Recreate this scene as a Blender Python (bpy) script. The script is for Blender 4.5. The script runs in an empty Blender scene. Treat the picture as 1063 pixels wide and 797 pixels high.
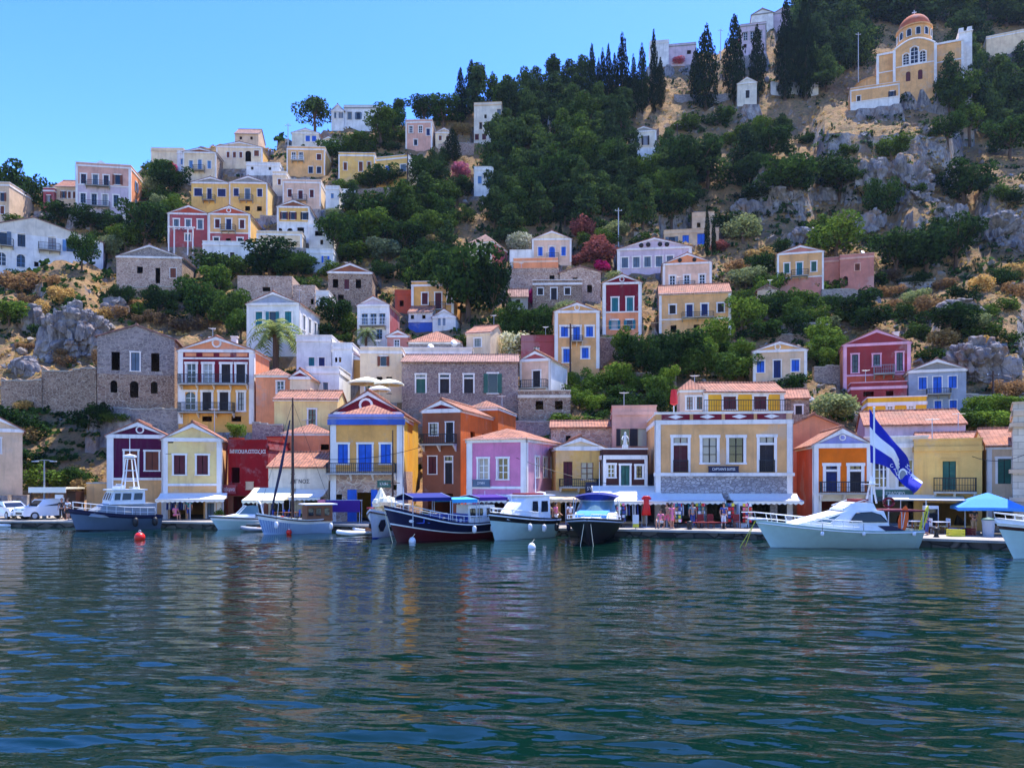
import bpy, bmesh, math, random
import numpy as np
from mathutils import Vector, Matrix, noise
random.seed(11)
R = math.radians
F, CX, HY, CH = 800.0, 531.5, 495.0, 4.0      # focal length in photo pixels, principal column, horizon row, eye height
scene = bpy.context.scene
COL = scene.collection
def W(px, py, Y): return Vector(((px-CX)/F*Y, Y, CH+(HY-py)/F*Y))
def lin(c):
    return tuple(((v/255.)/12.92 if v/255. <= .04045 else ((v/255.+.055)/1.055)**2.4) for v in c)

# ------------------------------------------------------------------ materials
MATS = {}
def newmat(name):
    m = bpy.data.materials.new(name); m.use_nodes = True
    nt = m.node_tree; nt.nodes.clear()
    out = nt.nodes.new('ShaderNodeOutputMaterial'); b = nt.nodes.new('ShaderNodeBsdfPrincipled')
    nt.links.new(b.outputs[0], out.inputs[0])
    MATS[name] = m
    return m, nt, b
def nd(nt, t, **kw):
    n = nt.nodes.new(t)
    for k, v in kw.items():
        if k in n.inputs.keys() if isinstance(k, str) else False: n.inputs[k].default_value = v
        else: setattr(n, k, v)
    return n
def mixc(nt, fac, a, b, blend='MIX'):
    n = nt.nodes.new('ShaderNodeMix'); n.data_type = 'RGBA'; n.blend_type = blend
    for s, v in ((0, fac), (6, a), (7, b)):
        if hasattr(v, 'is_output'): nt.links.new(v, n.inputs[s])
        else: n.inputs[s].default_value = (*v, 1) if isinstance(v, tuple) and len(v) == 3 else v
    return n.outputs[2]
def ramp(nt, src, p0, p1, c0=(0,0,0), c1=(1,1,1)):
    n = nt.nodes.new('ShaderNodeValToRGB'); e = n.color_ramp.elements
    e[0].position = p0; e[1].position = p1; e[0].color = (*c0,1); e[1].color = (*c1,1)
    nt.links.new(src, n.inputs[0]); return n.outputs[0]
def position(nt, scale=(1,1,1), obj=False):
    if obj: s = nt.nodes.new('ShaderNodeTexCoord').outputs['Object']
    else: s = nt.nodes.new('ShaderNodeNewGeometry').outputs['Position']
    mp = nt.nodes.new('ShaderNodeMapping'); mp.inputs['Scale'].default_value = scale
    nt.links.new(s, mp.inputs[0]); return mp.outputs[0]
def tex_noise(nt, vec, scale, detail=4, rough=.6):
    n = nt.nodes.new('ShaderNodeTexNoise'); n.inputs['Scale'].default_value = scale
    n.inputs['Detail'].default_value = detail; n.inputs['Roughness'].default_value = rough
    nt.links.new(vec, n.inputs['Vector']); return n.outputs[0]
def bump(nt, b, h, strength, dist=.05):
    n = nt.nodes.new('ShaderNodeBump'); n.inputs['Strength'].default_value = strength; n.inputs['Distance'].default_value = dist
    nt.links.new(h, n.inputs['Height']); nt.links.new(n.outputs[0], b.inputs['Normal'])

def plaster(name, rgb, wear=.3, rough=.9):
    m, nt, b = newmat(name); c = lin(rgb)
    n1 = tex_noise(nt, position(nt), .55, 5, .65)
    n2 = tex_noise(nt, position(nt, (2.2,2.2,.22)), 1.0, 4, .6)
    lo = tuple(v*(1-wear) for v in c); hi = tuple(min(.86, v*1.08) for v in c)
    base = mixc(nt, ramp(nt, n1, .3, .7), lo, hi)
    n3 = tex_noise(nt, position(nt), .23, 6, .7); g = tuple(.5*v+.04 for v in c)
    base = mixc(nt, ramp(nt, n3, .56, .62, (0,0,0), (.7,.7,.7)), base, tuple(.55*v+.16 for v in c))
    base = mixc(nt, ramp(nt, n2, .52, .76, (0,0,0), (.75,.75,.75)), base, g)
    nt.links.new(base, b.inputs['Base Color']); b.inputs['Roughness'].default_value = rough
    b.inputs['Specular IOR Level'].default_value = .2
    bump(nt, b, tex_noise(nt, position(nt), 6, 3), .25, .03)
    return m
def paint(name, rgb, rough=.5, var=.12, metal=0, spec=.4):
    m, nt, b = newmat(name); c = lin(rgb)
    n1 = tex_noise(nt, position(nt), 3.0, 3)
    nt.links.new(mixc(nt, n1, tuple(v*(1-var) for v in c), tuple(min(.88, v*(1+var)) for v in c)), b.inputs['Base Color'])
    b.inputs['Roughness'].default_value = rough; b.inputs['Metallic'].default_value = metal; b.inputs['Specular IOR Level'].default_value = spec
    return m
def slats(name, rgb):
    m, nt, b = newmat(name); c = lin(rgb)
    w = nt.nodes.new('ShaderNodeTexWave'); w.wave_type = 'BANDS'; w.bands_direction = 'Z'; w.inputs['Scale'].default_value = 3.4
    w.inputs['Distortion'].default_value = .2
    nt.links.new(position(nt), w.inputs['Vector'])
    n1 = tex_noise(nt, position(nt), 1.6, 4)
    base = mixc(nt, ramp(nt, n1, .3, .7), tuple(v*.72 for v in c), tuple(min(.8, v*1.12) for v in c))
    nt.links.new(base, b.inputs['Base Color']); b.inputs['Roughness'].default_value = .6
    bump(nt, b, w.outputs[0], .8, .03); return m
def stone(name, a, bcol, mortar, scale=2.4, depth=.06):
    m, nt, b = newmat(name)
    pos = position(nt, (1,1,1.7))
    v = nt.nodes.new('ShaderNodeTexVoronoi'); v.inputs['Scale'].default_value = scale; nt.links.new(pos, v.inputs['Vector'])
    e = nt.nodes.new('ShaderNodeTexVoronoi'); e.feature = 'DISTANCE_TO_EDGE'; e.inputs['Scale'].default_value = scale; nt.links.new(pos, e.inputs['Vector'])
    sp = nt.nodes.new('ShaderNodeSeparateColor'); nt.links.new(v.outputs['Color'], sp.inputs[0])
    base = mixc(nt, sp.outputs[0], lin(a), lin(bcol))
    base = mixc(nt, ramp(nt, tex_noise(nt, position(nt), .4, 4), .35, .7, (0,0,0), (.6,.6,.6)), base, tuple(.6*v_ for v_ in lin(bcol)))
    edge = ramp(nt, e.outputs['Distance'], .02, .09)
    base = mixc(nt, edge, lin(mortar), base)
    nt.links.new(base, b.inputs['Base Color']); b.inputs['Roughness'].default_value = .95; b.inputs['Specular IOR Level'].default_value = .1
    bump(nt, b, edge, .7, depth); return m
def ashlar(name, a, c2, mortar):
    m, nt, b = newmat(name)
    tc = nt.nodes.new('ShaderNodeTexCoord'); sp = nt.nodes.new('ShaderNodeSeparateXYZ'); nt.links.new(tc.outputs['Object'], sp.inputs[0])
    ad = nt.nodes.new('ShaderNodeMath'); nt.links.new(sp.outputs[0], ad.inputs[0]); nt.links.new(sp.outputs[1], ad.inputs[1])
    cb = nt.nodes.new('ShaderNodeCombineXYZ'); nt.links.new(ad.outputs[0], cb.inputs[0]); nt.links.new(sp.outputs[2], cb.inputs[1])
    bk = nt.nodes.new('ShaderNodeTexBrick'); bk.inputs['Scale'].default_value = 1.0; bk.inputs['Brick Width'].default_value = .8; bk.inputs['Row Height'].default_value = .4; bk.inputs['Mortar Size'].default_value = .012
    bk.inputs['Color1'].default_value = (*lin(a),1); bk.inputs['Color2'].default_value = (*lin(c2),1); bk.inputs['Mortar'].default_value = (*lin(mortar),1); nt.links.new(cb.outputs[0], bk.inputs['Vector'])
    nt.links.new(mixc(nt, ramp(nt, tex_noise(nt, position(nt), 1.2, 5), .4, .8, (0,0,0), (.5,.5,.5)), bk.outputs[0], lin(mortar)), b.inputs['Base Color']); b.inputs['Roughness'].default_value = .9
    bump(nt, b, bk.outputs['Fac'], -.6, .03); return m
def tiles(name, rgb, axis):
    m, nt, b = newmat(name); c = lin(rgb)
    pos = position(nt, (1,1,1), obj=True)
    w = nt.nodes.new('ShaderNodeTexWave'); w.bands_direction = axis; w.inputs['Scale'].default_value = 1.15; w.inputs['Distortion'].default_value = .5
    nt.links.new(pos, w.inputs['Vector'])
    vo = nt.nodes.new('ShaderNodeTexVoronoi'); vo.inputs['Scale'].default_value = 3.2; nt.links.new(pos, vo.inputs['Vector'])
    sp = nt.nodes.new('ShaderNodeSeparateColor'); nt.links.new(vo.outputs['Color'], sp.inputs[0])
    base = mixc(nt, sp.outputs[0], tuple(v*.6 for v in c), tuple(min(.8, v*1.25) for v in c))
    base = mixc(nt, ramp(nt, tex_noise(nt, position(nt), .5, 5), .45, .75, (0,0,0), (.6,.6,.6)), base, lin((120,96,80)))
    nt.links.new(base, b.inputs['Base Color']); b.inputs['Roughness'].default_value = .9
    bump(nt, b, w.outputs[0], .9, .08); return m
def foliage(name, a, bcol, trans=.28):
    m, nt, b = newmat(name)
    g = nt.nodes.new('ShaderNodeNewGeometry'); oi = nt.nodes.new('ShaderNodeObjectInfo')
    base = mixc(nt, g.outputs['Random Per Island'], lin(a), lin(bcol))
    dk = mixc(nt, oi.outputs['Random'], (.55,.62,.7), (1.5,1.38,1.05))
    base = mixc(nt, 1.0, base, dk, 'MULTIPLY')
    nt.links.new(base, b.inputs['Base Color']); b.inputs['Roughness'].default_value = .95; b.inputs['Specular IOR Level'].default_value = .03
    tr = nt.nodes.new('ShaderNodeBsdfTranslucent'); nt.links.new(base, tr.inputs[0])
    mx = nt.nodes.new('ShaderNodeMixShader'); mx.inputs[0].default_value = trans
    nt.links.new(b.outputs[0], mx.inputs[1]); nt.links.new(tr.outputs[0], mx.inputs[2])
    nt.links.new(mx.outputs[0], nt.nodes['Material Output'].inputs[0]); return m

for n_, c_ in dict(cream=(240,208,174), tan=(226,172,116), ochre=(226,166,92), yellow=(244,186,108), paleyellow=(252,208,142), gold=(246,178,52),
        white=(226,224,222), offwhite=(222,212,196), peach=(232,192,166), pinkish=(218,166,148), pink=(210,128,166), palepink=(228,170,190),
        maroon=(120,28,46), purple=(84,22,60), red=(150,26,34), rose=(172,84,88), wine=(150,58,62), dusty=(198,130,116), brick=(190,84,62), orange=(232,112,24), rust=(214,106,44), salmon=(238,150,106),
        brown=(146,88,64), lilac=(206,186,198), greyblue=(158,166,184), beige=(220,188,156), bluewall=(64,98,186), lavender=(150,150,206), domeclay=(188,102,70), grey=(150,146,142), darkbrown=(78,46,44)).items():
    plaster(n_, c_)
plaster('trim', (228,222,218), .12)
plaster('concrete', (172,168,160), .3)
for n_, c_ in dict(sh_blue=(36,98,206), sh_navy=(24,40,96), sh_teal=(22,112,124), sh_green=(48,98,84), sh_wine=(88,24,34), sh_wood=(120,60,36), sh_grey=(92,112,132), sh_sky=(96,140,190), sh_dark=(36,30,34)).items():
    slats(n_, c_)
for n_, c_ in dict(iron=(26,26,32), wood=(120,72,40), darkwood=(58,30,26), white_paint=(226,228,230), cream_paint=(228,214,180), navy=(14,20,60), redpaint=(120,14,26), hull_maroon=(74,12,22),
        blue_paint=(30,70,170), hull_blue=(150,176,206), hull_teal=(172,198,194), hull_grey=(84,102,124), black=(16,16,20), rubber=(30,30,34), orange_paint=(236,92,20), yellow_paint=(216,206,60),
        skin=(196,140,110), c_pink=(232,120,150), c_red=(206,26,30), c_white=(225,225,228), c_blue=(50,70,140), c_black=(28,28,34), c_tan=(170,140,104), c_teal=(40,120,130), hair=(44,30,24),
        grey_paint=(128,134,142), signgreen=(40,92,84), steel=(170,176,184)).items():
    paint(n_, c_)
paint('canvas_white', (234,226,212), .9); paint('canvas_cream', (238,226,196), .9); paint('canvas_blue', (70,140,214), .9); paint('canvas_navy', (20,34,110), .9)
paint('canvas_sky', (60,160,214), .9); paint('canvas_maroon', (96,30,46), .9); paint('flag_blue', (18,34,160), .85); paint('flag_white', (232,232,240), .85); paint('cloth_pink', (226,130,150), .9)
paint('canvas_purple', (60,26,120), .9); paint('canvas_tan', (206,180,140), .9); paint('car_white', (226,230,236), .2, .03, 0, .6); paint('buoy_red', (226,40,30), .35)
m_, nt_, b_ = newmat('glass'); b_.inputs['Base Color'].default_value = (.012,.016,.022,1); b_.inputs['Roughness'].default_value = .06
m_, nt_, b_ = newmat('curtain'); b_.inputs['Base Color'].default_value = (.28,.27,.27,1); b_.inputs['Roughness'].default_value = .12
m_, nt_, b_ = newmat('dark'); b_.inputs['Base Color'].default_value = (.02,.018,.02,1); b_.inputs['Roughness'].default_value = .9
m_, nt_, b_ = newmat('screen'); b_.inputs['Base Color'].default_value = (.12,.2,.22,1); b_.inputs['Roughness'].default_value = .08
stone('stone_grey', (162,152,148), (124,114,114), (170,160,152), 2.2)
stone('stone_brown', (168,142,122), (126,102,90), (180,162,144), 2.4)
stone('stone_pink', (206,174,154), (160,130,116), (210,190,172), 2.2)
stone('stone_white', (196,190,190), (150,144,148), (120,114,116), 3.4, .04)
ashlar('ashlar', (222,206,184), (196,178,156), (128,114,102))
stone('stone_violet', (160,138,132), (124,104,104), (176,160,150), 2.6)
tiles('tile_x', (162,106,82), 'Y'); tiles('tile_y', (162,106,82), 'X')
tiles('oldtile_x', (140,104,98), 'Y'); tiles('oldtile_y', (150,112,100), 'X')
foliage('leaf_pine', (30,50,34), (70,92,50)); foliage('leaf_dark', (22,42,24), (58,86,40)); foliage('leaf_green', (40,62,26), (84,108,46), .2)
foliage('leaf_bright', (56,84,28), (112,136,56), .22); foliage('leaf_olive', (84,100,72), (136,146,108)); foliage('leaf_cypress', (14,26,18), (34,52,30), .05)
foliage('leaf_dry', (110,86,66), (150,122,90)); foliage('leaf_palm', (92,110,60), (176,184,116)); foliage('leaf_white', (140,150,110), (232,226,204))
foliage('leaf_pink', (196,84,112), (228,140,158)); foliage('leaf_magenta', (168,24,100), (214,60,140)); foliage('leaf_red', (122,66,64), (172,104,98)); foliage('leaf_straw', (146,120,76), (190,162,108))
paint('bark', (88,68,54), .95)

# ------------------------------------------------------------------ mesh builder
class MB:
    def __init__(s): s.v, s.f, s.m, s.names = [], [], [], []
    def mi(s, m):
        if m not in s.names: s.names.append(m)
        return s.names.index(m)
    def add(s, vs, fs, m):
        o = len(s.v); s.v += [tuple(p) for p in vs]; k = s.mi(m)
        for f in fs: s.f.append(tuple(o+i for i in f)); s.m.append(k)
        return s
    def box(s, x0, x1, y0, y1, z0, z1, m):
        return s.add([(x0,y0,z0),(x1,y0,z0),(x1,y1,z0),(x0,y1,z0),(x0,y0,z1),(x1,y0,z1),(x1,y1,z1),(x0,y1,z1)],
            [(0,3,2,1),(4,5,6,7),(0,1,5,4),(1,2,6,5),(2,3,7,6),(3,0,4,7)], m)
    def prism(s, prof, mp, t0, t1, m):       # prof: list of (a,b); mp(a,b,t) -> point
        n = len(prof)
        return s.add([mp(a,b,t0) for a,b in prof]+[mp(a,b,t1) for a,b in prof],
            [tuple(range(n)), tuple(range(2*n-1,n-1,-1))]+[(i,(i+1)%n,n+(i+1)%n,n+i) for i in range(n)], m)
    def tube(s, pts, rad, m, n=6):
        pts = [Vector(p) for p in pts]
        if not isinstance(rad, (list,tuple)): rad = [rad]*len(pts)
        vs = []
        for i, p in enumerate(pts):
            d = (pts[min(i+1,len(pts)-1)]-pts[max(i-1,0)]).normalized()
            a = d.cross(Vector((0,0,1)) if abs(d.z) < .95 else Vector((1,0,0))).normalized(); b = d.cross(a)
            vs += [p+rad[i]*(math.cos(2*math.pi*k/n)*a+math.sin(2*math.pi*k/n)*b) for k in range(n)]
        fs = [tuple(range(n-1,-1,-1)), tuple((len(pts)-1)*n+k for k in range(n))]
        for i in range(len(pts)-1):
            fs += [(i*n+k, i*n+(k+1)%n, (i+1)*n+(k+1)%n, (i+1)*n+k) for k in range(n)]
        return s.add(vs, fs, m)
    def lathe(s, prof, c, n, m, sx=1, sy=1):
        vs = [(c[0]+r*sx*math.cos(2*math.pi*k/n), c[1]+r*sy*math.sin(2*math.pi*k/n), c[2]+z) for r, z in prof for k in range(n)]
        fs = [(i*n+k, i*n+(k+1)%n, (i+1)*n+(k+1)%n, (i+1)*n+k) for i in range(len(prof)-1) for k in range(n)]
        fs += [tuple(range(n-1,-1,-1)), tuple((len(prof)-1)*n+k for k in range(n))]
        return s.add(vs, fs, m)
    def ball(s, c, r, m, n=10, sz=1):
        k = n//2
        return s.lathe([(max(.001,r*math.sin(math.pi*i/k)), -r*sz*math.cos(math.pi*i/k)) for i in range(k+1)], c, n, m)
    def mesh(s, name):
        me = bpy.data.meshes.new(name); me.from_pydata(s.v, [], s.f)
        for n in s.names: me.materials.append(MATS[n])
        me.polygons.foreach_set('material_index', s.m); me.update()
        return me
    def build(s, name, parent=None, smooth=False, label=None):
        if not s.f: return None
        me = s.mesh(name)
        if smooth: me.polygons.foreach_set('use_smooth', [True]*len(me.polygons))
        o = bpy.data.objects.new(name, me); COL.objects.link(o)
        if parent: o.parent = parent
        if label: o['label'] = label
        return o
ALL_LABELS = {}
def tag(o, label=None, cat=None, group=None, kind=None):
    if label: o['label'] = label; ALL_LABELS[label] = ALL_LABELS.get(label, 0)+1
    if cat: o['category'] = cat
    if group: o['group'] = group
    if kind: o['kind'] = kind
    return o
def thing(name, label, cat, loc=(0,0,0), rz=0, group=None):
    o = bpy.data.objects.new(name, None); COL.objects.link(o); o.location = loc; o.rotation_euler = (0,0,rz)
    o.empty_display_size = .3
    return tag(o, label, cat, group)
def copy_tree(o, parent=None):
    c = o.copy(); COL.objects.link(c)
    if parent: c.parent = parent
    for ch in list(o.children): copy_tree(ch, c)
    return c
def lettering(body, size, m, parent, loc, rz=0, rx=90, sx=1, name='lettering'):
    cu = bpy.data.curves.new('text', 'FONT'); cu.body = body; cu.size = size; cu.align_x = 'CENTER'; cu.align_y = 'CENTER'; cu.extrude = .006
    t = bpy.data.objects.new('text', cu); COL.objects.link(t)
    bpy.context.view_layer.update()
    me = bpy.data.meshes.new_from_object(t.evaluated_get(bpy.context.evaluated_depsgraph_get()))
    bpy.data.objects.remove(t)
    me.materials.clear(); me.materials.append(MATS[m])
    o = bpy.data.objects.new(name, me); COL.objects.link(o); o.parent = parent
    o.location = loc; o.rotation_euler = (R(rx), 0, rz); o.scale = (sx,1,1)
    return o

m_, nt_, b_ = newmat('haze'); nt_.nodes.remove(b_); pv_ = nt_.nodes.new('ShaderNodeVolumePrincipled'); pv_.inputs['Color'].default_value = (.5,.68,1,1); pv_.inputs['Density'].default_value = .00006; pv_.inputs['Anisotropy'].default_value = .2
nt_.links.new(pv_.outputs[0], nt_.nodes['Material Output'].inputs['Volume'])
# ------------------------------------------------------------------ lie of the land
def pl(t, tab):                       # piecewise linear table, ascending keys
    return float(np.interp(t, [a for a,_ in tab], [b for _,b in tab]))
WL = [(-500,545),(0,547),(170,547.5),(420,552.5),(680,557.5),(780,559.5),(960,567.5),(1063,571.5),(1500,585)]
def Yq(u): return CH*F/(pl(u, WL)-HY)                 # distance of the quay edge
QZ = .5
DT = [(-140,330),(-60,285),(0,245),(60,214),(110,194),(160,176),(215,158),(260,143),(300,129),(345,113),(380,100),(400,94),(420,88.5),(440,83.5),(460,79),(480,75),(500,71.5),(520,68),(535,62)]
def D(u, v):
    y = pl(v, DT)
    k = min(1, max(0, (v-395)/140.)); y += (Yq(u)+10-62)*k
    return y
CLIFFS = [(840,1000,140,208,20),(770,850,182,228,12),(1010,1110,196,262,15),(960,1075,330,405,14),(28,105,292,372,10),(870,965,196,240,8),(-40,30,320,372,6),(930,1010,228,262,8)]
def Dc(u, v):
    y = D(u, v)
    for u0,u1,v0,v1,A in CLIFFS:
        if u0 < u < u1:
            su = min(1, (u-u0)/18., (u1-u)/18.)
            f = (v1-v)/(v1-v0) if v0 <= v <= v1 else (max(0, 1-(v0-v)/40.) if v < v0 else 0)
            y -= A*su*max(0,f)
    return y
SKY = [(-500,260),(-120,215),(0,205),(60,190),(110,185),(150,172),(200,156),(260,146),(300,142),(345,128),(400,127),(440,124),(480,112),(520,100),(560,92),(620,92),(670,80),(700,60),(760,44),(800,24),(850,12),(900,-12),(1000,-40),(1063,-30),(1300,-20),(1600,0)]
UC = np.arange(-420, 1500, 4.0)
YR = np.concatenate([np.arange(50, 130, .8), np.arange(130, 215, 1.1), np.arange(215, 420, 5.)])
PADS = []          # (x, y, rz, halfwidth, depth, z0)
TZ = None
def fbm(p, o=4):
    return noise.fractal(p, 1.0, 2.1, o)
def build_heights():
    global TZ
    TZ = np.zeros((len(UC), len(YR)))
    for i, u in enumerate(UC):
        vs = np.arange(545, pl(u, SKY), -3.0)
        Yc = np.maximum.accumulate(np.array([Dc(u, v) for v in vs]) + np.arange(len(vs))*.02)
        zc = CH+(HY-vs)/F*Yc
        y0 = Yq(u)+9
        Yc = np.concatenate([[y0-4, y0-2, y0], Yc[Yc > y0+1]]); zc = np.concatenate([[-3,.3,.42], zc[-(len(Yc)-3):]])
        z = np.interp(YR, Yc, zc)
        far = YR > Yc[-1]; z[far] = zc[-1]-.06*(YR[far]-Yc[-1])
        for j, y in enumerate(YR):
            if y <= y0+2: continue
            x = (u-CX)/F*y; k = min(1, (y-y0-2)/12.)
            p = Vector((x*.09, y*.09, 3.1))
            n = fbm(p)*.75 + fbm(p*4.3, 3)*.4
            r = abs(fbm(p*1.7+Vector((9,2,1)), 3)); n += max(0, .35-r)*1.6-.25     # rocky ribs
            z[j] += n*k*(1.0 if y < 90 else 1.35)
        TZ[i] = z
    ux = (UC[:,None]-CX)/F*YR[None,:]; yy = np.broadcast_to(YR[None,:], ux.shape)
    for (x,y,rz,hw,dep,z0) in PADS:
        c, s = math.cos(rz), math.sin(rz); dx, dy = ux-x, yy-y
        lx = c*dx+s*dy; ly = -s*dx+c*dy
        ins = (abs(lx) < hw+.5)&(ly > -1.3)&(ly < dep+.4)
        TZ[ins] = np.minimum(TZ[ins], z0-.08)
        ap = (abs(lx) < hw+.9)&(ly > -1.6)&(ly < .2)             # a level step before the door
        TZ[ap] = np.minimum(np.maximum(TZ[ap], z0-1.2), z0-.08)
def ground(u, v):                     # first point of the hillside seen at photo pixel (u, v)
    i = min(len(UC)-2, max(0, int((u-UC[0])/4.0))); t = min(1, max(0, (u-UC[i])/4.0))
    z = TZ[i]*(1-t)+TZ[i+1]*t
    vp = HY-(z-CH)/YR*F
    j = int(np.argmax((vp <= v)&(YR > Yq(u)+9.5)))
    if j == 0: j = int(np.argmin(vp)); return float(YR[j]), float(z[j])
    a = (vp[j-1]-v)/max(1e-6, vp[j-1]-vp[j]); a = min(1, max(0, a))
    return float(YR[j-1]+a*(YR[j]-YR[j-1])), float(z[j-1]+a*(z[j]-z[j-1]))
def zat(x, y):
    u = x/y*F+CX
    i = min(len(UC)-2, max(0, int((u-UC[0])/4.0))); t = min(1, max(0, (u-UC[i])/4.0))
    z = TZ[i]*(1-t)+TZ[i+1]*t
    return float(np.interp(y, YR, z))

def grid_mesh(name, X, Y, Z, m, smooth=True):
    nu, nv = X.shape
    co = np.stack([X,Y,Z], -1).reshape(-1,3).astype(np.float32)
    a = (np.arange(nu-1)[:,None]*nv+np.arange(nv-1)[None,:]).reshape(-1)
    q = np.stack([a, a+nv, a+nv+1, a+1], -1).reshape(-1).astype(np.int32)
    me = bpy.data.meshes.new(name); me.vertices.add(len(co)); me.vertices.foreach_set('co', co.ravel())
    nf = len(a); me.loops.add(nf*4); me.loops.foreach_set('vertex_index', q)
    me.polygons.add(nf); me.polygons.foreach_set('loop_start', np.arange(0,nf*4,4,dtype=np.int32))
    me.polygons.foreach_set('use_smooth', np.full(nf, smooth)); me.update(); me.validate()
    me.materials.append(MATS[m]); o = bpy.data.objects.new(name, me); COL.objects.link(o); return o

# hillside: dry grass, bare earth, grey limestone on the steep faces
m_, nt, b = newmat('hillside')
p = position(nt)
grass = mixc(nt, ramp(nt, tex_noise(nt, p, .22, 6, .7), .35, .65), lin((170,134,92)), lin((134,110,82)))
grass = mixc(nt, ramp(nt, tex_noise(nt, p, .9, 5, .7), .5, .66), grass, lin((100,102,66)))
grass = mixc(nt, ramp(nt, tex_noise(nt, p, 2.6, 4, .7), .52, .72), grass, lin((104,82,66)))
rock = mixc(nt, ramp(nt, tex_noise(nt, position(nt,(1,1,.35)), .8, 6, .75), .35, .65), lin((104,102,106)), lin((184,176,168)))
rock = mixc(nt, ramp(nt, tex_noise(nt, position(nt,(1,1,.25)), 1.9, 5, .7), .5, .64, (0,0,0), (.8,.8,.8)), rock, lin((74,68,70)))
rock = mixc(nt, ramp(nt, tex_noise(nt, p, .3, 4, .6), .5, .68, (0,0,0), (.7,.7,.7)), rock, lin((150,116,90)))
g = nt.nodes.new('ShaderNodeNewGeometry'); sp = nt.nodes.new('ShaderNodeSeparateXYZ'); nt.links.new(g.outputs['Normal'], sp.inputs[0])
ad = nt.nodes.new('ShaderNodeMath'); ad.operation = 'MULTIPLY_ADD'; ad.inputs[1].default_value = .55; nt.links.new(tex_noise(nt, p, .35, 5, .65), ad.inputs[0]); nt.links.new(sp.outputs[2], ad.inputs[2])
steep = ramp(nt, ad.outputs[0], .64, .79, (1,1,1), (0,0,0))
nt.links.new(mixc(nt, steep, grass, rock), b.inputs['Base Color']); b.inputs['Roughness'].default_value = .95; b.inputs['Specular IOR Level'].default_value = .1
bump(nt, b, tex_noise(nt, p, 1.3, 8, .75), 1.0, .6)

# sea: dark teal, ripples in the shading on top of modelled waves
m_, nt, b = newmat('sea')
b.inputs['Base Color'].default_value = (.001,.013,.009,1); b.inputs['Roughness'].default_value = .04; b.inputs['IOR'].default_value = 1.333
h1 = tex_noise(nt, position(nt,(.55,2.2,1)), 1.5, 2, .5); h2 = tex_noise(nt, position(nt,(1,2,1)), 5.0, 2, .5)
ma = nt.nodes.new('ShaderNodeMath'); ma.operation = 'MULTIPLY_ADD'; ma.inputs[1].default_value = .35; nt.links.new(h2, ma.inputs[0]); nt.links.new(h1, ma.inputs[2])
bump(nt, b, ma.outputs[0], .1, .10)

m_, nt, b = newmat('quay_paving')
p = position(nt)
bk = nt.nodes.new('ShaderNodeTexBrick'); bk.inputs['Scale'].default_value = .5; bk.inputs['Color1'].default_value = (*lin((176,166,150)),1); bk.inputs['Color2'].default_value = (*lin((150,142,130)),1); bk.inputs['Mortar'].default_value = (*lin((110,104,98)),1); bk.inputs['Mortar Size'].default_value = .012
nt.links.new(p, bk.inputs['Vector'])
nt.links.new(mixc(nt, ramp(nt, tex_noise(nt, p, .8, 5), .4, .75, (0,0,0), (.6,.6,.6)), bk.outputs[0], lin((110,104,98))), b.inputs['Base Color']); b.inputs['Roughness'].default_value = .9
stone('quay_stone', (120,108,96), (74,70,66), (52,50,48), 1.1)

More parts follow.
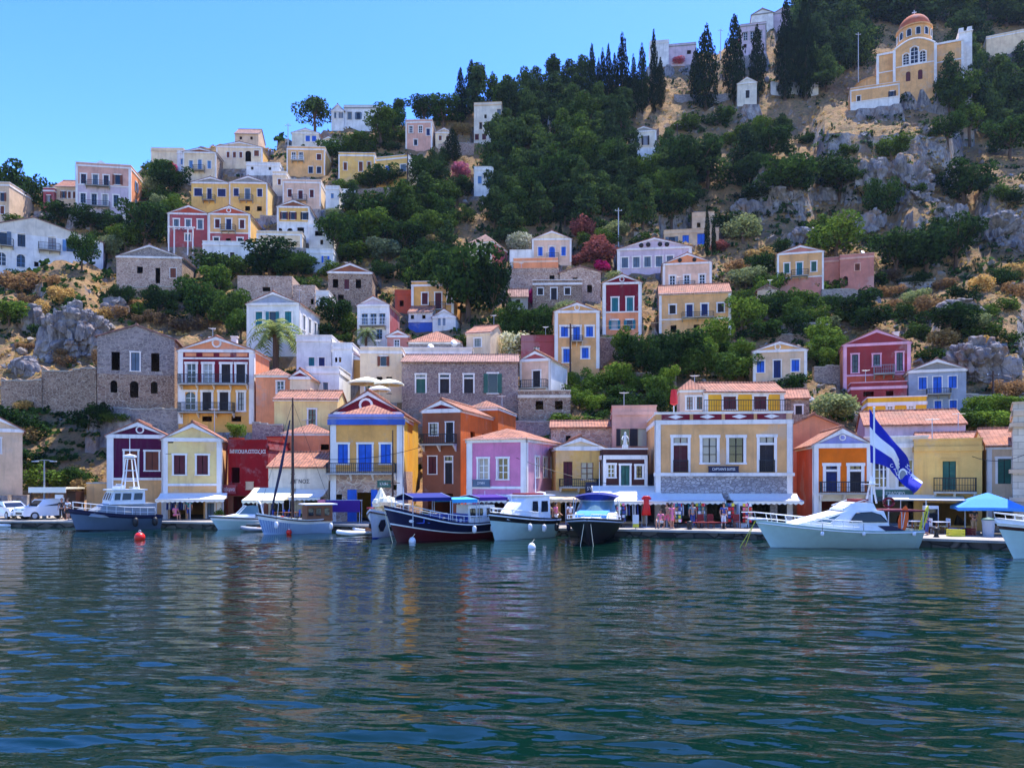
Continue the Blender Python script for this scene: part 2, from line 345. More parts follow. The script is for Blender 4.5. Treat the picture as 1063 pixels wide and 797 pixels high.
def build_setting():
    X = (UC[:,None]-CX)/F*YR[None,:]; Y = np.broadcast_to(YR[None,:], X.shape)
    tag(grid_mesh('hillside', X, Y, TZ, 'hillside', False), kind='structure')
    # sea
    us = np.linspace(-700, 1760, 430)
    ys = np.concatenate([[-80,-20,2,6], np.exp(np.linspace(math.log(9), math.log(64), 860)), [80,110,160]])
    Xs = (us[:,None]-CX)/F*np.maximum(ys, 30)[None,:]; near = (ys > 9)&(ys < 64)
    Xs = np.where(near[None,:], (us[:,None]-CX)/F*ys[None,:], (us[:,None]-CX)/F*np.where(ys < 10, 60, ys)[None,:])
    Ys = np.broadcast_to(ys[None,:], Xs.shape)
    Z = np.zeros(Xs.shape); rnd = np.random.RandomState(5)
    for k in range(46):
        wl = 10**rnd.uniform(-.68, .28); th = rnd.normal(math.pi/2-.12, .42); ph = rnd.uniform(0, 6.28); a = .0036*wl
        Z += a*np.sin(2*math.pi/wl*(Xs*math.cos(th)+Ys*math.sin(th))+ph)*np.clip(wl/(Ys*.009+1e-3), 0, 1)
    for k in range(14):      # longer wavelets close to the viewer
        wl = rnd.uniform(.9, 2.6); th = rnd.normal(math.pi/2-.05, .3); ph = rnd.uniform(0, 6.28); q_ = 2*math.pi/wl*(Xs*math.cos(th)+Ys*math.sin(th))+ph
        Z += .0030*wl*(np.sin(q_)+.25*np.sin(2*q_+.6))*np.clip((34-Ys)/18., 0, 1)
    swell = .75+.5*np.sin(Xs*.21+Ys*.11)*np.sin(Ys*.16-Xs*.05+1)
    Z *= swell*np.where(near, 1, 0)[None,:]
    tag(grid_mesh('sea', Xs, Ys, Z, 'sea'), kind='structure')
    # quay
    uu = list(range(-420, 1500, 40)); mb = MB(); e = [((u-CX)/F*Yq(u), Yq(u)) for u in uu]
    for (xa,ya),(xb,yb) in zip(e, e[1:]):
        mb.add([(xa,ya,QZ),(xb,yb,QZ),(xb*1.5,yb+40,QZ),(xa*1.5,ya+40,QZ)], [(0,1,2,3)], 'quay_paving')
        mb.add([(xa,ya+.06,-1.5),(xb,yb+.06,-1.5),(xb,yb+.06,QZ-.14),(xa,ya+.06,QZ-.14)], [(0,1,2,3)], 'quay_stone')
        mb.add([(xa,ya-.04,QZ-.14),(xb,yb-.04,QZ-.14),(xb,yb-.04,QZ+.004),(xa,ya-.04,QZ+.004),(xb,yb+.35,QZ+.004),(xa,ya+.35,QZ+.004),(xb,yb+.1,QZ-.14),(xa,ya+.1,QZ-.14)], [(0,1,2,3),(3,2,4,5),(0,1,6,7)], 'concrete')
    tag(mb.build('quay'), kind='structure')
# ------------------------------------------------------------------ houses
MARKS = []         # (px, py, short name) landmarks for labels
HOUSES = {}
HRECT = []
RW = random.Random(77)
def wall_grid(mb, P, x0, x1, z0, z1, ops, matf, reveal=.2, rmat=None):
    """flat wall with real openings; ops: (xa,xb,za,zb,arched)"""
    ops = [(max(a,x0+.05), min(b,x1-.05), max(c,z0+.02), min(d,z1-.05), ar) for a,b,c,d,ar in ops]
    ops = [o for o in ops if o[1] > o[0]+.05 and o[3] > o[2]+.05]
    xs = sorted(set([x0,x1]+[round(v,4) for o in ops for v in o[:2]])); 
    zs = sorted(set([z0,z1]+[round(v,4) for o in ops for v in o[2:4]]+[z for z in matf.levels if z0 < z < z1]))
    for xa, xb in zip(xs, xs[1:]):
        for za, zb in zip(zs, zs[1:]):
            cx, cz = (xa+xb)/2, (za+zb)/2
            if any(o[0] < cx < o[1] and o[2] < cz < o[3] for o in ops): continue
            mb.add([P(xa,za,0),P(xb,za,0),P(xb,zb,0),P(xa,zb,0)], [(0,1,2,3)], matf(cz))
    for a,b,c,d,ar in ops:
        m = rmat or matf((c+d)/2)
        for q in (((a,c),(a,d)),((b,c),(b,d)),((a,c),(b,c)),((a,d),(b,d))):
            (xa,za),(xb,zb) = q
            mb.add([P(xa,za,0),P(xb,zb,0),P(xb,zb,reveal),P(xa,za,reveal)], [(0,1,2,3)], m)
        if ar:
            r = (b-a)/2; k = 6; h = min(r, (d-c)*.45)
            for s in (-1, 1):
                arc = [((a+b)/2+s*r*math.cos(t*math.pi/2/k), d-h+h*math.sin(t*math.pi/2/k)) for t in range(k+1)]
                cr = (a if s < 0 else b, d)
                for (xa,za),(xb,zb) in zip(arc, arc[1:]):
                    mb.add([P(xa,za,0),P(xb,zb,0),P(cr[0],cr[1],0)], [(0,1,2)], m)
class MatF:
    def __init__(s, base, low=None): s.base, s.low, s.levels = base, low or [], [z for z,_ in (low or [])]
    def __call__(s, z):
        for zz, m in s.low:
            if z < zz: return m
        return s.base
def pbox(mb, P, x0, x1, d0, d1, z0, z1, m):
    vs = [P(x,z,d) for z in (z0,z1) for (x,d) in ((x0,d0),(x1,d0),(x1,d1),(x0,d1))]
    mb.add(vs, [(0,3,2,1),(4,5,6,7),(0,1,5,4),(1,2,6,5),(2,3,7,6),(3,0,4,7)], m)
def window(root, P, xa, xb, za, zb, kind, leaf, trim, fw, near):
    """kind: s shutters closed, g glazed, d door, t door with transom, h half open shutters, o bare opening, i iron-railed door"""
    if kind[0] == 'o': return
    mb = MB(); f = fw
    if f > 0:
        pbox(mb,P,xa-f,xa,-.05,.04,za,zb,trim); pbox(mb,P,xb,xb+f,-.05,.04,za,zb,trim)
        pbox(mb,P,xa-f*1.25,xb+f*1.25,-.08,.04,zb,zb+f*1.1,trim)
        if kind[0] not in 'dti': pbox(mb,P,xa-f*1.2,xb+f*1.2,-.1,.04,za-f*.7,za,trim)
    else: pbox(mb,P,xa,xb,-.04,.06,za-.08,za,trim)
    nm = 'door' if kind[0] in 'dti' else 'window'
    w = mb.build(nm, root)
    if kind[0] == 's' and not near and RW.random() < .14: kind = 'h'
    gm = 'curtain' if RW.random() < .22 else 'glass'
    xm = (xa+xb)/2
    if kind[0] in 's' or (kind[0] == 'd' and leaf.startswith('sh_')):
        for (a,b) in ((xa,xm-.015),(xm+.015,xb)):
            m = MB(); pbox(m,P,a+.01,b-.01,.05,.1,za+.01,zb-.01,leaf)
            if near:
                for z in (za+.02,(za+zb)/2-.05,zb-.12): pbox(m,P,a+.02,b-.02,.035,.05,z,z+.1,leaf)
            m.build('shutter' if nm == 'window' else 'door_leaf', w)
        m = MB(); pbox(m,P,xa,xb,.16,.2,za,zb,'dark'); m.build('backing', w)
    elif kind[0] == 'h':
        m = MB(); pbox(m,P,xa-(xm-xa)*.95-.02,xa-.02,-.13,-.09,za,zb,leaf); m.build('shutter', w)
        m = MB(); pbox(m,P,xb+.02,xb+(xm-xa)*.95+.02,-.13,-.09,za,zb,leaf); m.build('shutter', w)
        m = MB(); pbox(m,P,xa,xb,.13,.15,za,zb,gm); m.build('pane', w)
    else:
        m = MB(); pbox(m,P,xa,xb,.13,.15,za,zb,gm); m.build('pane', w)
        m = MB(); t = .05; lm = leaf or 'trim'
        pbox(m,P,xm-t*.7,xm+t*.7,.08,.125,za,zb,lm)
        for a in (xa, xb-t): pbox(m,P,a,a+t,.08,.125,za,zb,lm)
        if kind[0] == 't':
            zt = za+(zb-za)*.78; pbox(m,P,xa,xb,-.02,.125,zt,zt+.16,trim)
            if leaf: 
                pbox(m,P,xa+t,xm-t,.1,.13,za,zt,leaf); pbox(m,P,xm+t,xb-t,.1,.13,za,zt,leaf)
        else:
            for q in ((.33,.66) if nm == 'window' else (.3,.7)):
                z = za+(zb-za)*q; pbox(m,P,xa,xb,.09,.125,z-t*.5,z+t*.5,lm)
        m.build('sash', w)
    return w
def railing(mb, pts, z0, z1, step=.16, m='iron', r=.014):
    for (xa,ya),(xb,yb) in zip(pts, pts[1:]):
        L = math.hypot(xb-xa, yb-ya); n = max(1, int(L/step))
        for k in range(n+1):
            x = xa+(xb-xa)*k/n; y = ya+(yb-ya)*k/n; mb.box(x-r,x+r,y-r,y+r,z0,z1,m)
        for z, t in ((z1,.03),(z0+.06,.02),((z0+z1)/2,.012)):
            if abs(xb-xa) > abs(yb-ya): mb.box(min(xa,xb),max(xa,xb),ya-t,ya+t,z-t,z+t,m)
            else: mb.box(xa-t,xa+t,min(ya,yb),max(ya,yb),z-t,z+t,m)
class House: pass
def house(short, label, xl, xr, yb, ye, ya=None, roof='gable', Y=None, rot=0, dep=8, wall='cream', side=None, trim='trim', ped=None, low=None,
          wins=(), rwins=(), lwins=(), balc=(), rm='tile', band=True, pil=.3, fw=.14, cat='house', group=None, near=False, base=None, name='house', hole=None, found=7, ax=None, oh=.25, chim=()):
    h = House(); cx = (xl+xr)/2.
    if Y is None: Y = D(cx, yb)-.4
    if base is not None: yb = HY+(CH-base)*F/Y
    rz = R(rot); s = Y/F; h.s, h.Y = s, Y
    wd = (xr-xl)*s/math.cos(rz); hw = wd/2
    org = W(cx, yb, Y); h.z0 = org.z
    root = thing(name, label, cat, org, rz, group); h.root = root
    lz = lambda py: (yb-py)*s
    lx = lambda px: (px-cx)*s/math.cos(rz)
    h.lx, h.lz, h.hw, h.dep = lx, lz, hw, dep
    ze = lz(ye); side = side or wall
    lowz = [(lz(y), m) for y, m in (low or [])]
    lowz.sort()
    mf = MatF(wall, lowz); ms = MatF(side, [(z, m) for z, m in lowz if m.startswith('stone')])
    Pf = lambda x,z,d: (x,d,z)
    Pr = lambda t,z,d: (hw-d,t,z)
    Pl = lambda t,z,d: (-hw+d,t,z)
    def ops(ws):
        out = []
        for k, leaf, y0, y1, w, xs in ws:
            for x in xs: out.append((lx(x)-w*s/2, lx(x)+w*s/2, lz(y1), lz(y0), 'a' in k))
        return out
    sops = lambda ws: [(t-w/2, t+w/2, lz(y1), lz(y0), 'a' in k) for k, leaf, y0, y1, w, ts in ws for t in ts]
    mb = MB()
    top = ze+(.0 if roof != 'flat' else .55)
    wall_grid(mb, Pf, -hw, hw, -found, top, ops(wins), mf)
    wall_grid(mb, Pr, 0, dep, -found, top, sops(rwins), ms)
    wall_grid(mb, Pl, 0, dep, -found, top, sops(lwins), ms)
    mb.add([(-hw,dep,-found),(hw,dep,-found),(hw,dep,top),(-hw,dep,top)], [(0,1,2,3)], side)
    apx = lx(ax) if ax is not None else 0
    if roof in ('gable','ruin'):
        za = lz(ya)
        for y, m in ((0, ped or wall), (dep, side)):
            mb.add([(-hw,y,ze),(hw,y,ze),(apx,y,za)], [(0,1,2)], m)
    elif roof == 'side':
        zr = CH+(HY-ya)*(Y+dep/2)/F-org.z
        for x in (-hw, hw): mb.add([(x,0,ze),(x,dep,ze),(x,dep/2,zr)], [(0,1,2)], ped or side)
    wo = mb.build('wall', root)
    # roof
    r = MB(); tx, ty = rm+'_x', rm+'_y'
    if roof == 'gable':
        th = .14
        for sg in (-1, 1):
            xe = sg*(hw+oh); zl = ze-(za-ze)*oh/abs(sg*hw-apx)
            r.prism([(xe,zl+.02),(apx,za+.02),(apx,za+th+.02),(xe,zl+th+.02)], lambda a,b,t: (a,t,b), -oh*.6, dep+oh, tx)
        r.tube([(apx,-oh*.6,za+th+.03),(apx,dep+oh,za+th+.03)], .13, tx, 6)
    elif roof == 'side':
        k = (zr-ze)/(dep/2); th = .14
        for (ya_, yb_) in ((-oh, dep/2),(dep+oh, dep/2)):
            r.prism([(ya_, ze-k*oh+.02),(yb_, zr+.02),(yb_, zr+th),(ya_, ze-k*oh+th)], lambda a,b,t: (t,a,b), -hw-oh*.5, hw+oh*.5, ty)
        r.tube([(-hw-.1,dep/2,zr+th),(hw+.1,dep/2,zr+th)], .13, ty, 6)
    elif roof == 'hip':
        x0,x1,y0,y1 = -hw-oh,hw+oh,-oh,dep+oh
        if wd >= dep:
            zr = CH+(HY-ya)*(Y+dep/2)/F-org.z; a = (y1-y0)/2; rp = [(x0+a,(y0+y1)/2,zr),(x1-a,(y0+y1)/2,zr)]
        else:
            a = (x1-x0)/2; zr = CH+(HY-ya)*(Y+a)/F-org.z; rp = [(0,y0+a,zr),(0,y1-a,zr)]
        z = ze+.03; c = [(x0,y0,z),(x1,y0,z),(x1,y1,z),(x0,y1,z)]
        if wd >= dep: fr, sd = [(0,1,5,4),(2,3,4,5)], [(1,2,5),(3,0,4)]
        else: fr, sd = [(0,1,4),(2,3,5)], [(1,2,5,4),(3,0,4,5)]
        r.add(c+rp, fr, ty); r.add(c+rp, sd, tx); r.add(c, [(0,1,2,3)], 'wood')
    elif roof == 'flat':
        r.box(-hw+.05,hw-.05,.05,dep-.05,ze-.05,ze+.1,'concrete')
    for (px, py) in chim:
        q = MB(); x = lx(px); z = lz(py); q.box(x-.3,x+.3,dep*.5-.3,dep*.5+.3,ze-.2,z,'trim'); q.box(x-.38,x+.38,dep*.5-.38,dep*.5+.38,z,z+.12,'trim')
        ro_ = q
        ro_.build('chimney', root)
    ro = r.build('roof', root)
    # trim
    t = MB()
    if band:
        c = .09 if roof == 'flat' else .13
        t.box(-hw-c,hw+c,-c,-.003,ze-.2,ze+.12,trim)
        if roof in ('gable','flat','hip'):
            for x0,x1 in ((-hw-c,-hw-.003),(hw+.003,hw+c)): t.box(x0,x1,-c,dep,ze-.2,ze+.12 if roof != 'gable' else ze+.05,trim)
        if roof == 'gable':
            for sg in (-1, 1):
                xe = sg*(hw+.2); dz = (za-ze)/abs(sg*hw-apx); n = .32
                t.prism([(xe,ze-dz*.2+.01),(apx,za+.01),(apx,za-n),(xe,ze-dz*.2-.0 if False else ze-.02)], lambda a,b,q: (a,q,b), -.15, -.003, trim)
        if roof == 'flat':
            T = top
            t.box(-hw-.06,hw+.06,-.06,.25,T,T+.1,trim); t.box(-hw-.06,-hw+.25,.25,dep,T,T+.1,trim); t.box(hw-.25,hw+.06,.25,dep,T,T+.1,trim)
    if pil:
        for x0,x1 in ((-hw-.06,-hw+pil),(hw-pil,hw+.06)): t.box(x0,x1,-.06,-.003,-.2,ze-.2,trim)
        t.box(hw+.003,hw+.06,-.06,pil*.8,-.2,ze-.2,trim); t.box(-hw-.06,-hw-.003,-.06,pil*.8,-.2,ze-.2,trim)
    for zb_, m_ in lowz:
        if not m_.startswith('stone'): t.box(-hw-.05,hw+.05,-.09,-.004,zb_-.1,zb_+.1,trim)
    if hole:
        px, py, rr = hole; x, z = lx(px), lz(py)
        t.add([(x+rr*1.5*math.cos(a*math.pi/6), -.07, z+rr*1.5*math.sin(a*math.pi/6)) for a in range(12)]+[(x+rr*1.5*math.cos(a*math.pi/6), -.003, z+rr*1.5*math.sin(a*math.pi/6)) for a in range(12)],
              [tuple(range(12))]+[(i,(i+1)%12,12+(i+1)%12,12+i) for i in range(12)], trim)
        t.add([(x+rr*math.cos(a*math.pi/6), -.075, z+rr*math.sin(a*math.pi/6)) for a in range(12)], [tuple(range(12))], ped or 'dark')
    t.build('trim', root)
    # windows
    for k, leaf, y0, y1, w, xs in wins:
        for x in xs: window(root, Pf, lx(x)-w*s/2, lx(x)+w*s/2, lz(y1), lz(y0), k, leaf, trim, fw, near)
    for ws, P in ((rwins, Pr), (lwins, Pl)):
        for k, leaf, y0, y1, w, ts in ws:
            for q in ts: window(root, P, q-w/2, q+w/2, lz(y1), lz(y0), k, leaf, trim, fw, near)
    for (xa, xb, y0, y1, *mm) in balc:
        d = .95; xa, xb, z1, z0 = lx(xa), lx(xb), lz(y0), lz(y1)
        b = MB(); b.box(xa,xb,-d,-.07,z0-.12,z0,mm[1] if len(mm) > 1 else 'concrete')
        n = max(2, int((xb-xa)/1.6))
        for k in range(n+1):
            x = xa+.1+(xb-xa-.2)*k/n; b.prism([(-.07,z0-.12),(-d*.8,z0-.12),(-.07,z0-.6)], lambda a,c,q: (q,a,c), x-.06, x+.06, 'trim' if near else 'concrete')
        bo = b.build('balcony', root)
        q = MB(); railing(q, [(xa+.03,-.08),(xa+.03,-d+.03),(xb-.03,-d+.03),(xb-.03,-.08)], z0, z1, .15 if near else .22, mm[0] if mm else 'iron'); q.build('railing', bo)
    PADS.append((org.x, org.y, rz, hw, dep, org.z)); HRECT.append((xl,xr,min(ye,ya or ye),yb))
    MARKS.append((cx, (yb+ye)/2., short)); HOUSES[short] = h
    return h
def awning(h, xa, xb, y0, y1, proj, m, scal=True, poles=True):
    """shop awning fixed to a house front: y0 wall line, y1 front edge (photo rows)"""
    xa_, xb_ = h.lx(xa), h.lx(xb); z1 = h.lz(y0); zf = CH+(HY-y1)/F*(h.Y-proj)-h.z0
    k = (h.Y-proj)/h.Y; mb = MB()
    a = [(xa_,-.02,z1),(xb_,-.02,z1),(xb_*k if False else xb_,-proj,zf),(xa_,-proj,zf)]
    n = 10
    top = [Vector(a[0]).lerp(Vector(a[3]), i/n)+Vector((0,0,-.12*math.sin(math.pi*i/n))) for i in range(n+1)]
    dx = xb_-xa_
    vs = [p for p in top]+[p+Vector((dx,0,0)) for p in top]; fs = [(i,i+1,n+2+i,n+1+i) for i in range(n)]
    vs2 = [p+Vector((0,0,-.025)) for p in vs]
    mb.add(vs+vs2, fs+[tuple(2*n+2+i for i in f) for f in fs], m)
    for x in (xa_, xb_): mb.add([(x,-.02,z1)]+[(x,p.y,p.z) for p in top]+[(x,-.02,zf)], [tuple(range(n+3))], m)
    if scal:
        q = max(4, int(dx/.35)); 
        for i in range(q):
            x0 = xa_+dx*i/q; x1 = xa_+dx*(i+1)/q
            mb.add([(x0,-proj,zf),(x1,-proj,zf),(x1,-proj-.01,zf-.18),((x0+x1)/2,-proj-.012,zf-.28),(x0,-proj-.01,zf-.18)], [(0,1,2,3,4)], m)
    o = mb.build('awning', h.root)
    p = MB()
    if poles:
        for i in range(3):
            x = xa_+.1+(dx-.2)*i/2.; p.tube([(x,-proj+.05,zf-.02),(x,-proj+.05,0)], .04, 'steel')
    else:
        for i in range(3):
            x = xa_+.1+(dx-.2)*i/2.; p.tube([(x,-proj+.03,zf-.03),(x,-.05,zf-.25)], .03, 'steel')
    p.tube([(xa_,-proj,zf-.02),(xb_,-proj,zf-.02)], .035, 'steel')
    p.build('awning_frame', o)
    return o
def box_sign(h, xa, xb, y0, y1, text, m, tm, size=.8, proud=.08, font_sx=1):
    x0,x1,z1,z0 = h.lx(xa),h.lx(xb),h.lz(y0),h.lz(y1)
    mb = MB(); mb.box(x0,x1,-proud-.06,-proud+.0,z0,z1,m)
    for z in (z0,z1): mb.box(x0-.03,x1+.03,-proud-.075,-proud,z-.03,z+.03,m)
    o = mb.build('sign_board', h.root)
    if text: lettering(text, (z1-z0)*size, tm, o, ((x0+x1)/2, -proud-.075, (z0+z1)/2), sx=font_sx)
    return o
# ------------------------------------------------------------------ the town. All numbers are photo pixels at the house front, depths in metres.
_house = house
def house(short, label, xl, xr, yb, ye, ya=None, **k):
    c_ = (xl+xr)/2.
    if 'rot' not in k or (c_ > 560 and 'keep' not in k and not k.get('near')): k['rot'] = -.72*math.degrees(math.atan((c_-531)/800.)) if c_ > 531 else 4.5*(531-c_)/531
    k.pop('keep', None)
    return _house(short, label, xl, xr, yb, ye, ya, **k)
# ---- waterfront row
hA = house('the dark purple house', 'dark purple gabled house with white corner pilasters on the left waterfront', 116, 170, 545, 452.5, 438.4, Y=65, rot=17, base=QZ, dep=7, wall='purple', ped='purple', side='tan', low=[(497,'tan')], near=True,
    wins=[('d','sh_wood',468,497,12,[137]),('s','sh_wood',468.5,488,12.5,[156])], pil=.45, hole=(145,446,.22))
hB = house('the pale yellow quay house', 'pale yellow gabled shop house beside the purple house, white shop awning below', 172.6, 227, 545, 456, 439.5, Y=64.6, rot=14, base=QZ, dep=8, wall='paleyellow', ped='paleyellow', side='tan', near=True, low=[(503,'tan')],
    wins=[('s','sh_wine',472.5,492.4,11,[187.7,209.2]),('o','',452.5+3,460,6,[179]),('o','',520,541,15,[186,203]),('d','sh_grey',522,543,7,[217])], pil=.35)
awning(hB, 170, 233, 511.5, 518, 2.2, 'canvas_white')
hC = house('the crimson quay house', 'crimson flat-roofed waterfront house with white lettering along its parapet', 236.7, 278, 545, 464, roof='flat', Y=66.5, base=QZ, dep=9, wall='red', side='red', near=True, pil=0, trim='red', rot=0,
    wins=[('o','',485,501,8.5,[244.5]),('o','',515,540,30,[257])], low=[(513,'brown')])
lettering('Μπουλαταζια', .6, 'c_white', hC.root, (0,-.06,hC.lz(468.3)), sx=.8)
box_sign(hC, 230.5, 246, 503.5, 512, 'Ταβερνα', 'rose', 'c_white', .62, .25, .6)
box_sign(hC, 255.5, 263.5, 500, 508, '', 'beige', 'c_white', .5, .05)
hC2 = house('the terracotta annex', 'terracotta red lean-to block behind the crimson waterfront house', 277, 294, 500, 460, roof='flat', Y=72, dep=5, wall='brick', pil=0, trim='red', rot=0)
hD = house('the white tavern wall', 'low white tavern building with black lettering and strip of tiled roof', 278.6, 341, 545, 485, 471, roof='side', Y=63.5, base=QZ, dep=7, wall='offwhite', near=True, pil=0, rot=0, band=False,
    wins=[('o','',512,541,24,[293]),('o','',512,541,22,[325])])
lettering('ΛΙΓΝΟΣ', .46, 'c_black', hD.root, (hD.lx(311.5),-.03,hD.lz(499.8)), sx=.95)
awning(hD, 264, 306, 506, 519, 3.0, 'canvas_cream'); awning(hD, 308, 340, 507.5, 516, 2.4, 'canvas_white')
hD2 = house('the amber tiled block', 'amber plastered block under a hipped tile roof behind the white tavern', 293, 342, 500, 450, 440, roof='hip', Y=73, dep=7, wall='salmon', pil=0, wins=[('o','',461,467,8.5,[337])])
hE2 = house('the golden gabled house', 'golden yellow house with dark red pediment rising behind the blue shuttered house', 346, 418, 500, 429, 406.5, Y=67, base=QZ, dep=11, rot=0, wall='gold', ped='maroon', side='gold', hole=(380,420.5,.42), pil=.3, fw=.1)
hE = house('the blue shuttered quay house', 'ochre waterfront house with bright blue shutters, long balcony and lavender entablature', 343, 418, 545, 434, 420, roof='hip', Y=60.5, base=QZ, dep=6, rot=0, wall='ochre', side='gold', low=[(489,'stone_pink')], near=True, pil=.45, trim='trim',
    wins=[('s','sh_blue',461,481,10.5,[356,400.5]),('d','sh_blue',461,489,14,[379]),('o','',511,541,15,[378]),('o','',513,525,8,[351]),('o','',503,508.5,8,[412])],
    balc=[(341,412,481,491)])
q = MB(); q.box(-hE.hw-.2,hE.hw+.2,-.2,-.1,hE.lz(441),hE.lz(435.3),'bluewall'); q.box(-hE.hw-.12,hE.hw+.12,-.17,-.1,hE.lz(435.2),hE.lz(429.8),'lavender'); q.build('frieze', hE.root)
for a, b in ((361,370.5),(385.5,392)):
    q = MB(); x0,x1 = hE.lx(a),hE.lx(b); q.box(x0,x1,-.14,-.06,0.02,hE.lz(508),'sh_blue')
    for z in (.3,1.1,1.9): q.box(x0+.08,x1-.08,-.16,-.14,z,z+.6,'sh_blue')
    q.build('door_leaf', hE.root)
box_sign(hE, 392, 406, 499, 505.5, 'ΚΑΦΕ', 'signgreen', 'c_white', .62, .1, .8)
hF = house('the narrow russet house', 'narrow russet two storey house with dark red pediment and iron balcony', 438, 478.5, 545, 426, 416, Y=62.5, base=QZ, dep=9, rot=-15, wall='brown', side='rust', ped='maroon', near=True, pil=0, fw=.08,
    wins=[('g','sh_dark',439.5,452,9,[450]),('d','sh_dark',438.5,459,8,[467]),('s','sh_wine',473.6,491.8,9,[448.7]),('t','sh_dark',474,502,8,[466]),('o','',512,540,28,[457])], balc=[(439,475,451,461)], rwins=[('o','',446,458,1.3,[3.2,6.5])])
hF2 = house('the russet rear wing', 'russet orange wing with tiled hip behind the pink corner house', 486, 517, 500, 424, 416, roof='hip', Y=71, dep=8, rot=-12, wall='rust', pil=0, wins=[('o','',440,450,6,[497])])
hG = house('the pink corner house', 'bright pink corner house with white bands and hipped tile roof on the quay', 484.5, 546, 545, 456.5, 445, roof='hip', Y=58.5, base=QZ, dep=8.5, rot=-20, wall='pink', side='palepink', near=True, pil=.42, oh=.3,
    wins=[('g','white_paint',476,497,11,[501.5,522]),('o','',517,540,40,[515])], rwins=[('g','white_paint',474,495,.9,[2.6,4.7,6.8])], low=[(506,'pink')])
box_sign(hG, 491, 509, 498, 505, 'ΣΥΜΗ', 'sh_grey', 'c_white', .5, .1, .8)
awning(hG, 496, 540, 513, 518, 3.0, 'canvas_white')
hH = house('the small mustard house', 'small mustard yellow house with red framed windows between pink and brown houses', 577, 628, 545, 465, 454, roof='gable', Y=60, base=QZ, dep=8, rot=2, wall='yellow', ped='cream', near=True, pil=0, fw=0,
    wins=[('d','sh_wine',479,504,9.5,[589.5]),('g','sh_wood',480,497,13,[609.5]),('o','',517,541,40,[602])], balc=[(580,620,497,505)])
awning(hH, 566, 600, 509, 518, 3.2, 'canvas_tan')
box_sign(hH, 605.5, 618, 500.5, 513, 'SYMI', 'navy', 'c_white', .4, 1.2, .9)
hI = house('the little brown house', 'little dark brown house with white trim and small statue on its parapet', 626, 672, 545, 474, roof='flat', Y=58, base=QZ, dep=6, rot=0, wall='darkbrown', near=True, pil=.22,
    wins=[('g','white_paint',482.5,495,7,[634.5]),('d','sh_green',483,504,9,[649]),('g','sh_dark',483.5,496,6,[663.5]),('o','',517,541,34,[650])], low=[(505,'cream')])
awning(hI, 614, 682, 504, 520, 4.2, 'canvas_white')
hJ = house('the blush stone house', 'blush pink house with two dark windows behind the little brown house', 636, 681, 500, 428.5, roof='flat', Y=65.5, dep=7, rot=0, wall='pinkish', trim='pinkish', pil=.35, wins=[('h','sh_dark',445,463,9,[649,666.5])])
hJ2 = house('the rosy tiled block', 'long low rosy stone block with tile edge behind the mustard house', 572, 636, 500, 444, 438.5, roof='side', Y=68, dep=5, rot=0, wall='stone_pink', pil=0, band=False, wins=[('o','',452,459,5,[590])])
hK = house("the big tan quay house", 'big tan waterfront house with maroon parapet panels, white trim and stone ground floor', 682, 819.5, 545, 437.5, roof='flat', Y=56, base=QZ, dep=9, rot=-6, wall='tan', near=True, pil=.36, fw=.2, low=[(491.5,'stone_white')],
    wins=[('t','sh_wine',454,490,14.5,[707.5]),('t','sh_dark',454,490,14.5,[794.5]),('g','sh_dark',454.4,480,14.5,[737,763.8]),('o','',519,544,26,[712,747]),('o','',519,544,24,[786]),('o','',519,544,10,[810])])
q = MB(); x = np.linspace(-hK.hw+.3, hK.hw-.3, 5)
q.box(-hK.hw,hK.hw,-.02,.25,hK.lz(437.4)+.66,hK.lz(427.7),'trim')
for a, b in zip(x, x[1:]):
    z0, z1 = hK.lz(436.3)+.05, hK.lz(429.2); q.box(a+.12,b-.12,-.05,-.023,z0,z1,'maroon'); c = (a+b)/2; z = (z0+z1)/2; w_ = (b-a)*.24; e = (z1-z0)*.36
    q.add([(c-w_,-.06,z),(c,-.06,z-e),(c+w_,-.06,z),(c,-.06,z+e)], [(0,1,2,3)], 'trim')
q.box(-hK.hw-.15,hK.hw+.15,-.2,-.01,hK.lz(494),hK.lz(490.6),'trim'); q.box(-hK.hw-.1,hK.hw+.1,-.1,.3,hK.lz(428.2),hK.lz(427.2),'trim')
q.build('parapet', hK.root)
box_sign(hK, 735.6, 766, 484, 490, "CAPTAIN'S SUITES", 'navy', 'c_white', .62, .1, .78)
awning(hK, 685, 749, 512, 519.5, 2.0, 'canvas_white', poles=False); awning(hK, 756, 824, 512, 519.5, 2.0, 'canvas_white', poles=False)
for xx in (707.5, 794.5):
    q = MB(); a, b = hK.lx(xx-7.4), hK.lx(xx+7.4); z = hK.lz(490); railing(q, [(a,-.06),(a,-.16),(b,-.16),(b,-.06)], z, z+.85, .12); q.build('railing', hK.root)
hK2 = house('the yellow terrace house', 'small yellow house with two maroon shutters above the big tan house', 731.5, 813, 428, 407, 399, roof='side', Y=66, dep=5, rot=-1, wall='gold', near=True, pil=.3, wins=[('s','sh_wine',411.5,425,13,[757.5,789])])
q = MB(); railing(q, [(hK2.lx(728),-1.2),(hK2.lx(815),-1.2)], 0, .95, .2); q.build('railing', hK2.root)
hK3 = house('the peach lean-to', 'peach plastered lean-to with tiled hip beside the yellow terrace house', 706, 729, 428, 405, 394, roof='hip', Y=66.4, dep=5, rot=-1, wall='peach', pil=0, wins=[('g','sh_wood',412,425,6,[716,726])])
hL = house('the ochre back wall', 'plain ochre gabled house behind the gap beside the big tan house', 822, 868, 500, 442, 431, Y=63, dep=8, rot=0, wall='salmon', pil=0, band=False)
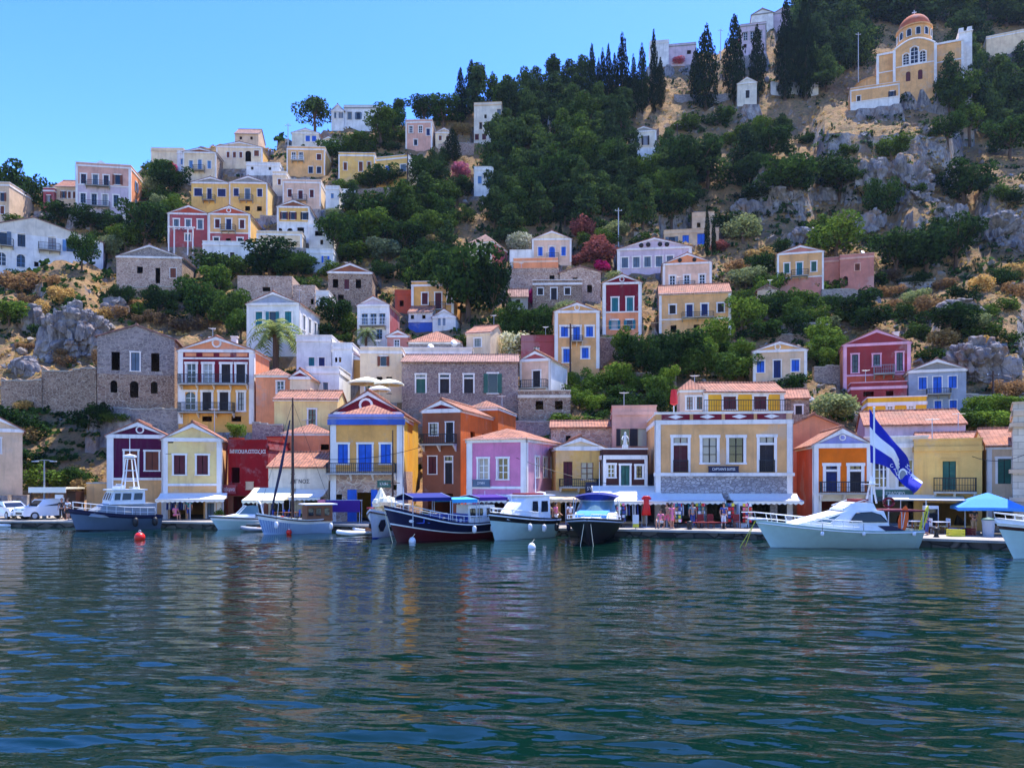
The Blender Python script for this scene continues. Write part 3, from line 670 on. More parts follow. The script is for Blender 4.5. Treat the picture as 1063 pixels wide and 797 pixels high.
hM = house('the orange gable house', 'vivid orange quay house with pale blue pediment and two tall doors', 847, 902, 545, 462, 445, Y=53.5, base=QZ, dep=7, rot=-11, wall='orange', ped='lavender', side='brick', near=True, pil=.3, fw=.2, hole=(874.5,454,.15),
    wins=[('t','sh_navy',483.6,510,11,[864]),('t','sh_dark',483.6,510,11,[887]),('o','',520,541,40,[874])], low=[(513,'offwhite')], balc=[(852,898,500,511)])
hN = house('the white house behind the flag', 'white flat house with dark windows and teal shop sign behind the big flag', 903, 957, 545, 462, roof='flat', Y=53, base=QZ, dep=7, rot=-24, wall='offwhite', near=True, pil=0, wins=[('g','white_paint',478,505,14,[916,938]),('o','',520,543,44,[930])], low=[(508,'sh_grey')])
box_sign(hN, 907, 950, 508.5, 515.5, 'ΕΣΤΙΑΤΟΡΙΟ', 'signgreen', 'c_white', .6, .12, .8)
hO = house('the mustard flat house', 'mustard flat-roofed quay house with one green door on a bowed balcony', 956, 1011, 545, 465, roof='flat', Y=51, base=QZ, dep=6, rot=-27, wall='yellow', near=True, pil=0, trim='yellow', wins=[('d','sh_green',478.6,508.4,12,[985]),('o','',522,545,46,[984])], balc=[(972,1006,496,510)])
awning(hO, 934, 996, 513.5, 519, 3.6, 'canvas_cream', scal=False); 
hP = house('the lemon corner house', 'lemon yellow tiled corner house with green door at the right end', 1031, 1075, 545, 463, 447, roof='side', Y=50, base=QZ, dep=7.5, rot=-24, wall='beige', side='paleyellow', near=True, pil=.25, wins=[('d','sh_green',476,502,12,[1045]),('o','',524,546,30,[1050])], lwins=[('s','sh_green',477,492.5,.8,[3.6])])  # pale left side and beige front put sun and shade into the paint
hQ = house('the ashlar corner building', 'pale ashlar stone building with moulded cornice cut by the right edge', 1063, 1118, 545, 427, roof='flat', Y=45.5, trim='beige', base=QZ, dep=6, rot=-32, wall='ashlar', near=True, pil=0, wins=[('g','white_paint',460,490,14,[1085])])
hR = house('the long tiled storehouse', 'long mauve-walled storehouse with broad terracotta roof above the flag', 905, 993, 500, 441, 428, roof='side', Y=62, dep=8, wall='lilac', pil=0, band=False)
hR2 = house('the low tiled annex', 'low annex with shallow tiled roof behind the mustard flat house', 960, 1012, 500, 459, 451, roof='side', Y=58, dep=5, rot=0, wall='lilac', pil=0, band=False)
hS = house('the low gold block', 'low gold-painted block with two tiny windows above the long tiled storehouse', 905, 957, 440, 418.5, roof='flat', Y=71, dep=5, rot=0, wall='gold', pil=0, wins=[('g','white_paint',422,427,5,[925,943.5])])
hZ0 = house('the left edge house', 'tan tiled house cut by the left edge above the car park', -24, 15, 500, 446, 432, Y=70, dep=5, rot=34, wall='beige', ped='beige', pil=0, wins=[('s','sh_grey',455,470,9,[-5])])
# ---- second row
hT = house('the grey ruin', 'roofless-looking grey stone house with three tall dark windows over arched openings', 106, 177, 421, 351, 338, Y=86, rot=15, dep=10, wall='stone_grey', ped='stone_grey', side='stone_brown', pil=0, band=False, rm='oldtile',
    wins=[('o','',366,385,8,[122.6]),('s','sh_grey',366,385,8,[140.6]),('o','',366,385,8,[159]),('oa','',395.5,408,6.5,[121,158]),('oa','',395.5,412.6,8,[139.5])], low=[(389,'stone_brown')])
hU = house('the maroon balcony house', 'gabled house, maroon above and ochre below, with two full-width iron balconies', 185.8, 263, 438, 364, 350, Y=83.5, rot=2, dep=6, wall='maroon', side='salmon', ped='salmon', low=[(398,'ochre')], near=True, pil=.5, fw=.22, hole=(225,356,.35), chim=[(211,346),(234,345)],
    wins=[('g','white_paint',378,397.5,9,[199,216]),('d','sh_dark',378,397.5,9,[234.5,249.7]),('ga','white_paint',407,425,10.5,[198]),('d','sh_dark',407,426,9,[215,232.5]),('g','sh_dark',407,426,6,[250]),('o','',432,437.5,10,[215,245])],
    balc=[(188,258,389.5,399),(188,244,418.5,428)])
q = MB(); 
for c in (198.5,216.3,233.5,251): q.box(hU.lx(c-7),hU.lx(c+7),-.05,-.003,hU.lz(371),hU.lz(365.5),'maroon'); q.box(hU.lx(c-5.6),hU.lx(c+5.6),-.07,-.051,hU.lz(370),hU.lz(366.5),'salmon')
q.box(-hU.hw,hU.hw,-.08,-.003,hU.lz(373),hU.lz(371.2),'trim'); q.build('frieze', hU.root)
hV = house('the apricot annex', 'apricot annex with tiled hip beside the maroon balcony house', 266, 301, 438, 390, 382.5, roof='hip', Y=83, dep=7, wall='salmon', pil=0, wins=[('g','white_paint',396,408,7,[291])])
hV2 = house('the small brown gable', 'small cream gable with dark red pediment above the yellow tiled cottage', 301, 322, 430, 392, 384, Y=82, dep=6, wall='cream', ped='maroon', pil=0)
hW = house('the yellow tiled cottage', 'butter yellow cottage with long terracotta roof and barred window', 285, 350, 447, 414.5, 407, roof='side', Y=78, dep=5, wall='paleyellow', pil=0, wins=[('g','sh_wood',425,441,7.5,[324])])
hX = house('the white teal-shuttered house', 'white gabled house with teal shutters standing behind the palm', 256, 311, 362, 315.5, 303.5, Y=103, rot=-3, dep=9, wall='white', ped='greyblue', side='white', pil=.4, fw=.18, near=True,
    wins=[('s','sh_teal',323.6,339,7,[268.6,299.4]),('h','sh_teal',323.6,341,7,[283])], rwins=[('g','sh_grey',325,340,.9,[2,4.5,7])])
hY = house('the white stepped house', 'white flat-roofed house with two teal doors below the teal-shuttered house', 308, 344, 384, 353, roof='flat', Y=95, dep=8, wall='white', pil=0, wins=[('d','sh_teal',371,383,6,[323.5]),('d','sh_navy',371,383,6,[334])])
hY2 = house('the small white cube', 'small white cube house with dark slit windows right of the stepped house', 345, 365.5, 384, 361, roof='flat', Y=94, dep=6, wall='white', pil=0, wins=[('o','',371,376,2.5,[349,353])])
hY3 = house('the white café terrace', 'low white building with broad roof terrace above the cottage', 318, 352, 410, 386, roof='flat', Y=86, dep=7, wall='white', pil=0, wins=[('d','sh_grey',397,408,5,[338]),('g','sh_grey',395,402,6,[328])])
hZ = house('the cream café house', 'cream plastered café house with brown shuttered window beside parasols', 374, 417, 408, 365.5, roof='flat', Y=88, dep=8, wall='cream', pil=0, rot=3, wins=[('h','sh_wood',370,380,6,[398]),('o','',391,396,6,[394,404]),('d','sh_green',398,408,5,[366+16])])
hAA = house('the long rubble house', 'long violet-grey rubble house with four tall green-shuttered windows', 417, 538, 416, 376, 369.5, roof='side', Y=86, dep=8, rot=0, wall='stone_violet', rm='oldtile', pil=0, band=False, fw=.16,
    wins=[('t','sh_green',389,408,9.5,[436.8]),('t','sh_dark',389,408,9.5,[461.5]),('t','sh_dark',389,408,9.5,[486.5]),('s','sh_green',388,408,9.5,[511.5])])
hAA2 = house('the white roof pavilion', 'low white pavilion with brick end on the roof of the long rubble house', 417, 490, 378, 366, roof='flat', Y=94, dep=5, rot=0, wall='offwhite', pil=0, wins=[('o','',369,372,14,[431,450])])
hAB = house('the tiled pyramid house', 'stone house under a pyramidal orange tile roof above the long rubble house', 424, 478, 372, 355.5, 344, roof='hip', Y=98, dep=7, rot=0, wall='stone_grey', pil=0)
hAC = house('the cream green-window cottage', 'small cream cottage with green window and red tile roof', 484, 509, 364, 345.5, 339.5, roof='side', Y=100, dep=7, rot=-16, wall='cream', pil=0, wins=[('g','sh_green',351.5,360,7,[496])])
hAD = house('the blue-windowed gable', 'white gabled house with three sky blue windows and maroon upper band', 371, 404, 354, 317, 308, Y=109, dep=7, rot=-4, wall='white', side='rose', ped='lilac', pil=.35, fw=.12, wins=[('g','sh_sky',325.6,337.6,6.5,[378.5,387.8,397]),('g','sh_sky',342,352,6,[394])], balc=[(374,401,331,338.5,'white_paint')])
hAE = house('the ochre parapet house', 'ochre flat-roofed house with white parapet and three wine red shutters', 427, 471, 335, 296, roof='flat', Y=120, dep=8, rot=-4, wall='ochre', pil=.35, fw=.16, wins=[('s','sh_wine',304,316,6,[441,467.5]),('d','sh_wine',304,321,6.5,[455])], balc=[(446,463,315,322)])
hAF = house('the blue-walled cottage', 'small white cottage with bright blue courtyard wall', 424, 449, 342, 324, 319, roof='side', Y=117, dep=5, rot=-4, wall='white', pil=0, wins=[('o','',327,331,3.5,[428,440])], low=[(334,'bluewall')])
hAF2 = house('the tiny white gable', 'tiny white gabled cottage beside the blue courtyard wall', 449, 473, 342, 329, 321, Y=116, dep=6, rot=-4, wall='white', pil=0, wins=[('g','sh_sky',330,338,3,[456,461])])
hAG = house('the blue-shuttered tower house', 'tall tan gabled house with vivid blue shutters in the middle of the slope', 576, 622, 381, 323.5, 314.5, Y=98.5, dep=8, rot=-2, wall='tan', ped='tan', pil=.4, fw=.2, near=True, hole=(599,319.5,.25),
    wins=[('s','sh_blue',339,349.5,7.2,[586,612]),('d','sh_blue',339,354,7,[598.5]),('s','sh_blue',361,372,7,[607.5]),('s','sh_blue',362,376,6.5,[588])], balc=[(592,605,349.5,354.5)])
hAH = house('the peach gable house', 'peach gabled house with red pediment and railed balcony door', 540, 571, 408, 373.5, 364.7, Y=88, dep=7, rot=-20, wall='peach', ped='rose', side='white', pil=.2, wins=[('d','sh_dark',385,403,8,[557])], balc=[(541,569,395,403)])
hAH2 = house('the red terrace block', 'low red-brown terrace block under the peach gable house', 538, 592, 432, 411, roof='flat', Y=83, dep=4, rot=0, wall='stone_brown', trim='offwhite', pil=0, wins=[('o','',416,425,8,[560,580])])
hAH3 = house('the wine-red wall house', 'wine-red plain house left of the tall blue-shuttered house', 541, 576, 375, 353, roof='flat', Y=101, dep=4, rot=0, wall='rose', trim='rose', pil=0, wins=[('g','white_paint',360,366,6,[557])])
hAI = house('the crimson and teal house', 'crimson gabled house with teal doors over an orange lower floor', 626, 665.5, 347, 294, 285, Y=113, dep=8, rot=-10, wall='maroon', ped='maroon', side='offwhite', pil=.45, fw=.18, low=[(324,'salmon')], hole=(645.6,290,.25),
    wins=[('d','sh_teal',309,323,6.5,[638.5,653.7]),('s','sh_teal',332.5,341.5,6,[638,653.5])])
hAJ = house('the wide lilac villa', 'wide lilac villa with low pediment pierced by four round holes', 641.5, 717, 282, 258, 247, Y=136, dep=9, rot=-2, wall='lilac', ped='lilac', pil=.5, fw=.2, wins=[('s','sh_grey',266.4,277,6.5,[649.3,661,672.3,684,695])])
q = MB()
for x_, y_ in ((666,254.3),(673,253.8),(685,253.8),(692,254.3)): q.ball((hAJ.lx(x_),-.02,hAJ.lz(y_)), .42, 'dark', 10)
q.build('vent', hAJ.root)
hAK = house('the buff pediment house', 'buff gabled house with three white-framed windows directly above the long terrace house', 689, 737.7, 300, 273.5, 263, Y=126, dep=8, rot=-2, wall='peach', ped='salmon', pil=.35, fw=.2, wins=[('g','white_paint',286,295,5.5,[698.5,713,728.3])], balc=[(704,721,293,297)])
q = MB()
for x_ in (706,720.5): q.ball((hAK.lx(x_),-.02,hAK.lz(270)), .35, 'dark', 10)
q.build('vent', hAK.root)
hAL = house('the long terrace house', 'long tan house with tiled lean roof, navy doors and dark windows', 685.5, 757, 347, 304.5, 296.5, roof='side', Y=113.5, dep=7, rot=-2, wall='tan', pil=.35, fw=.18, wins=[('s','sh_dark',316,325,6.2,[699,747]),('d','sh_navy',316,329,6.2,[716,731]),('o','',337,344.5,6,[700,723])], low=[(331,'tan')], balc=[(708,740,325,330)])
hAM = house('the ruined stone villa', 'weathered stone house with blue windows behind thin cypresses', 690, 745, 264, 241, roof='flat', Y=149, dep=7, rot=-4, wall='beige', trim='beige', pil=0, fw=.12, wins=[('s','sh_grey',245,252,6.5,[698]),('s','sh_blue',244,252,6.5,[712]),('d','sh_blue',243,258,8,[727.5])])
hAM2 = house('the square stone turret', 'square stone turret with one dark window rising over the ruined villa', 719, 741, 246, 223.5, roof='flat', Y=153, dep=5, rot=-4, wall='beige', trim='beige', pil=0, wins=[('o','',231,236,3.5,[725.5])])
hAN = house('the cream blue-door house', 'cream gabled house with blue arched door above pink terraces', 552.5, 593, 271, 248.5, 240, Y=139, dep=7, rot=-4, wall='peach', ped='cream', pil=.3, fw=.12, wins=[('s','sh_blue',256.4,265.6,4.6,[561,585]),('da','sh_blue',256,269,6,[573])], balc=[(567,580,264,269.5)])
hAN2 = house('the pink terrace block', 'pink flat terrace block with flower pots below the cream blue-door house', 533, 579, 284, 271.5, roof='flat', Y=134, dep=3.5, rot=-4, wall='salmon', trim='peach', pil=0)
hAO = house('the coral hip-roofed house', 'coral hip-roofed house with two tall dark doors half hidden by trees', 486, 511, 279, 252, 244, roof='hip', Y=137, dep=7, rot=-22, wall='cream', side='rose', rm='oldtile', pil=0, wins=[('d','sh_dark',256,270,4.5,[499,507])])
hAP = house('the rubble gable ruin', 'pale rubble ruin with shallow gable above the crimson house', 581, 623.5, 310, 283, 277, Y=127, dep=6, rot=-2, wall='stone_pink', ped='stone_pink', rm='oldtile', pil=0, band=False, wins=[('o','',288,293,5,[597]),('o','',296,304,5,[612])])
hAP2 = house('the low rubble house', 'low rubble house with flat white roof edge and dark door', 553, 604, 315, 294.5, roof='flat', Y=122, dep=6, rot=-2, wall='stone_brown', pil=0, wins=[('s','sh_dark',299,306,5.5,[561,589]),('d','sh_dark',299,311,6,[575])])
hAP3 = house('the broken terrace wall house', 'broken terrace house of pale rubble under pink terraces', 524, 580, 298, 282.5, roof='flat', Y=128, dep=4, rot=-2, wall='stone_pink', trim='stone_pink', pil=0, wins=[('o','',286,292,5,[573])])
hAQ = house('the tan red-pediment house', 'tan house with brick red pediment and three green windows on the right slope', 809, 852.6, 302, 262.5, 255, Y=127, dep=9, rot=4, wall='tan', side='paleyellow', ped='dusty', pil=.25, fw=.16, low=[(288,'dusty')], wins=[('s','sh_green',272.6,282.7,5,[818,843.5]),('d','sh_teal',272.6,286.5,5.5,[830])], balc=[(822,838,281,287)])  # left side coloured paler than the front, in place of sunlight
hAR = house('the dusky pink annex', 'dusky pink flat annex with courtyard beside the tan red-pediment house', 853, 876, 302, 271, roof='flat', Y=129, dep=6, rot=-3, wall='dusty', trim='pinkish', pil=0, wins=[('o','',291,300,6,[858,868])])
hAR2 = house('the pink block with dish', 'square pink block with satellite dish at the end of the annex', 874, 905, 298, 267.5, roof='flat', Y=127, dep=6, rot=-3, wall='dusty', trim='pinkish', pil=0, wins=[('s','sh_wood',274,281,4.5,[890]),('oa','',286,296,5,[879])])
hAS = house('the overgrown tan ruin', 'small overgrown tan ruin with broken gable among green trees', 787, 806, 325, 301, 296, Y=120, dep=6, rot=3, wall='beige', ped='stone_brown', rm='oldtile', pil=0, band=False, wins=[('o','',312,320,4.5,[799]),('o','',299.2,303,3,[799])])
hAT = house('the stone house with blue shutters', 'weathered stone gabled house with blue shutters above the yellow terrace house', 784, 835, 395, 364, 354.5, Y=93.5, dep=9, rot=2, wall='beige', side='paleyellow', ped='tan', rm='oldtile', pil=.3, fw=.12, wins=[('s','sh_blue',374,386,7.5,[791,824.3]),('d','sh_navy',374,392,7,[807])], hole=(807.5,360,.25))  # unlit left wall given a brighter colour to read as sunlit
hAW = house('the little stone cottage', 'little stone cottage with weathered tile roof right of the terrace house', 816, 839, 436, 413.5, 405.5, roof='side', Y=75, dep=5, rot=0, wall='stone_brown', pil=0, band=False, wins=[('d','sh_dark',421,430,6.5,[829])])
hAU = house('the deep red house', 'deep red gabled house with pale pink trim on the right slope', 880, 940, 416, 357, 342.5, Y=91.5, dep=8, rot=3, wall='wine', side='salmon', ped='wine', trim='palepink', pil=.35, fw=.16, low=[(389,'brick')], chim=[(932,341)],
    wins=[('g','sh_dark',367,386,6,[890.5,930.5]),('g','sh_dark',368,380,6.5,[910]),('o','',395,402,9,[925])], balc=[(907,925.5,380,388.5,'grey_paint')])
hAU2 = house('the red garden terrace', 'low red garden terrace wall-house in front of the deep red house', 887, 937, 424, 402, roof='flat', Y=86, dep=3, rot=0, wall='wine', trim='palepink', pil=0, wins=[('o','',406,411,10,[903]),('o','',406,411,7,[922])])
hAV = house('the grey-blue house', 'grey-blue gabled house with three deep blue shutters at the right', 948, 997.5, 432, 384.5, 373, Y=86, dep=8, rot=1, wall='greyblue', ped='grey', side='grey', rm='oldtile', pil=0, fw=.08, wins=[('s','sh_blue',391,403.5,7.5,[960.3,986]),('d','sh_blue',391,408,8,[973]),('s','sh_blue',416,427.5,6.5,[973.5,986.5])], balc=[(963,984,404,409)])
# ---- left cluster
hBA = house('the big white house', 'big weathered white house with grey-blue shutters at the left edge', -16, 94, 283, 245, 226.5, ax=36, Y=136, dep=9, rot=24, wall='white', ped='offwhite', side='lilac', rm='oldtile', pil=0, band=False, fw=.12,
    wins=[('s','sh_grey',244,258,7.5,[11,86]),('g','sh_dark',244,258,7,[26]),('g','sh_wine',244,258,7,[51]),('s','sh_sky',246,258,7,[66]),('ga','white_paint',266,279,8,[10]),('ga','sh_sky',266,279,7.5,[25.5]),('o','',272,277,4,[38]),('oa','',269,281,9,[57])], balc=[(0,20,252,259),(40,58,252,259)])
hBB = house('the mauve mansion', 'two storey mauve mansion with cast iron balconies and small central pediment', 81, 133.6, 218, 173, roof='flat', Y=156, dep=12, rot=9, wall='pinkish', side='salmon', pil=.4, fw=.2, low=[(193,'lilac')],
    wins=[('g','sh_wine',182,192,5,[88.4]),('s','sh_grey',182,193,5,[99.7]),('g','sh_wine',182,193,5,[110]),('s','sh_wood',181,191,5,[121]),('g','sh_grey',202,212,5,[88]),('g','sh_grey',202,214,5,[98.5,109,119.5])], balc=[(91,114,189,194),(90,114,210,215)], rwins=[('s','sh_sky',181,191,1,[3.5]),('s','sh_sky',201,211,1,[3.5])])
q = MB(); q.add([(hBB.lx(99),-.08,hBB.lz(170.5)),(hBB.lx(111),-.08,hBB.lz(170.5)),(hBB.lx(105),-.08,hBB.lz(167)),(hBB.lx(99),.2,hBB.lz(170.5)),(hBB.lx(111),.2,hBB.lz(170.5)),(hBB.lx(105),.2,hBB.lz(167))], [(0,1,2),(5,4,3),(0,2,5,3),(1,4,5,2)], 'trim'); q.build('pediment', hBB.root)
hBC = house('the sandy slope house', 'sand coloured house stepping down beside the mauve mansion', 57, 81, 214, 194, 188.5, roof='side', Y=159, dep=7, rot=3, wall='beige', pil=0, wins=[('s','sh_wood',199,206,3,[66,72,77])])
hBC2 = house('the rust narrow house', 'narrow rust house between tall tree and sandy house', 45, 56, 216, 198, roof='flat', Y=158, dep=6, rot=3, wall='rose', pil=0, wins=[('s','sh_wine',203,210,3,[50.5])])
hBD = house('the left edge white house', 'pale house sliver at far left beside the tall tree', -30, 9, 228, 192, roof='flat', Y=152, dep=8, rot=3, wall='beige', pil=0, wins=[('s','sh_wood',200,209,4,[-8,2]),('s','sh_wood',214,222,4,[2])])
hBE = house('the rose veranda house', 'rose pink gabled house with tall white veranda posts', 175, 216.5, 252, 222, 213.5, Y=144.5, dep=8, rot=4, wall='rose', ped='brick', pil=.3, fw=.2, wins=[('s','sh_grey',228,237.6,5,[183.5,195.5,207.5]),('s','sh_grey',243,250,5,[195])])
q = MB()
for px in (180,185.5,199,204): q.box(hBE.lx(px)-.1,hBE.lx(px)+.1,-2.2,-2.0,-3,hBE.lz(239.5),'trim')
q.box(hBE.lx(179),hBE.lx(206),-2.25,-1.95,hBE.lz(240.5),hBE.lz(239.3),'trim')
for px in (181,186,191,196,201): q.box(hBE.lx(px)-.06,hBE.lx(px)+.06,-2.2,0,hBE.lz(239.3),hBE.lz(238.8),'trim')
q.build('veranda', hBE.root)
hBF = house('the ochre and rose house', 'gabled house with ochre upper floor over rose ground floor', 217, 259, 253, 222.5, 214, Y=144, dep=10, rot=4, wall='tan', side='yellow', ped='brick', pil=.3, fw=.2, low=[(242,'rose')], hole=(237.5,218.5,.3),
    wins=[('s','sh_wine',228,237,4.6,[226,251]),('d','sh_navy',227.5,239,5,[237.5]),('g','sh_dark',247,252.5,5,[225,249]),('o','',247.5,252.5,5,[237])], balc=[(230,245,234.5,240)])
hBG = house('the left yellow twin', 'left yellow gabled house of the pair with dark wide windows', 199, 238, 222, 190, 184, Y=155, dep=9, rot=3, wall='yellow', ped='grey', rm='oldtile', pil=0, fw=.1, wins=[('s','sh_navy',196,204,8,[206]),('d','sh_navy',196,207,4.5,[217.5]),('s','sh_navy',196,204,8,[230])], balc=[(211,224,203.5,208.5)])
hBG2 = house('the right yellow twin', 'right yellow gabled house of the pair, with sunlit side wall', 238.5, 277, 222, 190, 183, Y=155, dep=9, rot=3, wall='yellow', side='paleyellow', ped='grey', rm='oldtile', pil=.2, fw=.1, wins=[('s','sh_navy',196,204,5,[245.5,269.5]),('d','sh_grey',196,207,5,[257]),('o','',214,219,5,[257,269])], balc=[(249,263,203.5,208.5)])  # side wall is a paler copy of the front, sunlight put into its colour
hBH = house('the sandy blue-window house', 'sandy gabled house with three sky blue windows and dark brown side', 190.4, 224, 188, 158.5, 154, Y=168, dep=9, rot=3, wall='cream', side='stone_brown', ped='brown', pil=.25, fw=.12, rm='oldtile', wins=[('s','sh_sky',167,175,3.6,[198.5,217]),('d','sh_sky',166,177,3.8,[207.5])], balc=[(201,213,173,177.5)])
hBI = house('the arcaded beige house', 'long beige house with arched loggia and pediment near the skyline', 225, 272, 172, 153, 147.5, Y=173, dep=15, rot=3, wall='cream', side='yellow', ped='beige', rm='oldtile', pil=.3, fw=.1, wins=[('s','sh_wood',158,164,3,[237,243.5,250]),('oa','',156.5,168,6,[257.5]),('s','sh_wood',156,162,5,[266])])
hBI2 = house('the white basement row', 'low whitewashed row with small square windows under the arcaded house', 256, 290, 178, 171.5, roof='flat', Y=166, dep=4, rot=3, wall='white', pil=0, wins=[('o','',173.5,176.5,2.6,[262,280])])
hBJ = house('the khaki square house', 'square khaki house with small white balcony on the upper left slope', 298, 337, 181, 155, roof='flat', Y=170, dep=8, rot=2, wall='tan', side='yellow', pil=.2, fw=.1, wins=[('g','white_paint',158.5,166,4,[305,312.5]),('s','sh_wine',160,166,4.5,[331]),('g','sh_navy',173,180,4.5,[322.5,331])], balc=[(303,316,164,167.5,'white_paint')])
hBK = house('the pale skyline house', 'pale flat house on the skyline at upper left', 157, 190, 175, 156.5, roof='flat', Y=177, dep=7, rot=2, wall='cream', trim='beige', pil=0, fw=.1, wins=[('s','sh_wood',167,171,2.5,[162,169,177])])
hBK2 = house('the white skyline annex', 'small white annex with blue window between skyline houses', 184, 198, 178, 159, roof='flat', Y=174, dep=6, rot=2, wall='white', pil=0, wins=[('s','sh_sky',165,171,3,[189])])
hBL = house('the blush terrace house', 'blush house with three red windows and white roof parapet', 294, 332.5, 213, 189.5, roof='flat', Y=156.5, dep=9, rot=3, wall='peach', side='cream', pil=.2, fw=.14, wins=[('s','sh_wine',197,205,4,[301,323.5]),('d','sh_wine',198,208,4.5,[312])], balc=[(304,319,203.5,208.5)])
hBM = house('the columned white house', 'white temple-fronted house with dark pediment over open columned floor', 288, 321, 252, 215, 208, Y=146.5, dep=8, rot=3, wall='yellow', side='greyblue', ped='brown', rm='oldtile', pil=.3, low=[(231,'white')], wins=[('h','sh_wine',220.5,228,4,[295,304]),('h','sh_dark',220.5,228,4,[316]),('oa','',237,242,5.5,[290.5,301]),('o','',236,245,7,[312])])
hBM2 = house('the balustraded terrace', 'cream terrace block with white balustrade below the columned house', 267, 313, 257, 243.5, roof='flat', Y=142, dep=3.5, rot=3, wall='cream', pil=.3)
hBN = house('the small white gate house', 'small white house beside the columned house with dark opening', 321, 346, 258, 236, roof='flat', Y=145, dep=6, rot=2, wall='white', pil=0, wins=[('o','',240,245,8,[331]),('o','',249,254,3,[334])])
hBN2 = house('the white lower block', 'white blank-walled block with one dark door under the ochre and rose house', 211, 264, 272, 254, roof='flat', Y=139.5, dep=3, rot=4, wall='white', pil=0, wins=[('d','sh_dark',262,270,4.5,[241])])
hBO = house('the white blue-door houses', 'low white skyline house with two blue doors', 303, 331, 155, 138.5, 134, Y=183, dep=7, rot=2, wall='offwhite', side='white', pil=0, wins=[('s','sh_blue',141,147,4.5,[319.5,326])])
hBP = house('the white hilltop house', 'white two storey hilltop house with dark roof line beside the umbrella pine', 357, 394, 138, 112, roof='flat', Y=190, dep=9, rot=0, wall='white', trim='grey', pil=0, wins=[('s','sh_grey',117,124,3.5,[363,372]),('s','sh_navy',121,128,4,[388])])
hBP2 = house('the white gable end', 'white gable end with small windows joined to the hilltop house', 344, 357, 138, 115, 108.5, Y=189.5, dep=8, rot=0, wall='white', pil=0, wins=[('s','sh_grey',117,123,2.2,[348,354])])
hBQ = house('the pink hill house', 'pink house with white corners and three windows near the ridge', 421, 448.6, 155, 127, roof='flat', Y=180, dep=7, rot=-3, wall='pinkish', side='beige', pil=.3, fw=.16, wins=[('g','white_paint',131,138,3.6,[426.5,436.5]),('s','sh_navy',134,141,3.6,[444.5]),('g','sh_dark',145,151,3.4,[431.5])])
hBR = house('the yellow ridge house', 'yellow flat-topped house with tall brown shutters beside green trees', 351.7, 389, 185, 161.5, roof='flat', Y=168, dep=8, rot=2, wall='yellow', pil=.2, fw=.12, wins=[('s','sh_wood',169,177,3.5,[358.5]),('s','sh_wood',168,178,4,[374.5]),('s','sh_wood',168,175,3.5,[383])])
hBR2 = house('the blue-door yellow house', 'yellow house with small pediment, blue door and blank white side wall', 390, 424, 190, 165, roof='flat', Y=166, dep=9, rot=-13, wall='yellow', side='white', pil=0, wins=[('s','sh_navy',172,177,4,[394.5]),('d','sh_blue',172,180,4.5,[402.5]),('s','sh_grey',172,179,6,[419])])
hBT = house('the crumbling white tower', 'crumbling tall white house with scattered small windows under the cypresses', 492, 520.5, 150, 109, roof='flat', Y=184, dep=7, rot=-5, wall='offwhite', trim='beige', pil=0, fw=.08, wins=[('s','sh_grey',114,120,4,[518]),('o','',119,123,2.4,[504]),('s','sh_dark',127,134,2.8,[499,506]),('s','sh_wine',139,145,4,[495,502.5])])
hBU = house('the hidden gabled cottage', 'small cream gabled cottage peeping out of the pine wood', 569, 586, 140, 119, 113.5, Y=186, dep=6, rot=-2, wall='cream', ped='beige', pil=.2, wins=[('s','sh_wood',123,130,3.4,[578.5])])
hBV = house('the white temple house', 'small white temple-fronted house among pines with pale garden wall', 655, 681, 155, 136.5, 131.5, Y=180, dep=7, rot=-8, wall='offwhite', ped='grey', pil=.35, wins=[('s','sh_green',142,150,3.5,[661]),('s','sh_dark',141.5,151,4,[670])])
hBW = house('the mauve skyline house', 'mauve house with white-framed windows on the skyline above cypresses', 769, 794.5, 54, 26.5, roof='flat', Y=215, dep=8, rot=-3, wall='lilac', side='rose', trim='grey', pil=.25, fw=.16, wins=[('g','white_paint',33,41,3.6,[774.5,781,788.5]),('o','',45,49,3,[774])])
hBX = house('the twin-gable white house', 'white house with wavy grey twin gables at the top of the hill', 781, 802, 30, 14.5, 9, Y=232, dep=8, rot=-2, wall='white', ped='white', trim='grey', pil=0)
hBX2 = house('the second wavy gable', 'white gabled block adjoining the twin-gable house on its right', 802.5, 823, 30, 13.5, 8, Y=232, dep=8, rot=-2, wall='lilac', ped='lilac', trim='grey', pil=0)
hBY = house('the long white ridge house', 'long white house with flat dark roof line on the ridge', 694, 722, 66, 47.5, roof='flat', Y=213, dep=7, rot=-3, wall='lilac', trim='grey', pil=0, wins=[('o','',53,57,4,[715])])
hBY2 = house('the bright white ridge block', 'bright white ridge block left of the long white ridge house', 675, 694, 66, 44.5, roof='flat', Y=212, dep=7, rot=10, wall='white', pil=0)
hBZ = house('the grey hillside chapel', 'small pale grey chapel with round gable between two dark cypresses', 766, 785, 106, 86.5, 80.5, Y=194, dep=7, rot=-3, wall='offwhite', ped='offwhite', rm='oldtile', pil=0, cat='chapel', wins=[('d','sh_dark',94,102,4,[776])])
hCB = house('the cream edge house', 'cream flat house among dark pines at upper right edge', 1030, 1075, 52, 35, roof='flat', Y=205, dep=8, rot=8, wall='cream', side='paleyellow', pil=0)
hDA = house('the roofless pink ruin', 'roofless pinkish ruin with jagged top and small window high up', 247, 303, 325, 290, roof='flat', Y=120, dep=8, rot=3, wall='stone_pink', trim='stone_pink', pil=0, band=False, wins=[('o','',298,302.5,8,[276.5])])
hDA2 = house('the low ruin wing', 'lower ruined wing right of the roofless pink ruin', 304, 327, 325, 299.5, roof='flat', Y=119, dep=6, rot=3, wall='stone_pink', trim='stone_pink', pil=0, band=False, wins=[('o','',310,316,3,[324])])
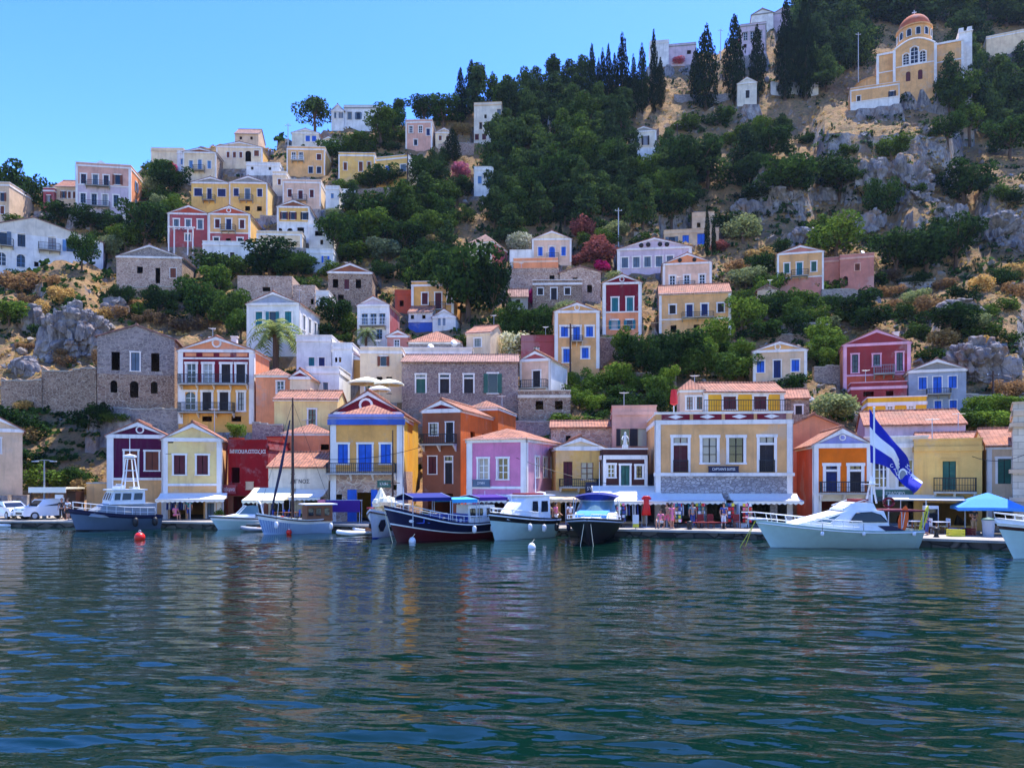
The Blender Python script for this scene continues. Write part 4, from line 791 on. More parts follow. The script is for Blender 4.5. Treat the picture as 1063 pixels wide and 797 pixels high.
hDB = house('the brown gable ruin', 'brown gabled house with gaping dark windows amid the slope greenery', 341, 386, 316, 283, 273.5, Y=124.5, dep=9, rot=4, wall='stone_brown', side='stone_brown', ped='brown', rm='oldtile', pil=0, fw=0, wins=[('o','',290,299,5.5,[348.5,372]),('d','sh_wine',290,300.5,5,[360]),('o','',306,315,6,[341.5+4,354])])
hDC = house('the weathered hip ruin', 'weathered stone house with faint pediment and empty doorways on the left slope', 122, 188, 297, 267, 254.5, Y=130.5, dep=10, rot=4, wall='stone_pink', side='stone_brown', ped='stone_grey', rm='oldtile', pil=0, fw=.08, wins=[('o','',277,284,6,[145.5]),('o','',278,294,5,[163.5]),('s','sh_wood',278,288,6,[179])])

# ---- the domed church on the hill
def church():
    Y = 188.; s = Y/F; cx = 948; yb = 92; org = W(cx, yb, Y)
    root = thing('church', 'ochre hilltop church with terracotta dome, white corner tower and arched windows', 'church', org, R(-22))
    lx = lambda p: (p-cx)*s/math.cos(R(22))
    def lz(p): return (yb-p)*s
    mb = MB(); x0, x1 = lx(917), lx(990); mf = MatF('tan'); P = lambda x,z,d: (x,d,z)
    wall_grid(mb, P, x0, x1, -8, lz(51), [], mf)
    for x in (x0, x1): mb.add([(x,0,-8),(x,12,-8),(x,12,lz(51)),(x,0,lz(51))], [(0,1,2,3)], 'tan')
    mb.add([(x0,0,lz(51)),(x1,0,lz(51)),(x1,12,lz(51)),(x0,12,lz(51))], [(0,1,2,3)], 'concrete')
    mb.build('wall', root)
    # projecting gabled bay
    b = MB(); P2 = lambda x,z,d: (x,d-1.2,z); a0, a1 = lx(931.5), lx(966)
    wall_grid(b, P2, a0, a1, -8, lz(51), [(lx(943.2)-.5,lx(943.2)+.5,lz(86),lz(76),True),(lx(953.5)-.5,lx(953.5)+.5,lz(86),lz(76),True),(lx(945.5),lx(951.5),lz(68.5),lz(52),True),(lx(939),lx(943.8),lz(68.5),lz(57.5),True),(lx(953.2),lx(958),lz(68.5),lz(57.5),True)], mf)
    top = [(a0+(a1-a0)*k/12., lz(51)+(lz(43)-lz(51))*math.sin(math.pi*k/12)) for k in range(13)]
    b.add([(x,-1.2,z) for x,z in top], [tuple(range(13))], 'tan'); b.add([(x,-1.2,z) for x,z in top]+[(x,6,z+.02) for x,z in top], [(k,k+1,14+k,13+k) for k in range(12)], 'tile_x')
    for x in (a0, a1): b.add([(x,-1.2,-8),(x,0,-8),(x,0,lz(51)),(x,-1.2,lz(51))], [(0,1,2,3)], 'tan')
    b.build('gabled_bay', root)
    for xa, xb, za, zb in ((lx(945.5),lx(951.5),lz(68.5),lz(52)),(lx(939),lx(943.8),lz(68.5),lz(57.5)),(lx(953.2),lx(958),lz(68.5),lz(57.5))):
        w = MB(); pbox(w,P2,xa-.25,xa,-.06,.05,za,zb,'trim'); pbox(w,P2,xb,xb+.25,-.06,.05,za,zb,'trim'); pbox(w,P2,xa-.3,xb+.3,-.1,.05,za-.25,za,'trim')
        r = (xb-xa)/2; m = (xa+xb)/2
        pts = [(m+(r+.12)*math.cos(math.pi*k/10), -1.26, zb-r*.9+(r+.12)*math.sin(math.pi*k/10)) for k in range(11)]; w.tube(pts, .14, 'trim', 5)
        wo = w.build('window', root); g = MB(); pbox(g,P2,xa,xb,.14,.16,za,zb,'glass'); g.build('pane', wo)
        g = MB(); pbox(g,P2,m-.05,m+.05,.1,.135,za,zb,'trim')
        for k in (1,2,3): z = za+(zb-za)*k/4; pbox(g,P2,xa,xb,.1,.132,z-.05,z+.05,'trim')
        g.build('sash', wo)
    for x in (943.2, 953.5):
        g = MB(); pbox(g,P2,lx(x)-.5,lx(x)+.5,.1,.14,lz(86),lz(76),'sh_wine'); g.build('door', root)
    t = MB()
    for x in (917,931.2,966.3,989.5): t.box(lx(x)-.3,lx(x)+.3,-1.32 if x in (931.2,966.3) else -.1,-1.203 if x in (931.2,966.3) else -.003,-1,lz(51.5),'trim')
    t.box(x0-.2,a0-.31,-.22,-.003,lz(52),lz(50),'trim'); t.box(a1+.31,x1+.2,-.22,-.003,lz(52),lz(50),'trim'); t.box(x0,a0-.31,-.12,-.003,lz(70.5),lz(69.4),'trim'); t.box(a1+.31,x1,-.12,-.003,lz(70.5),lz(69.4),'trim'); t.box(a0+.3,a1-.3,-1.3,-1.203,lz(70.5),lz(69.4),'trim')
    t.tube([(x,-1.24,z) for x,z in top], .22, 'trim', 5); t.box(x0-.1,x1+.1,-.0,12.1,lz(50.2),lz(49.6),'trim'); t.build('trim', root)
    # drum, dome, cross
    lz_ = lz
    lz = lambda p: CH+(HY-p)/F*(Y+5.0)-org.z
    dc = (lx(946)+1.2, 5.0, 0); r = 16.2*s
    d = MB(); d.lathe([(r,lz(54)),(r,lz(35.5)),(r+.35,lz(35.3)),(r+.35,lz(34))], dc, 28, 'tan'); do = d.build('drum', root)
    n = 12; dw = MB(); ar = MB()
    for k in range(n):
        a = 2*math.pi*k/n+.13; c = Vector((dc[0]+(r+.03)*math.cos(a), dc[1]+(r+.03)*math.sin(a), 0)); tx = Vector((-math.sin(a), math.cos(a), 0)); nn = Vector((math.cos(a), math.sin(a), 0))
        q = [c+tx*.55*sx+Vector((0,0,z)) for sx,z in ((-1,lz(46)),(1,lz(46)),(1,lz(39.5)),(.5,lz(38.2)),(-.5,lz(38.2)),(-1,lz(39.5)))]
        dw.add(q, [tuple(range(6))], 'glass'); ar.tube([p+nn*.06 for p in q]+[q[0]+nn*.06], .1, 'trim', 4)
    dw.build('window', do); ar.build('arcade_trim', do)
    dm = MB(); R_ = r*.97; hh = lz(18.5)-lz(34.2)
    dm.lathe([(R_*math.cos(t*math.pi/2/10), hh*math.sin(t*math.pi/2/10)) for t in range(10)]+[(.05,hh)], (dc[0],dc[1],lz(34.2)), 28, 'domeclay'); o = dm.build('dome', root, True)
    c = MB(); c.box(dc[0]-.07,dc[0]+.07,dc[1]-.07,dc[1]+.07,lz(18.6),lz(12.5),'white_paint'); c.box(dc[0]-.5,dc[0]+.5,dc[1]-.06,dc[1]+.06,lz(15.3),lz(14.6),'white_paint'); c.build('cross', o)
    lz = lz_
    # corner tower
    tw = MB(); a, b_ = lx(987.5), lx(998.5); tw.box(a,b_,2,6,lz(80),lz(39),'white'); tw.box(a,b_,2,6,-10,lz(80),'stone_pink'); tw.box(a-.2,b_+.2,1.8,6.2,lz(39.5),lz(38.5),'trim'); tw.box(a,a+1,2,3,lz(38.5),lz(34.5),'white'); tw.box(b_-1,b_,2,3,lz(38.5),lz(34.5),'white'); tw.build('tower', root)
    # apse to the left
    ap = MB(); ap.lathe([(5.2,-6),(5.2,lz(72)),(5.4,lz(71.8)),(5.4,lz(71)),(2,lz(69))], (lx(917),5.6,0), 24, 'tan'); ap.build('apse', root)
    PADS.append((org.x, org.y, R(-22), (x1-x0)/2+2, 13, org.z)); HRECT.append((905,1000,15,108)); MARKS.append((948, 62, 'the domed church')); 
church()
house('the church terrace house', 'low ochre terrace building with white base in front of the church', 886, 930, 108, 91, roof='flat', Y=181, dep=5, rot=6, wall='tan', pil=.2, low=[(103.5,'white')], wins=[('s','sh_dark',97.5,103,3.5,[893.5,923.5])])
for m in list(MARKS): pass

# television aerials on some roofs
for i_, h_ in enumerate(list(HOUSES.values())):
    if i_ % 4 == 1:
        q = MB(); x = h_.hw*(.5 if i_%8 == 1 else -.4); z = max(v.co.z for v in [c for c in h_.root.children if c.name.startswith('wall')][0].data.vertices)
        q.tube([(x,h_.dep*.6,z-1.5),(x,h_.dep*.6,z+1.7)], .03, 'steel', 4)
        for k in range(5): q.tube([(x-.45+.06*k,h_.dep*.6-.3+.15*k,z+1.6),(x+.45-.06*k,h_.dep*.6-.3+.15*k,z+1.6)], .015, 'steel', 3)
        q.tube([(x,h_.dep*.6-.35,z+1.6),(x,h_.dep*.6+.35,z+1.6)], .018, 'steel', 3); q.build('aerial', h_.root)

# mouldings of the ashlar corner building
q = MB()
for z in (hQ.lz(519), hQ.lz(489), hQ.lz(440)): q.box(-hQ.hw-.18, hQ.hw+.18, -.18, hQ.dep, z-.12, z+.12, 'beige')
q.build('moulding', hQ.root)
house('the small ivory house', 'small ivory house tucked behind the two yellow twins', 283, 297, 200, 181, roof='flat', Y=162, dep=6, wall='cream', pil=0, wins=[('s','sh_wood',186,192,3,[290])])
house('the whitewashed step house', 'whitewashed stepped house right of the blush terrace house', 338, 352, 212, 196, roof='flat', Y=157, dep=5, wall='white', pil=0, wins=[('s','sh_sky',201,206,3,[345])])
house('the ivory gable by the ridge', 'ivory gabled house just under the skyline left of the hilltop house', 332, 350, 162, 147, 142, Y=178, dep=7, wall='cream', ped='beige', pil=0, fw=.1, wins=[('s','sh_wood',150,156,2.6,[337,345])])
house('the pale green-door house', 'pale little house with green door under the mauve mansion', 128, 146, 240, 224, roof='flat', Y=148, dep=5, wall='offwhite', pil=0, wins=[('d','sh_green',230,239,3.5,[137])])
house('the lower white terrace house', 'white terrace house below the columned white house', 318, 346, 278, 262, roof='flat', Y=137, dep=5, wall='white', pil=0, wins=[('o','',267,273,4,[326]),('s','sh_blue',266,273,4,[338])])
house('the ochre lane house', 'ochre lane house squeezed between palm and café house', 352, 374, 392, 372, 366, Y=95, dep=5, wall='ochre', ped='beige', pil=0, fw=.1, wins=[('s','sh_wood',377,385,5,[363])])
house('the pink lane cottage', 'pink lane cottage below the blue-windowed gable', 402, 424, 366, 349, 343, Y=104, dep=5, wall='dusty', ped='dusty', pil=0, fw=.1, wins=[('g','white_paint',353,361,5,[412])])

house('the half-hidden white house', 'half-hidden white house in the trees right of the pink flowers', 492, 512, 200, 176, roof='flat', Y=163, dep=6, wall='white', pil=0, wins=[('s','sh_sky',183,191,4,[498,507])])
house('the brick-red annex', 'brick-red flat annex left of the ochre parapet house', 410, 427, 325, 305, roof='flat', Y=122, dep=5, wall='brick', trim='brick', pil=0, wins=[('o','',312,318,4,[417])])
house('the white and yellow nook house', 'narrow white and yellow house squeezed beside the low ruin wing', 328, 341, 330, 306, roof='flat', Y=116, dep=5, wall='white', pil=0, low=[(317,'yellow')], wins=[('s','sh_grey',309,314,3,[334])])
house('the tin-roofed shed', 'small grey tin-roofed shed beside the magenta bougainvillea', 527, 548, 318, 308, 301, roof='side', Y=120, dep=4, wall='grey', rm='oldtile', pil=0, band=False, wins=[('o','',311,316,4,[538])])
house('the ridge-foot ivory house', 'ivory house at the foot of the ridge pines right of the pink hill house', 452, 470, 152, 138, 133, Y=181, dep=6, wall='cream', ped='beige', pil=0, fw=.1, wins=[('s','sh_wood',141,146,3,[457,465])])
house('the low beige skyline house', 'low beige skyline house above the arcaded beige house', 244, 268, 148, 139, 135, roof='side', Y=187, dep=6, wall='beige', rm='oldtile', pil=0, wins=[('o','',142,145,2.5,[250,261])])
# ------------------------------------------------------------------ vegetation: unit meshes (height 1, half width ~.5), shared by copies
def leaf_cloud(lobes, n, size, m, rnd, flat=.0, hang=0):
    mb = MB(); vs, fs = [], []
    tot = sum(l[3]*l[4] for l in lobes)
    for (cx,cy,cz,rx,rz) in lobes:
        for k in range(int(n*rx*rz/tot)):
            while True:
                d = Vector((rnd.gauss(0,1), rnd.gauss(0,1), rnd.gauss(0,1)))
                if d.length > .01: d.normalize(); break
            q = 1-abs(rnd.gauss(0,.22)); bumpy = 1+.16*noise.noise(d*2.3+Vector((cx*9,cy*9,cz*9)))
            p = Vector((cx+d.x*rx*q*bumpy, cy+d.y*rx*q*bumpy, cz+d.z*rz*q*bumpy))
            nn = (d+.75*Vector((rnd.gauss(0,1),rnd.gauss(0,1),rnd.gauss(0,1)))).normalized()
            a = nn.orthogonal().normalized(); a.rotate(Matrix.Rotation(rnd.uniform(0,6.28),3,nn)); b = nn.cross(a)
            s = size*rnd.uniform(.55,1.35); o = len(vs)
            for k2 in range(5):
                an = k2*2*math.pi/5; rr = s*rnd.uniform(.6,1.15); vs.append(p+rr*math.cos(an)*a*.7+rr*math.sin(an)*b)
            fs.append((o,o+1,o+2,o+3,o+4))
    mb.add(vs, fs, m); return mb.mesh('crown')
def trunk_mesh(h0, spread, rnd, r=.03, lobes=()):
    mb = MB()
    mb.tube([(0,0,-.25),(rnd.uniform(-.02,.02),0,h0*.5),(rnd.uniform(-.03,.03),rnd.uniform(-.03,.03),h0)], [r*1.3,r,r*.75], 'bark', 7)
    for (cx,cy,cz,rx,rz) in lobes[:6]:
        mb.tube([(0,0,h0*.8),(cx*.5,cy*.5,(h0+cz)*.5),(cx,cy,cz)], [r*.6,r*.42,r*.15], 'bark', 5)
    return mb.mesh('trunk')
PROTO = {}
def rlobes(rnd, n, zc, spread, rr, rz, zj):
    return [(rnd.uniform(-1,1)*spread, rnd.uniform(-1,1)*spread, zc+rnd.uniform(-1,1)*zj, rr*rnd.uniform(.7,1.15), rz*rnd.uniform(.7,1.15)) for _ in range(n)]
def make_protos():
    rnd = random.Random(3)
    def reg(kind, i, lobes, n, size, m, h0, r): PROTO[(kind,i)] = (leaf_cloud(lobes, n, size, m, rnd), trunk_mesh(h0, 0, rnd, r, lobes))
    for i in range(4):
        reg('broad', i, rlobes(rnd, 13, .56, .33, .19, .17, .26)+[(0,0,.52,.28,.28)], 3400, .030, 'leaf_dark' if i < 2 else 'leaf_green', .35, .03)
        reg('pine', i, [(rnd.uniform(-.3,.3)*(1.1-z), rnd.uniform(-.3,.3)*(1.1-z), z, .3*(1.15-z)+.12*rnd.random(), .1) for z in (.2,.3,.38,.46,.54,.62,.7,.78,.86,.93)]+rlobes(rnd,7,.5,.36,.15,.09,.28), 3200, .029, 'leaf_pine', .6, .025)
    for i in range(2):
        reg('bright', i, rlobes(rnd, 12, .54, .32, .19, .18, .25)+[(0,0,.5,.28,.28)], 3200, .030, 'leaf_bright', .3, .025)
        reg('bush', i, rlobes(rnd, 11, .36, .36, .18, .26, .2)+[(0,0,.26,.36,.34)], 2000, .038, 'leaf_dark' if i else 'leaf_green', .2, .02)
        reg('olive', i, rlobes(rnd, 8, .52, .25, .22, .22, .2)+[(0,0,.5,.34,.34)], 2200, .034, 'leaf_olive', .3, .03)
        reg('dry', i, rlobes(rnd, 7, .45, .28, .2, .3, .15)+[(0,0,.35,.4,.4)], 1500, .04, 'leaf_dry' if i == 0 else 'leaf_straw', .25, .02)
        reg('cypress', i, [(rnd.uniform(-.06,.06), rnd.uniform(-.06,.06), z, .46*min(1,(z+.06)*4)*min(1,(1.02-z)*1.9)**.75, .07) for z in np.linspace(.08,.96,15)], 3600, .028, 'leaf_cypress', .5, .06)
    for k, m in (('white','leaf_white'),('pinkf','leaf_pink'),('magenta','leaf_magenta'),('redf','leaf_red')):
        reg(k, 0, rlobes(rnd, 8, .5, .26, .22, .26, .18)+[(0,0,.45,.34,.38)], 1700, .04, m, .25, .02)
    reg('umbrella', 0, [(.33*math.cos(q_*2.4)*(q_%3)/2, .33*math.sin(q_*2.4)*(q_%3)/2, .68+.2*(1-(q_%3)/2)+rnd.uniform(-.1,.06), .2, .14) for q_ in range(15)], 2300, .03, 'leaf_pine', .66, .03)
    # palm: feather fronds with separate leaflets
    mb = MB(); vs, fs = [], []
    for k in range(30):
        az = k*2.4+rnd.uniform(-.2,.2); el = -.35+1.7*(k/30.)**.8; L = rnd.uniform(.42,.52); pts = []
        for t in np.linspace(0,1,9):
            ang = el-1.1*t*t*(.5+.5*(el > .3)); r0 = L*t
            pts.append(Vector((math.cos(az)*r0*math.cos(ang*.8), math.sin(az)*r0*math.cos(ang*.8), .66+L*t*math.sin(ang))))
        for a, b in zip(pts, pts[1:]):
            d = (b-a).normalized(); sd = d.cross(Vector((0,0,1))).normalized()
            for s in (-1,1):
                for j in range(2):
                    o = len(vs); p = a.lerp(b, j*.5); tip = p+sd*s*.085+d*.06+Vector((0,0,-.03)); vs += [p, p+d*.034, tip]; fs.append((o,o+1,o+2))
    mb.add(vs, fs, 'leaf_palm'); t = MB(); t.tube([(0,0,-.2),(.01,0,.3),(0,0,.66)], [.05,.045,.055], 'bark', 8)
    PROTO[('palm',0)] = (mb.mesh('crown'), t.mesh('trunk'))
make_protos()
NV = {}
for k, i in PROTO: NV[k] = max(NV.get(k, 0), i+1)
KN = dict(broad=('leafy_tree','tree','dark leafy tree'), pine=('pine_tree','tree','dark pine'), bright=('leafy_tree','tree','bright green tree'), bush=('shrub','bush','dense green bush'), olive=('olive_tree','tree','grey-green tree'),
          dry=('dry_shrub','bush','dry rusty bush'), cypress=('cypress_tree','tree','dark cypress'), white=('oleander','bush','white-flowered bush'), pinkf=('oleander','bush','pink-flowered bush'), magenta=('bougainvillea','bush','magenta bougainvillea'),
          redf=('bougainvillea','bush','dusky red flowering tree'), umbrella=('umbrella_pine','tree','spreading umbrella pine'), palm=('palm_tree','tree','feathery palm'))
TREES = []       # (kind, cx, ybase, w, h[, fixed label, group])
def T(kind, *items):
    for it in items: TREES.append((kind,)+tuple(it))
T('broad', (22,230,46,60),(6,232,30,44),(95,242,36,26),(160,192,30,30),(178,206,36,34),(85,282,26,40),(205,338,46,50),(236,348,40,54),(225,290,42,34),(280,292,60,44),(310,290,40,32),(350,264,42,40),(378,258,42,44),(420,262,38,32),(345,168,34,22),(366,162,36,28),(395,152,40,38),
   (385,198,32,20),(402,197,34,24),(440,126,36,24),(460,133,38,32),(460,220,52,40),(455,312,54,60),(512,335,34,66),(348,348,32,40),(535,352,40,38),(560,350,34,36),(668,394,46,46),(702,390,54,46),(650,382,34,44),(822,208,58,52),(872,208,54,54),(930,284,52,44),(962,288,54,54),
   (992,280,54,56),(1000,214,50,48),(918,238,34,52),(800,340,44,44),(890,336,52,38),(985,350,48,34),(800,168,40,34),(1048,166,44,44),(992,124,40,46),(1006,142,42,40),(984,150,34,28),(925,168,38,26),(720,200,52,54),(430,240,40,40),(395,240,44,36),(130,262,34,30),(150,262,44,54),(672,275,40,30),(1040,300,30,24),(905,345,40,26))
T('broad', (486,334,74,82),(458,318,44,56))
T('bright', (868,270,56,48),(740,372,46,44),(770,348,44,42),(766,398,44,32),(10,338,40,30),(832,332,36,34),(1024,446,46,24),(250,352,30,34),(440,320,34,44),(795,318,30,34),(848,380,34,26),(1048,436,34,30),(185,232,30,28),(745,396,40,36))
T('pine', (413,127,24,26),(440,222,42,40),(495,126,38,56),(528,130,34,48),(545,120,36,46),(556,105,30,34),(575,98,32,38),(590,104,32,40),(604,100,30,40),(735,196,58,52),(775,184,46,50),(690,200,50,44),(985,114,34,54),(1012,130,44,66),(1045,125,44,60),(1060,92,40,44))
T('cypress', (478,128,13,46),(512,120,13,36),(490,112,16,40),(614,118,11,58),(621,116,9,44),(626,118,10,54),(632,118,10,58),(638,120,10,52),(646,126,17,72),(667,118,13,58),(679,118,10,70),(686,112,10,42),(732,115,26,70),(761.6,108,23,74),(786.5,103,17,62),(815,104,20,84),(836,104,22,92),(734,266,6,44),(741,264,5,32),(582,272,5,38),(470,168,17,28),(722,100,14,40),(658,122,10,52))
T('bush', (28,238,42,16),(62,230,40,20),(120,240,40,20),(105,264,30,24),(185,218,24,18),(150,328,24,22),(252,284,32,24),(345,287,30,20),(365,344,26,30),(360,198,24,16),(805,264,26,18),(1040,208,28,24),(568,346,22,30),(582,382,20,20),(655,428,38,26),(686,428,32,28),(640,418,32,22),(602,412,36,22),(628,424,42,20),
   (780,396,26,24),(815,406,40,22),(870,394,20,14),(990,440,32,20),(1008,442,42,26),(988,380,28,22),(22,456,46,40),(92,442,36,30),(105,422,22,18),(50,505,44,30),(84,505,30,26),(30,482,32,22),(118,436,24,14),(955,352,36,22),(700,412,30,18),(800,300,30,26),(730,412,30,18),(860,305,34,22),(590,440,50,16),(575,432,30,14),
   (300,262,30,18),(700,262,24,16),(660,102,30,22),(745,130,30,20),(712,135,30,18),(795,140,34,24),(770,150,40,22),(880,160,20,14),(840,150,24,16),(940,330,30,20),(1020,330,26,16),(905,300,30,18),(1000,312,30,18),(850,240,30,20),(760,240,34,22),(20,290,20,14),(75,330,20,16),(160,312,22,18),(200,300,26,20),(330,330,26,22),(395,345,24,26),(485,360,22,18),(520,338,24,20))
T('olive', (862,437,52,34),(115,267,26,24),(400,272,38,28),(345,232,22,18),(775,302,42,28),(772,252,40,34),(1010,345,36,22),(950,320,34,22),(590,330,26,22),(640,300,24,20),(265,352,20,20),(640,245,30,18),(860,345,30,18),(560,415,24,18))
T('dry', (32,305,54,26),(66,314,30,20),(43,328,20,22),(105,380,16,20),(140,322,30,16),(190,345,34,20),(88,512,26,20),(450,258,24,16),(60,372,24,12),(830,290,24,16),(790,272,34,18),(765,285,30,18),(920,325,30,14),(1045,292,34,18),(1050,412,30,22),(900,355,24,16),(480,140,24,14),(398,215,36,12))
T('white', (542,264,28,26),(530,374,32,34),(575,378,20,18))
T('pinkf', (478,187,26,20),(704,60,18,9))
T('magenta', (176,182,16,14),(553,318,12,22),(626,282,20,13))
T('redf', (622,275,44,28),(600,276,20,14),(745,262,20,14))
T('umbrella', (327,137,40,38)); T('palm', (287,388,56,60),(380,366,26,28))
# pine woods: crown of the middle slope and of the hilltop
WOOD1 = 'dark pine crowding the dense wood on the middle of the slope'; WOOD2 = 'dark pine crowding the dense hilltop wood above and beside the church'
rw = random.Random(21)
for r_, y in enumerate((128,143,158,174,190,206,222,240)):
    x = 530-r_*3+rw.uniform(-6,6); x1 = (655,660,668,680,668,655,645,632)[r_]
    while x < x1:
        if not ((552 < x < 600 and 128 < y < 150) or (648 < x < 690 and 140 < y < 175)): TREES.append((rw.choice(('pine','pine','broad')), x, y+rw.uniform(-5,5), rw.uniform(30,44), rw.uniform(34,54), WOOD1, 'pines of the middle wood'))
        x += rw.uniform(19,27)
for r_, y in enumerate((62,44,26,8,-10,-26)):
    x = 828+r_*4
    while x < 1085:
        if not (900 < x < 1002 and y > 34) and not (1018 < x and y > 28): TREES.append(('pine', x, y+rw.uniform(-6,6), rw.uniform(30,42), rw.uniform(34,50), WOOD2, 'pines of the hilltop wood'))
        x += rw.uniform(20,27)
for x, y in ((840,88),(858,96),(872,78),(846,66),(888,72),(1000,60),(1005,85)): TREES.append(('pine', x, y, 36, 46, WOOD2, 'pines of the hilltop wood'))
# fill the green parts of the slope, keeping off the house fronts
def fill():
    rf = random.Random(33); pts = [(t[1], t[2]-t[4]*.4) for t in TREES]
    REG = [(150,200,172,262,('broad','bush','olive'),26,12),(330,480,186,300,('broad','broad','pine','bush'),34,30),(395,535,150,262,('pine','broad','pine'),38,26),(212,338,262,322,('broad','bush','bright'),34,14),(640,800,338,412,('broad','bright','bush'),34,14),
        (850,1062,288,372,('bush','dry','dry','bush'),28,18),(700,830,104,232,('pine','broad','bush'),28,5),(840,1062,150,300,('bush','dry'),22,8),(0,70,420,520,('bush','dry'),24,5),(765,875,286,402,('broad','bright','bush'),30,18),(520,640,318,372,('broad','bush','olive'),26,12),
        (590,704,402,434,('bush','bright'),26,12),(955,1055,424,458,('bush','bright','dry'),28,10),(318,425,318,372,('broad','bush'),26,10),(55,135,205,282,('broad','bush','olive'),28,12),(0,110,290,380,('dry','bush','bush'),22,7),(110,260,300,345,('bush','dry','broad'),26,12),(600,690,250,300,('broad','bush','redf'),24,8),(640,720,160,240,('pine','broad'),36,14),(330,470,120,186,('broad','bush','pine'),26,14),(990,1062,90,150,('pine',),36,6),(1085,1290,60,420,('pine','broad','bush','dry'),36,26),(-150,-25,240,480,('broad','bush','dry'),34,16)]
    for x0,x1,y0,y1,kinds,size,n in REG:
        got = tries = 0
        while got < n and tries < n*40:
            tries += 1; x = rf.uniform(x0,x1); y = rf.uniform(y0,y1); k = rf.choice(kinds); w = size*rf.uniform(.75,1.25); h = w*(rf.uniform(.55,.75) if k in ('bush','dry') else rf.uniform(.85,1.2)); w *= (1 if k != 'pine' else .85)
            if any((x-a)**2+((y-h*.4-b)*1.3)**2 < (size*.5)**2 for a,b in pts): continue
            if y < pl(x, SKY)+6: continue
            if any((x+w*.45 > a) and x-w*.45 < b and y > c+1 and y-h*.9 < d for a,b,c,d in HRECT): continue
            TREES.append((k,x,y,w,h)); pts.append((x,y-h*.4)); got += 1
fill()
def rel(cx, cy, m):
    dx, dy = cx-m[0], cy-m[1]
    if abs(dx) > abs(dy)*1.2: return 'left of' if dx < 0 else 'right of'
    return 'above' if dy < 0 else 'below'
def place_label(desc, cx, cy):
    ms = sorted(MARKS, key=lambda m: (m[0]-cx)**2+(m[1]-cy)**2)[:5]
    c = [f'{desc} {rel(cx,cy,m)} {m[2]}' for m in ms[:2]]
    c += [f'{desc} between {a[2]} and {b[2]}' for a, b in ((ms[0],ms[1]),(ms[0],ms[2]),(ms[1],ms[2]))]
    big = [f'{adj} {x}' for x in c[:2] for adj in ('smaller','lower')]
    for x in c+big+[f'{desc} {rel(cx,cy,m)} {m[2]}' for m in ms[2:]]:
        if x not in ALL_LABELS and len(x.split()) <= 16: return x
    return f'{desc} near {ms[0][2]}'
def plant_trees():
    rt = random.Random(9)
    for t in TREES:
        kind, cx, yb, w, h = t[:5]
        Y, z = ground(cx, yb); s = Y/F
        i = rt.randrange(NV[kind]); cm, tm = PROTO[(kind,i)]; nm, cat, desc = KN[kind]
        if kind == 'broad' and i >= 2: desc = 'leafy green tree'
        lab = t[5] if len(t) > 5 else place_label(('tall ' if h > 50 and kind != 'cypress' else 'small ' if h < 20 and cat == 'bush' else '')+desc, cx, yb-h*.5)
        o = thing(nm, lab, cat, ((cx-CX)/F*Y, Y, z-.15), rt.uniform(0,6.28), t[6] if len(t) > 6 else None)
        for me, n in ((cm,'crown'),(tm,'trunk')):
            c = bpy.data.objects.new(n, me); COL.objects.link(c); c.parent = o
        hk = 1.25 if kind == 'cypress' else 1.08; o.scale = (w*s/.84, w*s/.84, h*s*hk)
